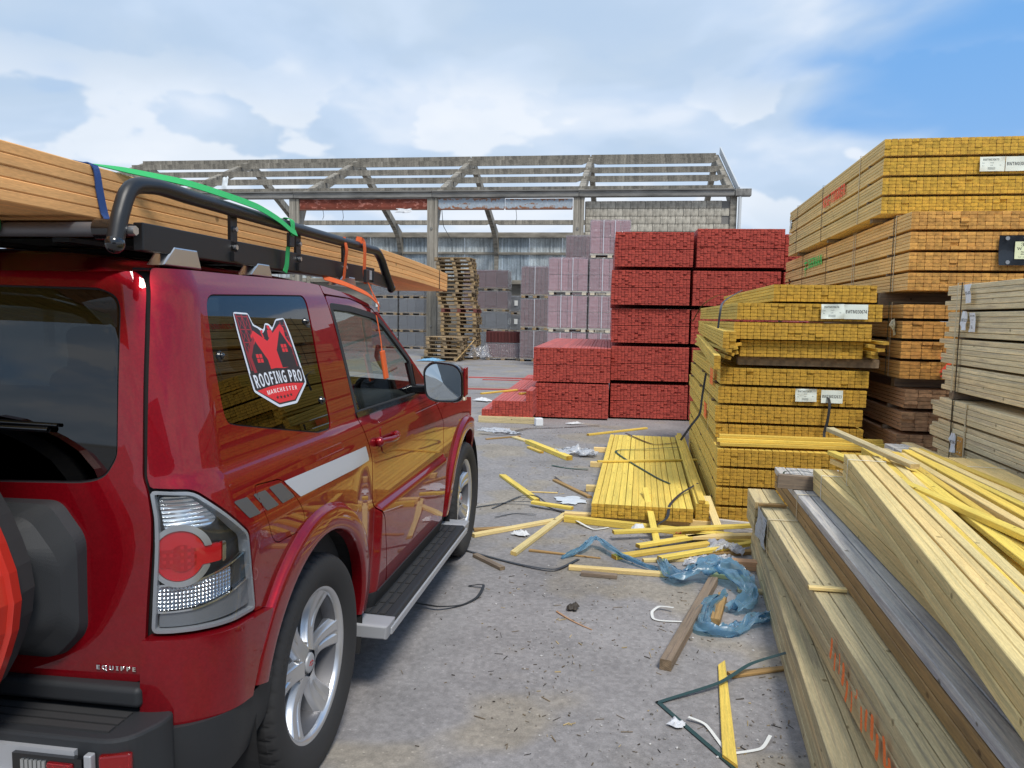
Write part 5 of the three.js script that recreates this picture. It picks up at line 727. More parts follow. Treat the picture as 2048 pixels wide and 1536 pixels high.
    sub('chrome_ring', minus(ringO, [disc, 0.001], [tab, 0.001]), { off: -0.006, th: 0.024, step: 0.005 }, silver);
    sub('tab_end', poly([[-0.626, 1.016], [-0.614, 1.010], [-0.614, 0.962], [-0.626, 0.956]], 0.002), { off: -0.008, th: 0.02, step: 0.004 }, chrome);
    sub('indicator_lens', poly([[-0.795, 0.912], [-0.70, 0.916], [-0.59, 0.935], [-0.59, 0.870], [-0.70, 0.852], [-0.798, 0.850]], 0.008), { off: -0.014, th: 0.015, step: 0.006 }, facet2);
    sub('side_reflector', poly([[-0.585, 0.936], [-0.512, 0.960], [-0.503, 0.885], [-0.585, 0.869]], 0.008), { off: -0.016, th: 0.012, step: 0.006 }, std({ color: lin(0.06, 0.062, 0.066), metalness: 0.4, roughness: 0.3 }));
    sub('lower_reflector', poly([[-0.795, 0.842], [-0.70, 0.843], [-0.503, 0.878], [-0.500, 0.800], [-0.69, 0.803], [-0.797, 0.806]], 0.006), { off: -0.013, th: 0.012, step: 0.006 }, std({ color: lin(0.20, 0.21, 0.225), metalness: 0.3, roughness: 0.35 }));
    sub('lens_trim', minus(poly([[-0.800, 0.919], [-0.70, 0.923], [-0.506, 0.967], [-0.496, 0.879], [-0.70, 0.844], [-0.803, 0.843]], 0.010), [poly([[-0.795, 0.914], [-0.70, 0.918], [-0.511, 0.961], [-0.502, 0.883], [-0.70, 0.849], [-0.798, 0.848]], 0.010), 0]), { off: -0.008, th: 0.008, step: 0.0035 }, chrome);
    sub('cover', shrink(oLamp, 0.004), { off: 0.003, th: 0, step: 0.010 }, lens);
  }
  // ---- roof, windscreen, bonnet, nose
  {
    const yr = pchip([[-0.75, 1.722], [-0.6, 1.735], [0.24, 1.742], [0.73, 1.709], [0.985, 1.660], [1.3, 1.474], [1.66, 1.266]]);
    const grid = (x0, x1, nx, nz, fn, back = false) => { const b = new MB(), id = []; for (let i = 0; i <= nx; i++) for (let j = 0; j <= nz; j++) { const p = fn(lerp(x0, x1, i / nx), j / nz * 2 - 1); id.push(b.v(p, V(0, 1, 0), p.x, p.z)); } for (let i = 0; i < nx; i++) for (let j = 0; j < nz; j++) { const a = id[i * (nz + 1) + j], c = a + 1, d = a + nz + 1, e = d + 1; b.tri(a, c, d); b.tri(c, e, d); } const g = b.geo(); g.computeVertexNormals(); return g; };
    const edge = (x) => { const y = yr(x); return Math.min(Wy(y), 0.76) - 0.004; };
    part(car, 'roof', grid(-0.70, 0.985, 40, 24, (x, v) => { const e = edge(x) * (x < -0.5 ? 1 - 0.24 * ((-0.5 - x) / 0.2) ** 2 : 1); return V(x, yr(x) - 0.004 + 0.062 * (1 - Math.abs(v) ** 3.2) * smooth(-0.72, -0.5, x), v * e); }), paint);
    part(car, 'windscreen', grid(0.985, 1.66, 12, 12, (x, v) => { const y = yr(x); return V(x + 0.10 * (1 - v * v) + 0.0, y + 0.035 * (1 - v * v), v * (Wy(y) - 0.012)); }), clearGlass);
    part(car, 'bonnet', grid(1.68, 3.18, 24, 20, (x, v) => { const t = (x - 1.68) / 1.5, tp = Math.max(0, x - 2.62), w = 0.872 - 0.55 * tp * tp; return V(x, 1.125 - 0.09 * t * t + 0.055 * (1 - Math.abs(v) ** 2.6) + 0.03 * smooth(0.12, 0, t), v * w); }), paint);
    part(car, 'front_grille', grid(0, 1, 10, 12, (t, v) => V(3.18 + 0.10 * Math.sin(t * 2.6) - 0.12 * v * v, 1.03 - t * 0.65, v * 0.70)), gloss);
    part(car, 'cowl_panel', grid(1.60, 1.72, 3, 10, (x, v) => V(x, 1.255 - (x - 1.6) * 0.95 + 0.03 * (1 - v * v), v * 0.83)), black);
  }
  // ---- lower body, wheel wells, floor
  both('wheel_liner', (() => { const b = new MB(); for (const c of [0, 2.545]) { const N = 28; for (let k = 0; k < N; k++) { const a0 = Math.PI * (-0.12 + 1.24 * k / N), a1 = Math.PI * (-0.12 + 1.24 * (k + 1) / N), P = (a, z) => V(c + 0.468 * Math.cos(a), 0.40 + 0.468 * Math.sin(a), z); b.quad(P(a0, 0.89), P(a1, 0.89), P(a1, 0.52), P(a0, 0.52)); } } return b.geo(); })(), dark);
  part(car, 'floor_pan', new MB().box([1.2, 0.36, 0], [3.5, 0.06, 1.56]).box([1.2, 0.30, 0.4], [3.4, 0.1, 0.1]).box([1.2, 0.30, -0.4], [3.4, 0.1, 0.1]).box([1.27, 0.42, 0], [1.55, 0.16, 1.62]).box([0, 0.386, 0], [0.12, 0.12, 1.5]).box([2.545, 0.386, 0], [0.12, 0.12, 1.5]).box([-0.55, 0.40, 0], [0.2, 0.3, 1.3]).geo(), dark);
  both('sill', panel(poly([[0.46, 0.415], [2.08, 0.415], [2.08, 0.30], [0.46, 0.30]], 0.02), { off: 0.004, th: 0.03 }), black);
  // bumper: black band round the corner and the step across the back
  const bumpS = (q, y, off = 0) => { const p = surf(q, y, off + 0.006 + 0.03 * smooth(-0.45, -0.75, q)); return p; };
  both('bumper_valance', panel(poly([[-0.86, 0.550], [-0.675, 0.545], [-0.47, 0.530], [-0.375, 0.56], [-0.40, 0.40], [-0.50, 0.345], [-0.86, 0.33]], 0.015), { S: bumpS, th: 0.05 }), black);
  {
    const stepG = new THREE.Group(); stepG.name = 'rear_step'; car.add(stepG);
    const sh = new THREE.Shape(); const o = round([[-0.80, 0.0, 0.02], [0.80, 0.0, 0.02], [0.80, 0.05, 0.02], [0.76, 0.15, 0.06], [-0.76, 0.15, 0.06], [-0.80, 0.05, 0.02]], 0.02); o.forEach(([a, b], i) => (i ? sh.lineTo(a, b) : sh.moveTo(a, b)));
    const e = new THREE.ExtrudeGeometry(sh, { depth: 0.20, bevelEnabled: true, bevelSize: 0.008, bevelThickness: 0.008, bevelSegments: 2 });
    e.applyMatrix4(new THREE.Matrix4().makeBasis(V(0, 0, -1), V(-1, 0, 0), V(0, 1, 0)).setPosition(-0.745, 0.383, 0)); part(stepG, 'step_body', e, black);
    const tread = new MB(); for (const z of [-0.49, 0, 0.49]) for (let k = 0; k < 3; k++) tread.box([-0.79 - k * 0.034, 0.5935, z], [0.026, 0.006, 0.44]); part(stepG, 'step_tread', tread.geo(), rubber);
    const sf = new MB(); sf.box([-0.908, 0.515, 0], [0.016, 0.10, 1.30]); part(stepG, 'silver_trim', sf.geo(), greySilver);
    for (const s of [-1, 1]) {
      const t = new MB(); t.box([-0.919, 0.512, s * 0.585], [0.016, 0.082, 0.185]); part(stepG, 'fog_lamp_frame', t.geo(), gloss);
      part(stepG, 'fog_lamp', new RoundedBoxGeometry(0.014, 0.058, 0.068, 3, 0.005).translate(-0.927, 0.512, s * 0.622), redLens);
      const r2 = new MB(); for (let k = 0; k < 6; k++) r2.box([-0.926, 0.512, s * (0.522 + k * 0.0115)], [0.012, 0.058, 0.008]); part(stepG, 'fog_reflector', r2.geo(), std({ color: lin(0.55, 0.56, 0.55), metalness: 0.7, roughness: 0.2 }));
      part(stepG, 'silver_bracket', new RoundedBoxGeometry(0.02, 0.10, 0.020, 3, 0.004).translate(-0.915, 0.512, s * 0.69), greySilver);
      part(stepG, 'rear_reflector', new RoundedBoxGeometry(0.02, 0.072, 0.075, 3, 0.008).rotateY(s * 0.35).translate(-0.895, 0.522, s * 0.745), redLens);
    }
    part(stepG, 'tow_plate', new RoundedBoxGeometry(0.02, 0.12, 0.14, 3, 0.006).translate(-0.92, 0.44, 0.47), greySilver);
    part(car, 'tailgate_strip', new RoundedBoxGeometry(0.05, 0.055, 1.46, 3, 0.015).translate(-0.755, 0.632, 0), black);
  }
  // spare wheel carrier and cover on the tailgate
  {
    const sp = new THREE.Group(); sp.name = 'spare_wheel_carrier'; car.add(sp);
    const loft = (secs) => { const b = new MB(), n = secs[0].p.length; for (let k = 0; k < secs.length - 1; k++) for (let i = 0; i < n; i++) { const j = (i + 1) % n, A = (s, m) => V(s.x, s.p[m][1], s.p[m][0]); b.quad(A(secs[k], i), A(secs[k], j), A(secs[k + 1], j), A(secs[k + 1], i)); } const L = secs[secs.length - 1], c = V(L.x, L.p.reduce((a, q) => a + q[1], 0) / n, L.p.reduce((a, q) => a + q[0], 0) / n); for (let i = 0; i < n; i++) { const j = (i + 1) % n, a = V(L.x, L.p[i][1], L.p[i][0]), d = V(L.x, L.p[j][1], L.p[j][0]); b.quad(c, a, d, d.clone()); } return b.geo(); };
    const oct = (z1, y0, y1, ch, r, cz = 0) => round([[-z1 + cz, y0 + ch], [-z1 + ch + cz, y0], [z1 - ch + cz, y0], [z1 + cz, y0 + ch], [z1 + cz, y1 - ch * 1.3], [z1 - ch + cz, y1], [-z1 + ch + cz, y1], [-z1 + cz, y1 - ch * 1.3]], r);
    part(sp, 'carrier_frame', loft([{ x: -0.735, p: oct(0.575, 0.715, 1.135, 0.07, 0.03) }, { x: -0.775, p: oct(0.565, 0.722, 1.128, 0.075, 0.03) }, { x: -0.80, p: oct(0.535, 0.745, 1.10, 0.085, 0.04) }, { x: -0.835, p: oct(0.47, 0.77, 1.075, 0.05, 0.02) }, { x: -0.90, p: oct(0.455, 0.78, 1.07, 0.05, 0.02) }]), black);
    part(sp, 'carrier_rib', new MB().box([-0.872, 0.985, 0.455], [0.06, 0.02, 0.03]).box([-0.872, 0.83, 0.458], [0.06, 0.018, 0.03]).geo(), black);
    const ringS = (x, r, cy = 0.945) => ({ x, p: [...Array(36)].map((_, k) => { const a = -k / 36 * 2 * Math.PI, f = 1 + 0.012 * Math.cos(8 * a); return [0.135 + r * f * Math.cos(a), cy - r * f * Math.sin(a) * 0.98]; }) });
    part(sp, 'spare_tyre', loft([ringS(-0.86, 0.375), ringS(-0.94, 0.386), ringS(-1.02, 0.375)]), rubber);
    part(sp, 'spare_cover', loft([ringS(-0.945, 0.412), ringS(-0.975, 0.418), ringS(-0.978, 0.405), ringS(-1.03, 0.402), ringS(-1.04, 0.392), ringS(-1.065, 0.33), ringS(-1.07, 0.2)]), paintBright);
  }
  {
    const b = new MB(); let z = 0; for (const ch of 'EQUIPPE') { const g = new TextGeometry(ch, { font, size: 0.0115, depth: 0.003, curveSegments: 6, bevelEnabled: true, bevelSize: 0.0003, bevelThickness: 0.0004, bevelSegments: 1 }); g.computeBoundingBox(); const w = g.boundingBox.max.x - g.boundingBox.min.x; g.translate(-g.boundingBox.min.x, 0, 0); g.scale(1.35, 1, 1); g.applyMatrix4(new THREE.Matrix4().makeBasis(V(0, 0, 1), V(0, 1, 0), V(-1, 0, 0)).setPosition(surf(QMID + 0.60 + z, 0.695).x - 0.0012, 0.690, 0.592 + z)); b.add(g.index ? g : (() => { g.setIndex([...Array(g.attributes.position.count).keys()]); g.clearGroups(); return g; })()); z += w * 1.35 + 0.0055; }
    part(car, 'model_lettering', b.geo(), chrome);
    const w = new MB(); w.add(tube([V(-0.742, 1.305, -0.05), V(-0.748, 1.318, 0.2), V(-0.742, 1.315, 0.47)], 0.008, 8)); w.add(tube([V(-0.738, 1.325, -0.02), V(-0.742, 1.332, 0.22), V(-0.734, 1.326, 0.49)], 0.005, 8)); part(car, 'rear_wiper', w.geo(), gloss);
  }
  // ---- side step
  for (const fx of [(g) => g, mirrorZ]) {
    const s = new THREE.Group(); s.name = 'side_step'; car.add(s);
    part(s, 'step_board', fx(new RoundedBoxGeometry(1.56, 0.05, 0.18, 4, 0.015).translate(1.29, 0.315, 0.905)), black);
    const tr = new MB(); for (let k = 0; k < 3; k++) for (let i = 0; i < 11; i++) tr.box([0.64 + i * 0.13, 0.3425, 0.862 + k * 0.038], [0.115, 0.006, 0.024]); part(s, 'step_tread', fx(tr.geo()), rubber);
    part(s, 'step_edge', fx(new RoundedBoxGeometry(1.56, 0.032, 0.012, 3, 0.005).translate(1.29, 0.302, 0.998)), greySilver);
    for (const [x, d] of [[0.50, -1], [2.08, 1]]) { const sh = new THREE.Shape([[0.83, 0.292], [0.985, 0.292], [0.992, 0.335], [0.83, 0.340]].map(([a, b]) => new THREE.Vector2(a, b))); const e = new THREE.ExtrudeGeometry(sh, { depth: 0.07, bevelEnabled: true, bevelSize: 0.010, bevelThickness: 0.025, bevelSegments: 4 }); e.applyMatrix4(new THREE.Matrix4().makeBasis(V(0, 0, 1), V(0, 1, 0), V(-1, 0, 0)).setPosition(x + 0.05, 0, 0)); e.setIndex([...Array(e.attributes.position.count).keys()]); part(s, 'step_end_cap', fx(e), greySilver); }
    part(s, 'step_bracket', fx(new MB().box([0.7, 0.33, 0.78], [0.06, 0.03, 0.2]).box([1.9, 0.33, 0.78], [0.06, 0.03, 0.2]).geo()), dark);
  }
  // ---- door mirrors
  for (const [fx, s] of [[(g) => g, 1], [mirrorZ, -1]]) {
    const m = new THREE.Group(); m.name = 'door_mirror'; car.add(m);
    const o = round([[0.920, 1.205, 0.035], [0.905, 1.352, 0.04], [0.955, 1.392, 0.03], [1.08, 1.380, 0.04], [1.118, 1.335, 0.03], [1.122, 1.20, 0.03], [1.09, 1.178, 0.03], [0.965, 1.178, 0.03]], 0.03);
    const sec = (x, k, dz = 0, dy = 0) => o.map(([z, y]) => V(x, 1.28 + dy + (y - 1.28) * k, 1.013 + dz + (z - 1.013) * k));
    const lo = (secs, cap) => { const b = new MB(), n = o.length; for (let k = 0; k < secs.length - 1; k++) for (let i = 0; i < n; i++) { const j = (i + 1) % n; b.quad(secs[k][i], secs[k][j], secs[k + 1][j], secs[k + 1][i]); } if (cap) { const L = secs[secs.length - 1], c = L.reduce((a, p) => a.add(p), V()).multiplyScalar(1 / n); for (let i = 0; i < n; i++) b.quad(c, L[i], L[(i + 1) % n], L[(i + 1) % n].clone()); } return b.geo(); };
    part(m, 'mirror_bezel', fx(lo([sec(1.352, 0.86), sec(1.338, 0.90), sec(1.336, 0.97), sec(1.345, 1.0), sec(1.365, 1.005)], false)), gloss);
    part(m, 'mirror_cap', fx(lo([sec(1.365, 1.003), sec(1.42, 0.99), sec(1.47, 0.86, 0, -0.005), sec(1.50, 0.55, 0, -0.01)], true)), s > 0 ? gloss : paint);
    part(m, 'mirror_side', fx(new RoundedBoxGeometry(0.07, 0.15, 0.012, 3, 0.005).rotateZ(0.05).translate(1.40, 1.285, 1.1215)), paint);
    part(m, 'side_indicator', fx(new RoundedBoxGeometry(0.05, 0.018, 0.016, 3, 0.006).translate(1.39, 1.196, 1.118)), phy({ color: lin(0.8, 0.68, 0.5), roughness: 0.15, clearcoat: 1 }));
    { const b = new MB(), n = o.length, q = sec(1.350, 0.885), c = V(1.347, 1.28, 1.013); for (let i = 0; i < n; i++) b.quad(c, q[i], q[(i + 1) % n], q[(i + 1) % n].clone()); const g = b.geo(); const cs = [c]; g.applyMatrix4(new THREE.Matrix4().makeTranslation(-1.35, -1.28, -1.013)); g.applyMatrix4(new THREE.Matrix4().makeRotationY(R(10)).premultiply(new THREE.Matrix4().makeRotationZ(R(-2.2)))); g.applyMatrix4(new THREE.Matrix4().makeTranslation(1.35, 1.28, 1.013)); part(m, 'mirror_glass', fx(g), std({ color: lin(0.50, 0.55, 0.58), metalness: 1, roughness: 0.01 })); }
    part(m, 'mirror_foot', fx(new RoundedBoxGeometry(0.075, 0.05, 0.16, 3, 0.015).translate(1.44, 1.235, 0.88)), gloss);
  }
  // ---- wheels
  {
    const rt = 0.386, w = 0.262, prof = [];
    for (const [r, z] of [[0.262, 0.098], [0.268, 0.108], [0.290, 0.122], [0.325, 0.131], [0.352, 0.130], [0.369, 0.124], [0.379, 0.113], [0.384, 0.098]]) prof.push([r, z, 0]);
    for (const z of [0.096, 0.062, 0.060, 0.050, 0.048, 0.012, 0.010]) prof.push([z === 0.060 || z === 0.050 ? rt - 0.008 : z === 0.010 ? rt - 0.008 : rt, z, z > 0.062 ? 1 : z < 0.048 ? 0.4 : 0]);
    const full = [...prof, ...prof.slice().reverse().map(([r, z, k]) => [r, -z, k])], N = 288, tb = new MB(), id = [];
    for (let i = 0; i <= N; i++) { const a = i / N * 2 * Math.PI; for (const [r, z, k] of full) { const sh = z > 0 ? 0 : 1.5, ph = mod(i + sh * 2 + Math.abs(z) * 60, 6), cut = (Math.abs(z) > 0.095 && r > 0.375) || k > 0 ? (ph < 1.6 ? (r > 0.375 && Math.abs(z) > 0.09 ? 0.0065 : 0.004 * k) : 0) : 0; const rr = r - cut; id.push(tb.v(V(rr * Math.cos(a), rr * Math.sin(a), z), V(), i / N * 24, z * 10)); } }
    const n = full.length; for (let i = 0; i < N; i++) for (let k = 0; k < n - 1; k++) { const a = id[i * n + k], b = id[i * n + k + 1], c = a + n, d = b + n; tb.tri(a, b, c); tb.tri(b, d, c); }
    const tyre = tb.geo(); tyre.computeVertexNormals();
    const lathe = (pts, seg = 72) => new THREE.LatheGeometry(pts.map(([r, z]) => new THREE.Vector2(r, z)), seg).rotateX(Math.PI / 2);
    const lip = lathe([[0.232, -0.11], [0.236, 0.02], [0.246, 0.075], [0.251, 0.092], [0.256, 0.103], [0.268, 0.107], [0.272, 0.103], [0.266, 0.092]]);
    const barrel = lathe([[0.245, 0.085], [0.232, 0.02], [0.226, -0.09]]);
    const spoke = (() => {
      const b = new MB(), nt = 22, nv = 26, P = (t, v) => { const r = lerp(0.045, 0.256, t), hw = lerp(0.040, 0.064, t) - 0.010 * Math.sin(Math.PI * t), dz = 0.082 - 0.022 * Math.sin(Math.PI * Math.min(1, t * 1.05)) + 0.010 * t, gr = 0.009 * smooth(0.16, 0.06, Math.abs(v)) * smooth(0.34, 0.42, t) * smooth(0.96, 0.90, t); return V(r, hw * v, dz - 0.003 * v * v - 0.022 * smooth(0.72, 1.0, Math.abs(v)) - gr); };
      const id = []; for (let i = 0; i <= nt; i++) for (let j = 0; j <= nv; j++) id.push(b.v(P(i / nt, j / nv * 2 - 1), V(), i, j));
      for (let i = 0; i < nt; i++) for (let j = 0; j < nv; j++) { const a = id[i * (nv + 1) + j], c = a + 1, d = a + nv + 1, e = d + 1; b.tri(a, d, c); b.tri(c, d, e); }
      const g = b.geo(); g.computeVertexNormals(); const s = new MB().add(g);
      for (const v of [-1, 1]) for (let i = 0; i < nt; i++) { const a = P(i / nt, v), c = P((i + 1) / nt, v), d = c.clone(), e = a.clone(); d.z -= 0.045; e.z -= 0.045; v > 0 ? s.quad(c, a, e, d) : s.quad(a, c, d, e); }
      return s.geo();
    })();
    const rim = new MB().add(lip); for (let k = 0; k < 6; k++) rim.add(spoke, new THREE.Matrix4().makeRotationZ(k * Math.PI / 3)); rim.add(lathe([[0.0, 0.070], [0.062, 0.072], [0.072, 0.060], [0.075, 0.02]], 48));
    const rimG = rim.geo(), bolts = new MB(); for (let k = 0; k < 6; k++) bolts.add(new THREE.CylinderGeometry(0.010, 0.011, 0.03, 6).rotateX(Math.PI / 2).translate(0.068 * Math.cos((k + 0.5) * Math.PI / 3), 0.068 * Math.sin((k + 0.5) * Math.PI / 3), 0.058));
    const boltG = bolts.geo(), cap = lathe([[0, 0.088], [0.030, 0.087], [0.036, 0.082], [0.037, 0.06]], 40);
    const mark = new MB(); for (const [x, y, r] of [[-0.012, 0.004, 0.9], [0.0, 0.006, 0.3], [0.010, 0.003, -0.4], [0.002, -0.006, 0.1]]) mark.box([0, 0, 0], [0.016, 0.0035, 0.001], { m: new THREE.Matrix4().makeRotationZ(r).setPosition(x, y, 0.0885) });
    const disc = lathe([[0.07, -0.02], [0.175, -0.02], [0.175, -0.045], [0.07, -0.045]], 48), caliper = new MB().box([-0.13, 0.06, -0.03], [0.07, 0.14, 0.07]).geo(), backing = lathe([[0.0, -0.10], [0.226, -0.10]], 40);
    const text = (s, r, a0) => { const b = new MB(); [...s].forEach((ch, i) => { if (ch === ' ') return; const g = new TextGeometry(ch, { font, size: 0.022, depth: 0.0015, curveSegments: 3, bevelEnabled: false }); g.setIndex([...Array(g.attributes.position.count).keys()]); g.clearGroups(); const a = a0 - i * 0.062; g.translate(-0.008, -0.01, 0); b.add(g, new THREE.Matrix4().makeRotationZ(a - Math.PI / 2).setPosition(r * Math.cos(a), r * Math.sin(a), 0.1295)); }); return b.geo(); };
    const letters = new MB().add(text('265/50R20', 0.338, 2.72)).add(text('107V', 0.338, 0.6)).geo();
    const flipY = (g) => g.clone().rotateY(Math.PI);
    for (const [x, s, turn] of [[0, 1, 0.06], [2.545, 1, 0.42], [0, -1, 0.3], [2.545, -1, 0.1]]) {
      const h = new THREE.Group(); h.name = 'wheel'; h.position.set(x, rt - 0.001, s * 0.776); h.rotation.z = turn; if (s < 0) h.rotation.y = Math.PI; car.add(h);
      part(h, 'tyre', tyre, rubber); part(h, 'tyre_lettering', letters, rubber); part(h, 'rim', rimG, alloy); part(h, 'rim_barrel', barrel, alloyDark); part(h, 'wheel_bolts', boltG, silver); part(h, 'centre_cap', cap, greySilver); part(h, 'cap_mark', mark.geo(), std({ color: lin(0.4, 0.03, 0.03), roughness: 0.5 })); part(h, 'brake_disc', disc, std({ color: lin(0.22, 0.21, 0.20), metalness: 0.8, roughness: 0.45 })); part(h, 'brake_caliper', caliper, alloyDark); part(h, 'wheel_back', backing, dark);
    }
  }
  // ---- inside
  {
    const seatCloth = std({ color: lin(0.030, 0.030, 0.032), roughness: 0.95 });
    const seat = (x, z, rear) => { const g = new THREE.Group(); g.name = rear ? 'rear_seat' : 'front_seat'; car.add(g); const wd = rear ? 1.2 : 0.50;
      part(g, 'seat_cushion', new RoundedBoxGeometry(0.50, 0.16, wd, 4, 0.06).translate(x, 0.74, z), seatCloth); part(g, 'seat_back', new RoundedBoxGeometry(0.16, 0.62, wd, 4, 0.07).rotateZ(0.24).translate(x - 0.28, 1.06, z), seatCloth);
      for (const dz of rear ? [-0.32, 0.32] : [0]) part(g, 'headrest', new RoundedBoxGeometry(0.10, 0.18, 0.28, 4, 0.045).rotateZ(0.15).translate(x - 0.37, 1.46, z + dz), seatCloth); };
    seat(0.98, 0.38, false); seat(0.98, -0.38, false); seat(0.15, 0, true);
    part(car, 'dashboard', new RoundedBoxGeometry(0.42, 0.32, 1.50, 4, 0.08).translate(1.62, 1.05, 0), trim);
    const sw = new MB(); const sm = new THREE.Matrix4().makeRotationY(Math.PI / 2).premultiply(new THREE.Matrix4().makeRotationZ(0.45)).setPosition(1.36, 1.10, 0.38); sw.add(new THREE.TorusGeometry(0.185, 0.015, 10, 40), sm); sw.add(new THREE.SphereGeometry(0.06, 16, 10).scale(1, 1, 0.4), sm); sw.add(new THREE.BoxGeometry(0.36, 0.035, 0.02), sm); sw.add(new THREE.BoxGeometry(0.035, 0.18, 0.02).translate(0, -0.09, 0), sm); part(car, 'steering_wheel', sw.geo(), trim);
    both('door_trim', new MB().box([0.9, 0.80, 0.80], [2.0, 0.72, 0.03]).box([-0.2, 0.95, 0.78], [0.8, 0.4, 0.03]).geo(), trim);
    both('pillar_trim', new MB().box([0, 0, 0], [0.13, 0.46, 0.02], { m: M4(0.36, 1.43, 0.765, 0, -0.19) }).geo(), trim);
    both('grab_handle', tube([V(1.30, 1.36, 0.775), V(1.24, 1.34, 0.74), V(1.12, 1.42, 0.735), V(1.06, 1.47, 0.76)], 0.013, 10), std({ color: lin(0.30, 0.27, 0.25), roughness: 0.7 }));
    part(car, 'headliner', new THREE.BoxGeometry(1.5, 0.015, 1.40).translate(0.15, 1.70, 0), std({ color: lin(0.25, 0.25, 0.25), roughness: 0.95 }));
    part(car, 'firewall', new THREE.BoxGeometry(0.04, 0.75, 1.55).translate(1.86, 0.75, 0), dark);
    part(car, 'parcel_cover', new THREE.BoxGeometry(0.46, 0.02, 1.2).translate(-0.42, 1.12, 0), trim);
  }
  // ---- roof rails and rack
  for (const s of [1, -1]) {
    const rr = new THREE.Group(); rr.name = 'roof_rail'; car.add(rr);
    const foot = (x0, x1, h) => { const sh = new THREE.Shape([[x0, 0], [x1, 0], [x1 - 0.02, h], [x0 + 0.05, h]].map(([a, b]) => new THREE.Vector2(a, b))); const e = new THREE.ExtrudeGeometry(sh, { depth: 0.035, bevelEnabled: true, bevelSize: 0.006, bevelThickness: 0.008, bevelSegments: 3 }); e.translate(0, 1.752, s * 0.675 - 0.017); return e; };
    part(rr, 'rail_foot', foot(-0.58, -0.40, 0.045), silver); part(rr, 'rail_foot', foot(-0.09, 0.06, 0.035), silver); part(rr, 'rail_foot', foot(0.70, 0.92, 0.035), silver);
    part(rr, 'rail_tube', tube([V(-0.50, 1.800, s * 0.675), V(-0.2, 1.802, s * 0.672), V(0.3, 1.800, s * 0.670), V(0.62, 1.793, s * 0.672), V(0.90, 1.765, s * 0.685)], 0.016, 10), greySilver);
  }
  const rack = new THREE.Group(); rack.name = 'roof_rack'; car.add(rack);
  const powder = std({ color: lin(0.012, 0.013, 0.015), roughness: 0.42, bumpMap: plasticGrain, bumpScale: 0.0002 });
  for (const s of [1, -1]) {
    part(rack, 'side_bar', new RoundedBoxGeometry(1.86, 0.072, 0.028, 3, 0.004).translate(0.26, 1.816, s * 0.685), powder);
    part(rack, 'side_tube', new THREE.TubeGeometry((() => { const c = new THREE.CurvePath(); const P = [V(-0.80, 1.785, s * 0.712), V(-0.775, 1.86, s * 0.712), V(-0.735, 1.925, s * 0.712), V(-0.65, 1.946, s * 0.712), V(-0.45, 1.945, s * 0.712), V(0.3, 1.938, s * 0.712), V(1.05, 1.935, s * 0.712), V(1.18, 1.932, s * 0.712), V(1.25, 1.90, s * 0.712), V(1.31, 1.85, s * 0.712), V(1.42, 1.762, s * 0.712)]; return new THREE.CatmullRomCurve3(P, false, 'centripetal'); })(), 120, 0.0208, 16), powder);
    part(rack, 'tube_end_cap', new THREE.SphereGeometry(0.0235, 16, 12).translate(-0.80, 1.785, s * 0.712), gloss); part(rack, 'tube_end_cap', new THREE.SphereGeometry(0.0235, 16, 12).translate(1.42, 1.762, s * 0.712), gloss);
    for (const x of [-0.20, 0.29, 0.78]) { const u = new MB(); u.box([x, 1.875, s * 0.694], [0.042, 0.135, 0.010]); u.box([x, 1.80, s * 0.704], [0.042, 0.03, 0.012]); part(rack, 'upright_plate', u.geo(), powder); const bt = new MB(); for (const dy of [0.012, -0.045]) bt.add(new THREE.CylinderGeometry(0.0085, 0.0085, 0.012, 6).rotateX(Math.PI / 2).translate(x, 1.875 + dy, s * 0.704)); part(rack, 'bolt', bt.geo(), silver); }
    part(rack, 'bolt', new THREE.CylinderGeometry(0.012, 0.012, 0.02, 6).rotateX(Math.PI / 2).translate(-0.765, 1.82, s * 0.735), silver);
    part(rack, 'rack_badge', new THREE.BoxGeometry(0.085, 0.045, 0.002).translate(1.10, 1.815, s * 0.7005), std({ color: lin(0.45, 0.46, 0.48), roughness: 0.5, metalness: 0.4 }));
    part(rack, 'front_bracket', new RoundedBoxGeometry(0.24, 0.055, 0.026, 3, 0.004).rotateZ(-0.08).translate(1.27, 1.80, s * 0.695), powder);
  }
  for (const x of [-0.66, -0.3, 0.1, 0.5, 0.9, 1.16]) part(rack, 'cross_bar', new RoundedBoxGeometry(0.05, 0.028, 1.36, 3, 0.004).translate(x, 1.832, 0), powder);
  part(rack, 'rear_tube', new THREE.CylinderGeometry(0.018, 0.018, 1.40, 14).rotateX(Math.PI / 2).translate(-0.775, 1.822, 0), alloyDark);
  both('tube_clamp', new THREE.CylinderGeometry(0.026, 0.026, 0.05, 16).rotateX(Math.PI / 2).translate(-0.775, 1.822, 0.675), gloss, rack);
  for (const z of [-0.45, -0.15, 0.15, 0.45]) part(rack, 'mesh_slat', new THREE.BoxGeometry(1.80, 0.012, 0.05).translate(0.25, 1.809, z), powder);
  for (const [x, z] of [[-0.48, 0.66], [0.0, 0.66], [0.8, 0.66], [-0.48, -0.66], [0.0, -0.66], [0.8, -0.66]]) part(rack, 'rack_foot', new THREE.BoxGeometry(0.06, 0.06, 0.05).translate(x, 1.795, z), gloss);
}

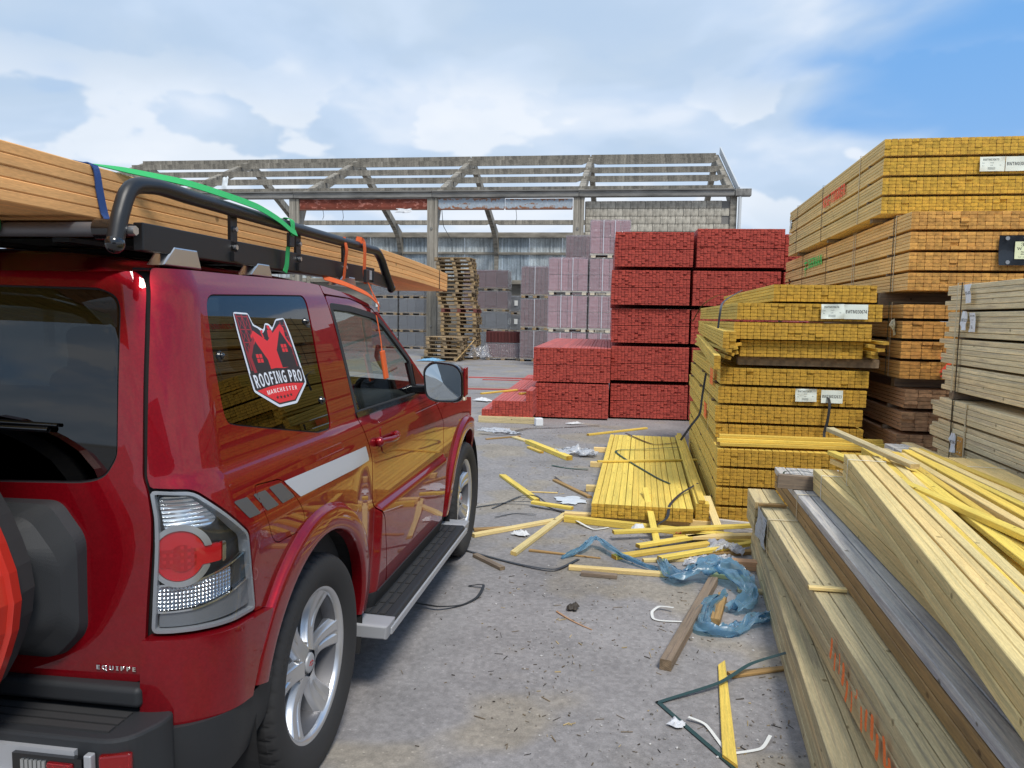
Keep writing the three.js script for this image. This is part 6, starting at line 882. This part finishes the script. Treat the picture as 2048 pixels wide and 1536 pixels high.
// ================================================================== the load on the roof rack and its straps
{
  const onCar = (o) => { o.position.copy(car.position); o.rotation.copy(car.rotation); return o; };
  const droop = (x) => (x > 0.9 ? -0.052 * ((x - 0.9) / 2.3) ** 2 : x < -0.9 ? 0.004 * (x + 0.9) : 0);
  const bend = (g, x0) => { const p = g.attributes.position; for (let i = 0; i < p.count; i++) p.setY(i, p.getY(i) + droop(p.getX(i) + x0)); g.computeVertexNormals(); return g; };
  const load = onCar(thing('batten_load', 'stack of orange battens strapped to the roof rack of the red car', 'timber load')), r = rng(404);
  const geos = [...Array(6)].map((_, k) => timber(4.96, 0.0255, 0.049, { seed: 500 + k, seg: 24 }));
  const bent = geos.map((g) => { const c = g.clone(); const p = c.attributes.position; for (let i = 0; i < p.count; i++) p.setY(i, p.getY(i) + droop(p.getX(i) - 1.78)); return c; });
  for (let c = 0; c < 8; c++) for (let q = 0; q < 5; q++) { const m = part(load, 'batten', bent[Math.floor(r() * 6)], WOOD.load[Math.floor(r() * 5)]); m.position.set(-1.78 + (r() - 0.5) * 0.03 * (c ? 1 : 0.3), 1.8565 + q * 0.0259, 0.578 - c * 0.0505 + (r() - 0.5) * 0.003); }
  const load2 = onCar(thing('batten_load', 'yellow battens lying beside the orange ones on the roof rack', 'timber load'));
  const yb = timber(3.2, 0.0255, 0.049, { seed: 520 }); for (let c = 0; c < 13; c++) for (let q = 0; q < 3; q++) { const m = part(load2, 'batten', yb, WOOD.bright[(c + q) % 5]); m.position.set(-1.6, 1.8565 + q * 0.0262, 0.165 - c * 0.0505); }
  for (const [x, h] of [[2.93, 0.002]]) { const b = new MB(), yy = 1.8565 + droop(x); b.box([x, yy + 0.066, 0.6045], [0.012, 0.136, 0.0015]); b.box([x, yy + 0.1335, 0.40], [0.012, 0.0015, 0.41]); part(load, 'strap', b.geo(), strapMat.black); }
  { const b = new MB(); b.box([0.52, 1.9225, 0.6045], [0.008, 0.136, 0.0015]); b.box([0.52, 1.99, 0.40], [0.008, 0.0015, 0.41]); part(load, 'strap', b.geo(), strapMat.black); }
  const webTex = dataTex(64, 64, (u, v, o) => { o[0] = o[1] = o[2] = 0.4 + 0.3 * Math.abs(mod(u * 8 + v * 4, 1) - 0.5) + 0.3 * Math.abs(mod(v * 12, 1) - 0.5); }, { srgb: false }); webTex.repeat.set(2, 1);
  const web = (c) => std({ color: lin(...c), roughness: 0.75, bumpMap: webTex, bumpScale: 0.0015 });
  const green = web([0.035, 0.46, 0.13]), blue = web([0.030, 0.085, 0.28]), orange = web([0.72, 0.12, 0.022]), dkgreen = web([0.012, 0.17, 0.05]);
  const strap = (label, mat, name, pieces) => { const g = onCar(thing(name, label, 'strap')); pieces.forEach(([n, geo, m]) => part(g, n, geo, m ?? mat)); return g; };
  const S = 0.606;
  strap('blue webbing strap wound round the rear of the orange battens', blue, 'webbing_strap', [['strap_web', ribbon([V(-0.70, 1.83, 0.64), V(-0.69, 1.87, 0.608), V(-0.705, 1.93, S), V(-0.72, 1.985, S), V(-0.735, 1.9935, 0.56), V(-0.95, 1.9935, 0.42), V(-1.3, 1.9935, 0.26), V(-1.5, 1.9935, 0.19)], 0.026, 0.003, V(0, 0, 1), 40, [V(0, 0, 1), V(0, 0, 1), V(0, 0, 1), V(0, 0.6, 0.8), V(0, 1, 0), V(0, 1, 0), V(0, 1, 0), V(0, 1, 0)])]]);
  strap('bright green ratchet strap draped over the load and the rack tube', green, 'webbing_strap', [
    ['strap_web', ribbon([V(-0.71, 1.9935, 0.575), V(-0.60, 1.996, 0.610), V(-0.46, 1.988, 0.690), V(-0.32, 1.978, 0.725), V(-0.12, 1.968, 0.738), V(0.02, 1.945, 0.745), V(0.12, 1.920, 0.745), V(0.17, 1.914, 0.744)], 0.024, 0.0025, V(0, 1, 0), 48, [V(0, 1, 0.1), V(0, 0.7, 0.7), V(0, 0.5, 0.85), V(0, 0.45, 0.9), V(0, 0.35, 0.95), V(0, 0.3, 0.95), V(0, 0.3, 0.95), V(0, 0.4, 0.9)])],
    ['strap_loop', ribbon([V(0.145, 1.905, 0.742), V(0.15, 1.955, 0.737), V(0.155, 1.966, 0.712), V(0.16, 1.950, 0.686)], 0.028, 0.0025, V(0, 0, 1), 24, [V(0, 0, 1), V(0, 0.6, 0.8), V(0, 1, 0), V(0, 0.6, -0.8)])],
    ['strap_tail', ribbon([V(0.150, 1.91, 0.738), V(0.148, 1.86, 0.722), V(0.148, 1.80, 0.716), V(0.140, 1.772, 0.712)], 0.028, 0.003, V(0, 0, 1), 20)],
    ['buckle', new RoundedBoxGeometry(0.040, 0.05, 0.014, 2, 0.003).translate(0.15, 1.888, 0.730), strapMat.black]]);
  strap('dark green strap end tied under the rear of the load', dkgreen, 'webbing_strap', [['strap_web', ribbon([V(-0.80, 1.790, 0.36), V(-0.80, 1.822, 0.385), V(-0.79, 1.848, 0.37), V(-0.79, 1.844, 0.29), V(-0.785, 1.848, 0.22)], 0.035, 0.003, V(-1, 0.2, 0.2), 30)], ['strap_tail', ribbon([V(-0.79, 1.85, 0.30), V(-0.81, 1.835, 0.25), V(-0.80, 1.84, 0.20)], 0.03, 0.003, V(-1, 0.4, 0), 16)]]);
  const o1 = surfaceHint(0.98, 1.66);
  strap('orange ratchet strap from the rack tube down to the windscreen pillar', orange, 'webbing_strap', [
    ['strap_web', ribbon([V(0.90, 1.962, 0.705), V(0.915, 1.955, 0.738), V(0.92, 1.90, 0.742), V(0.925, 1.82, 0.738), V(0.93, 1.765, 0.742)], 0.034, 0.003, V(0, 0, 1), 30)],
    ['strap_web', ribbon([V(0.93, 1.80, 0.742), V(0.955, 1.73, 0.765), V(0.985, 1.672, 0.785), V(0.97, 1.640, 0.792)], 0.030, 0.003, V(0.3, 0.2, 1), 24)],
    ['strap_web', ribbon([V(0.985, 1.672, 0.787), V(0.88, 1.715, 0.770), V(0.70, 1.752, 0.735), V(0.55, 1.775, 0.69)], 0.030, 0.003, V(0, 0.6, 0.8), 24)],
    ['strap_web', ribbon([V(0.70, 1.955, 0.725), V(0.705, 1.90, 0.735), V(0.72, 1.83, 0.722), V(0.73, 1.775, 0.712)], 0.028, 0.003, V(0, 0, 1), 20)],
    ['strap_tail', ribbon([V(0.925, 1.62, 0.796), V(0.92, 1.58, 0.806), V(0.915, 1.50, 0.822), V(0.90, 1.43, 0.834)], 0.018, 0.003, V(0.2, 0.2, 1), 20)],
    ['strap_bundle', new RoundedBoxGeometry(0.05, 0.13, 0.012, 2, 0.004).rotateX(-0.14).rotateZ(0.05).translate(0.90, 1.395, 0.842)],
    ['buckle', new RoundedBoxGeometry(0.045, 0.06, 0.016, 2, 0.003).translate(0.925, 1.80, 0.748), strapMat.black]]);
  function surfaceHint() { return null; }
}

// ================================================================== loose pieces on the ground
{
  const P3 = (x, z, y = 0) => V(x, y, z);
  let n = 0;
  const stick = (label, w, A, Bp, h, wd, { y = 0.001, group, seg = 1, bow = 0, taper = 0, y2 = null, name = 'loose_batten', cat = 'batten', skew = 0 } = {}) => {
    const a = V(A[0], y, A[1]), b = V(Bp[0], y2 ?? y, Bp[1]), l = a.distanceTo(b), X = b.clone().sub(a).normalize(), Z = X.clone().cross(V(0, 1, 0)).normalize(), Y = Z.clone().cross(X), k = 700 + n++;
    const m = single(name, timber(l, h, wd, { seed: k, seg, bow, taper, skew }), WOOD[w][k % 5], label, cat, group); m.quaternion.setFromRotationMatrix(new THREE.Matrix4().makeBasis(X, Y, Z)); m.position.copy(a); return m;
  };
  stick('yellow batten lying diagonally between the car and the flat pile', 'cream', [0.03, -5.14], [0.46, -6.22], 0.026, 0.052, { skew: 0.4 });
  stick('pale yellow batten running from the front wheel towards the flat pile', 'cream', [-0.27, -5.56], [0.36, -6.02], 0.026, 0.05, { y: 0.001 });
  stick('short brown batten beside the front wheel', 'umber', [-0.27, -5.72], [-0.03, -5.78], 0.02, 0.05);
  stick('yellow batten end left of the flat pile', 'bright', [0.19, -6.49], [0.52, -6.30], 0.026, 0.05, { y: 0.03 });
  stick('long thick yellow batten on the ground along the front of the flat pile', 'bright', [0.44, -6.04], [1.66, -5.60], 0.050, 0.05);
  const fan = 'yellow battens fanned out on the ground by the heap';
  stick('topmost fanned batten, long and bright yellow', 'bright', [0.76, -5.53], [1.86, -5.76], 0.026, 0.05, { y: 0.052, y2: 0.056, group: fan });
  stick('second fanned batten, crossing under the topmost one', 'bright', [0.90, -5.28], [1.52, -5.62], 0.026, 0.05, { y: 0.026, group: fan });
  stick('fanned batten lying flat in the middle of the spill', 'yellow', [0.71, -5.10], [1.45, -5.46], 0.026, 0.06, { group: fan });
  stick('lowest fanned batten nearest the camera', 'bright', [1.00, -5.00], [1.76, -5.40], 0.026, 0.05, { y: 0.028, y2: 0.03, group: fan });
  stick('brown fanned batten half under the others', 'umber', [1.16, -5.15], [1.74, -5.28], 0.026, 0.05, { group: fan });
  stick('short pale fanned batten end', 'cream', [0.90, -5.05], [1.28, -5.10], 0.02, 0.045, { group: fan });
  stick('tan batten in the fan close to the heap', 'tan', [1.30, -5.52], [1.84, -5.60], 0.026, 0.07, { y: 0.026, group: fan });
  stick('yellow batten at the back of the fan', 'yellow', [1.22, -5.62], [1.80, -5.52], 0.026, 0.06, { group: fan });
  stick('yellow batten lying under the blue plastic film', 'cream', [0.39, -4.87], [1.02, -4.76], 0.026, 0.05);
  stick('short brown batten offcut in front of the film covered batten', 'drab', [0.46, -4.76], [0.68, -4.71], 0.026, 0.045);
  stick('splintered yellow batten near the front wheel arch', 'bright', [-0.08, -7.72], [0.24, -6.68], 0.026, 0.06, { skew: 0.5 });
  stick('pair of chunky yellow offcuts before the low red pile', 'bright', [0.22, -9.80], [0.67, -8.68], 0.05, 0.08);
  stick('small yellow offcut beside the chunky pair', 'yellow', [0.22, -9.45], [0.37, -9.10], 0.025, 0.05);
  stick('thin brown lath touching the left side of the flat pile', 'umber', [0.44, -7.56], [0.72, -6.85], 0.02, 0.045);
  stick('thin pale sliver on the bare ground', 'cream', [0.16, -7.05], [0.44, -7.02], 0.010, 0.02, { name: 'sliver', cat: 'sliver' });
  stick('thin brown splinter between the car and the blue film', 'umber', [0.14, -5.24], [0.62, -5.10], 0.014, 0.028, { taper: 0.5, name: 'splinter', cat: 'splinter' });
  stick('grey brown offcut by the front wheel', 'drab', [-0.23, -5.10], [-0.04, -4.83], 0.022, 0.04);
  stick('square brown beam lying in the foreground by the heap', 'drab', [0.735, -3.45], [1.26, -4.62], 0.052, 0.055, { name: 'loose_beam', cat: 'beam' });
  stick('short brown block under the blue film', 'umber', [1.10, -3.97], [1.25, -4.37], 0.045, 0.05);
  { const m = stick('broken yellow splinter standing out in the near foreground', 'bright', [0.825, -2.70], [1.015, -3.52], 0.018, 0.052, { taper: 0.35, skew: 1.2, name: 'splinter', cat: 'splinter' }); }
  stick('small pale batten behind the blue film', 'cream', [1.28, -4.78], [1.52, -4.70], 0.026, 0.05);
  stick('thin lath at the foot of the heap beyond the film', 'treated', [1.38, -4.52], [1.55, -4.48], 0.02, 0.05);
  stick('grey weathered plank leaning at the foot of the middle yellow stack', 'grey', [1.58, -6.02], [2.02, -5.84], 0.055, 0.035, { name: 'loose_plank', cat: 'plank' });
  stick('upright yellow batten propped against the front of the flat pile', 'bright', [1.065, -5.42], [1.13, -6.35], 0.016, 0.05, { y: 0.002, y2: 0.205 });
  stick('yellow batten laid across the top of the flat pile', 'bright', [0.88, -7.72], [1.93, -7.90], 0.02, 0.03, { y: 0.166 });
  stick('thin yellow batten behind the far end of the flat pile', 'yellow', [1.06, -10.55], [2.0, -11.3], 0.025, 0.05);
  stick('short batten leaning between the flat pile and the middle stack', 'cream', [1.60, -5.72], [1.58, -6.1], 0.02, 0.06, { y: 0.002, y2: 0.2 });
  stick('brown splintered wood under the green strap', 'umber', [1.02, -3.40], [1.36, -3.50], 0.016, 0.05, { taper: 0.4, name: 'splinter', cat: 'splinter' });
  stick('small brown block at the foot of the heap', 'brown', [1.46, -4.95], [1.62, -4.92], 0.06, 0.07, { name: 'offcut', cat: 'offcut' });
  stick('brown twig on the concrete in the middle foreground', 'brown', [0.27, -4.14], [0.44, -3.90], 0.008, 0.012, { taper: 0.5, name: 'twig', cat: 'twig', seg: 5, bow: 0.012 });
  stick('pale offcut at the foot of the low red pile', 'cream', [0.04, -10.25], [0.20, -9.95], 0.02, 0.08, { name: 'offcut', cat: 'offcut' });
  stick('long thin brown lath near the low red pile', 'umber', [-0.33, -10.05], [0.12, -10.35], 0.016, 0.035);
  // strapping bands left on the ground
  const lay = (label, col, pts, w = 0.016, lift = 0.014, flat = true) => single('strapping_band', ribbon(pts.map(([x, z, y], i) => V(x, (y ?? (0.006 + lift * (0.4 + 0.6 * Math.sin(i * 2.1 + pts.length)))), z)), w, 0.0012, flat ? V(0, 1, 0) : V(0.2, 0.5, 0.8), pts.length * 10), strapMat[col], label, 'strapping band');
  lay('black strapping band running from the front wheel across the concrete', 'black', [[-0.30, -5.22], [0.04, -4.95], [0.29, -4.82], [0.47, -5.07]], 0.022, 0.01);
  lay('black strapping band lying left of the flat pile', 'black', [[-0.30, -6.43], [-0.03, -6.58], [0.19, -6.53], [0.45, -6.30]], 0.02, 0.03);
  lay('curled black strapping band beside the front tyre', 'black', [[-0.15, -6.40], [0.09, -6.82], [0.23, -6.77], [0.35, -6.5]], 0.018, 0.03);
  lay('dark grey strapping band in front of the side step', 'black', [[-0.66, -4.28], [-0.40, -4.13], [-0.26, -4.21], [-0.18, -4.32], [-0.15, -4.48], [-0.24, -4.52]], 0.017, 0.02);
  lay('dark green strapping band bent into a corner in the near foreground', 'teal', [[1.32, -3.46, 0.10], [1.12, -3.41, 0.06], [0.94, -3.28, 0.03], [0.665, -3.15, 0.008], [0.655, -3.12, 0.006], [0.81, -2.73, 0.006], [0.90, -2.50, 0.006]], 0.02);
  lay('white plastic band curled beside the brown beam', 'white', [[0.92, -4.16, 0.03], [0.85, -4.20, 0.02], [0.80, -4.15, 0.008], [0.79, -4.06, 0.006], [0.83, -4.03, 0.006], [0.97, -4.02, 0.006]], 0.016);
  lay('white plastic band left of the near splinter', 'white', [[0.74, -3.00, 0.02], [0.80, -2.96, 0.01], [0.83, -2.80, 0.005]], 0.014);
  lay('white plastic band right of the near splinter', 'white', [[0.84, -2.76, 0.006], [0.97, -2.80, 0.006], [1.03, -2.87, 0.02]], 0.014);
  lay('white plastic band lying before the flat pile', 'white', [[0.50, -6.04, 0.03], [0.64, -5.81, 0.008], [0.77, -5.86, 0.008]], 0.02);
  lay('green strapping band left of the flat pile', 'green', [[0.45, -8.33], [0.62, -8.2], [0.83, -8.12]], 0.03, 0.01);
  lay('long black strapping band along the red packs', 'black', [[-0.45, -10.54], [-0.13, -10.44], [0.24, -11.05], [0.72, -11.25], [1.33, -11.48]], 0.03, 0.02);
  lay('thin black strapping band near the car nose', 'black', [[-0.12, -6.10], [0.04, -6.25], [0.22, -6.19]], 0.012, 0.012);
  lay('black strapping band against the left side of the flat pile', 'black', [[0.45, -7.70], [0.57, -7.28], [0.72, -6.98]], 0.02, 0.02);
  lay('green strapping band lying bent on the flat pile', 'green', [[1.42, -6.75, 0.170], [1.33, -7.1, 0.170], [1.15, -8.35, 0.172], [1.5, -8.5, 0.178], [1.9, -8.6, 0.190]], 0.022);
  lay('black strapping band slanting down over the flat pile front', 'black', [[1.62, -6.55, 0.22], [1.42, -6.30, 0.185], [1.26, -5.96, 0.172], [1.20, -5.80, 0.10], [1.02, -5.72, 0.02]], 0.022);
  lay('black strapping band curling behind the flat pile', 'black', [[1.45, -9.7, 0.175], [1.65, -8.9, 0.172], [1.95, -9.0, 0.175]], 0.024);
  lay('black strapping band trailing over the collapsed yellow pack', 'black', [[2.62, -8.9, 1.97], [2.25, -8.1, 1.86], [1.97, -7.3, 1.785], [1.86, -6.95, 1.72], [1.83, -6.9, 1.55]], 0.02);
  lay('black strapping band looped over the left end of the collapsed pack', 'black', [[2.55, -8.6, 1.955], [2.30, -8.75, 1.90], [2.18, -8.95, 1.79], [2.10, -9.05, 1.60]], 0.02);
  lay('black strapping band dangling on the left side of the middle stack', 'black', [[1.55, -6.15, 1.20], [1.52, -6.12, 1.02], [1.50, -6.10, 0.88], [1.44, -6.10, 0.79], [1.36, -6.12, 0.66]], 0.018, 0, false);
  lay('black strapping band hanging over the middle stack front label', 'black', [[2.56, -6.30, 1.10], [2.555, -6.16, 0.98], [2.53, -6.12, 0.84], [2.50, -6.10, 0.74], [2.49, -6.04, 0.64]], 0.024, 0, false);
  lay('dark green band looped over the grey topped timber', 'teal', [[1.80, -5.02, 0.60], [1.86, -5.15, 0.612], [1.98, -5.18, 0.612], [2.08, -5.12, 0.605]], 0.012);
  // torn plastic film
  const blueFilm = phy({ color: lin(0.30, 0.55, 0.72), roughness: 0.30, transmission: 0.72, thickness: 0, side: THREE.DoubleSide });
  const clearFilm = phy({ color: lin(0.72, 0.74, 0.78), roughness: 0.35, transmission: 0.5, thickness: 0, side: THREE.DoubleSide });
  const filmStrip = (label, mat, pts, wid, hgt, seed, twist = 1) => {
    const c = new THREE.CatmullRomCurve3(pts.map(([x, z, y]) => V(x, y ?? 0.01, z))), N = pts.length * 16, Mx = 16, b = new MB(), id = [];
    for (let i = 0; i <= N; i++) { const u = i / N, p = c.getPoint(u), t = c.getTangent(u), s = t.clone().cross(V(0, 1, 0)).normalize(), env = Math.sin(Math.PI * clamp(u * 0.94 + 0.03)), w = wid * (0.35 + 0.65 * env) * (0.65 + 0.7 * vn(u * 7, seed, 5)); for (let j = 0; j <= Mx; j++) { const v = j / Mx - 0.5, fold = fbm(v * 9 + seed, u * 5 * pts.length / 4, seed, 4), fine = Math.abs(fbm(v * 22 + 3, u * 9 + seed, seed + 2, 3) - 0.5), q = p.clone().addScaledVector(s, v * w + (vn(u * 9, j * 0.7, seed + 8) - 0.5) * 0.3 * w).addScaledVector(t, (fold - 0.5) * 0.05); q.y = Math.max(0.004, p.y - 0.01 + hgt * (fold * 1.3 - 0.32) * (1 - Math.abs(v) * 0.9) + hgt * 0.9 * fine); id.push(b.v(q, V(0, 1, 0), u, v)); } }
    for (let i = 0; i < N; i++) for (let j = 0; j < Mx; j++) { const a = id[i * (Mx + 1) + j], d = a + 1, e = a + Mx + 1, f = e + 1; b.tri(a, e, d); b.tri(d, e, f); }
    const g = b.geo(); g.computeVertexNormals(); return single('plastic_film', g, mat, label, 'plastic film');
  };
  filmStrip('thin streamer of blue plastic film between the battens', blueFilm, [[0.36, -5.08], [0.48, -5.18, 0.03], [0.61, -5.34, 0.06], [0.75, -5.08, 0.04], [0.95, -4.82]], 0.045, 0.05, 3);
  filmStrip('crumpled blue plastic film draped over the brown beam', blueFilm, [[1.00, -4.95], [1.05, -4.62, 0.03], [1.19, -4.66, 0.07], [1.31, -4.72, 0.08], [1.40, -4.54, 0.06], [1.38, -4.28, 0.03], [1.24, -4.14]], 0.17, 0.12, 7);
  filmStrip('twisted blue plastic film lying in front of the heap', blueFilm, [[1.26, -4.34, 0.02], [1.10, -4.14, 0.03], [1.03, -3.88], [1.18, -3.88], [1.30, -3.97, 0.02], [1.44, -4.08]], 0.11, 0.09, 11);
  filmStrip('dusty clear film beside the fanned battens', clearFilm, [[1.16, -4.98], [1.35, -5.02, 0.03], [1.55, -5.02]], 0.14, 0.07, 13);
  filmStrip('dirty clear film on the ground left of the flat pile', clearFilm, [[0.52, -9.1], [0.75, -9.0, 0.03], [1.0, -8.9]], 0.3, 0.12, 17);
  filmStrip('flattened clear film on the concrete near the low red pile', clearFilm, [[-0.45, -10.9], [-0.1, -10.75], [0.1, -10.5]], 0.3, 0.06, 19);
  filmStrip('small clear film scrap under the fan of battens', clearFilm, [[1.36, -5.22], [1.5, -5.25, 0.05], [1.62, -5.2]], 0.12, 0.08, 23);
  const scrap = (label, x, z, w, d, h, col, seed, name = 'paper_scrap', cat = 'scrap') => { const m = single(name, crumple(w, d, h, seed, 10), std({ color: lin(...col), roughness: 0.65, side: THREE.DoubleSide }), label, cat); m.position.set(x, 0.002, z); m.rotation.y = seed; return m; };
  const white = [0.66, 0.67, 0.68];
  scrap('flat white paper sheet left of the flat pile', 0.54, -6.72, 0.26, 0.22, 0.03, [0.56, 0.60, 0.64], 5); scrap('crumpled white paper before the flat pile', 0.99, -5.82, 0.11, 0.10, 0.08, white, 8); scrap('crumpled white paper beside the diagonal batten', 0.08, -5.62, 0.12, 0.07, 0.06, white, 9); scrap('red and white wrapper behind the fanned battens', 1.34, -5.78, 0.18, 0.08, 0.06, [0.50, 0.03, 0.05], 10, 'wrapper', 'wrapper'); scrap('white scrap at the left edge of the flat pile', 0.86, -9.02, 0.2, 0.12, 0.08, white, 11); scrap('silver foil scrap in the near foreground', 0.685, -2.96, 0.06, 0.05, 0.03, [0.6, 0.62, 0.66], 12, 'foil_scrap', 'scrap'); scrap('white scrap on the ground before the red packs', 0.98, -11.7, 0.25, 0.12, 0.04, white, 13); scrap('grey plastic scrap among the fanned battens', 1.50, -5.40, 0.2, 0.14, 0.09, [0.35, 0.35, 0.38], 14); scrap('pale scrap beyond the low red pile', -0.55, -14.6, 0.35, 0.2, 0.12, white, 15); scrap('dark scrap beyond the car nose on the far ground', -1.6, -15.5, 0.5, 0.25, 0.10, [0.10, 0.10, 0.10], 16); scrap('small dark leaf heap on the concrete in the middle foreground', 0.36, -4.18, 0.07, 0.06, 0.05, [0.05, 0.04, 0.03], 17, 'leaf_clump', 'debris');
  // splinters, straw and grit over the concrete
  const r = rng(2024), dens = (x, z) => { const a = Math.exp(-(((x - 0.8) / 0.75) ** 2)) * smooth(-2.3, -3.2, z) * smooth(-12.5, -10, z), b = 0.07 * smooth(0.35, 0.7, fbm(x * 0.8 + 9, z * 0.8, 71, 3)); return a * (0.25 + 1.5 * smooth(0.42, 0.62, fbm(x * 2.1, z * 2.1, 77, 3))) + b; };
  const inst = (name, geo, mat, N, size, area, label, cols) => { const im = new THREE.InstancedMesh(geo, mat, N), m = new THREE.Matrix4(), q = new THREE.Quaternion(), c = new THREE.Color(); let k = 0, guard = 0; while (k < N && guard++ < N * 60) { const z = -2.2 - (r() ** 1.6) * area, x = -2.4 + r() * 6.5 * (0.4 + 0.6 * -z / area); if (r() > dens(x, z) * 1.2) continue; q.setFromEuler(new THREE.Euler((r() - 0.5) * 0.25, r() * 6.3, (r() - 0.5) * 0.25)); const s = size(); m.compose(V(x, 0.003, z), q, V(...s)); im.setMatrixAt(k, m); const t = cols[Math.floor(r() * cols.length)], f = 0.7 + 0.6 * r(); im.setColorAt(k, c.setRGB(t[0] * f, t[1] * f, t[2] * f)); k++; } im.count = k; im.name = name; im.castShadow = im.receiveShadow = true; scene.add(im); Object.assign(im.userData, { label, category: 'litter', kind: 'stuff' }); };
  inst('wood_splinters', new THREE.BoxGeometry(1, 1, 1), std({ color: lin(1, 1, 1), roughness: 0.9 }), 650, () => [0.010 + 0.045 * r() ** 3, 0.0015 + 0.002 * r(), 0.0012 + 0.004 * r() ** 2], 10, 'scattered splinters and straw on the concrete', [[0.10, 0.075, 0.05], [0.16, 0.12, 0.075], [0.42, 0.32, 0.16], [0.05, 0.042, 0.035], [0.22, 0.17, 0.11]]);
  inst('grit', new THREE.DodecahedronGeometry(0.5, 0), std({ color: lin(1, 1, 1), roughness: 0.95 }), 1500, () => { const s = 0.003 + 0.011 * r() ** 3; return [s, s * 0.7, s * (0.7 + 0.5 * r())]; }, 11, 'loose grit and crumbs on the concrete', [[0.30, 0.29, 0.28], [0.45, 0.44, 0.43], [0.15, 0.14, 0.13], [0.24, 0.21, 0.18]]);
}

renderer.render(scene, camera);
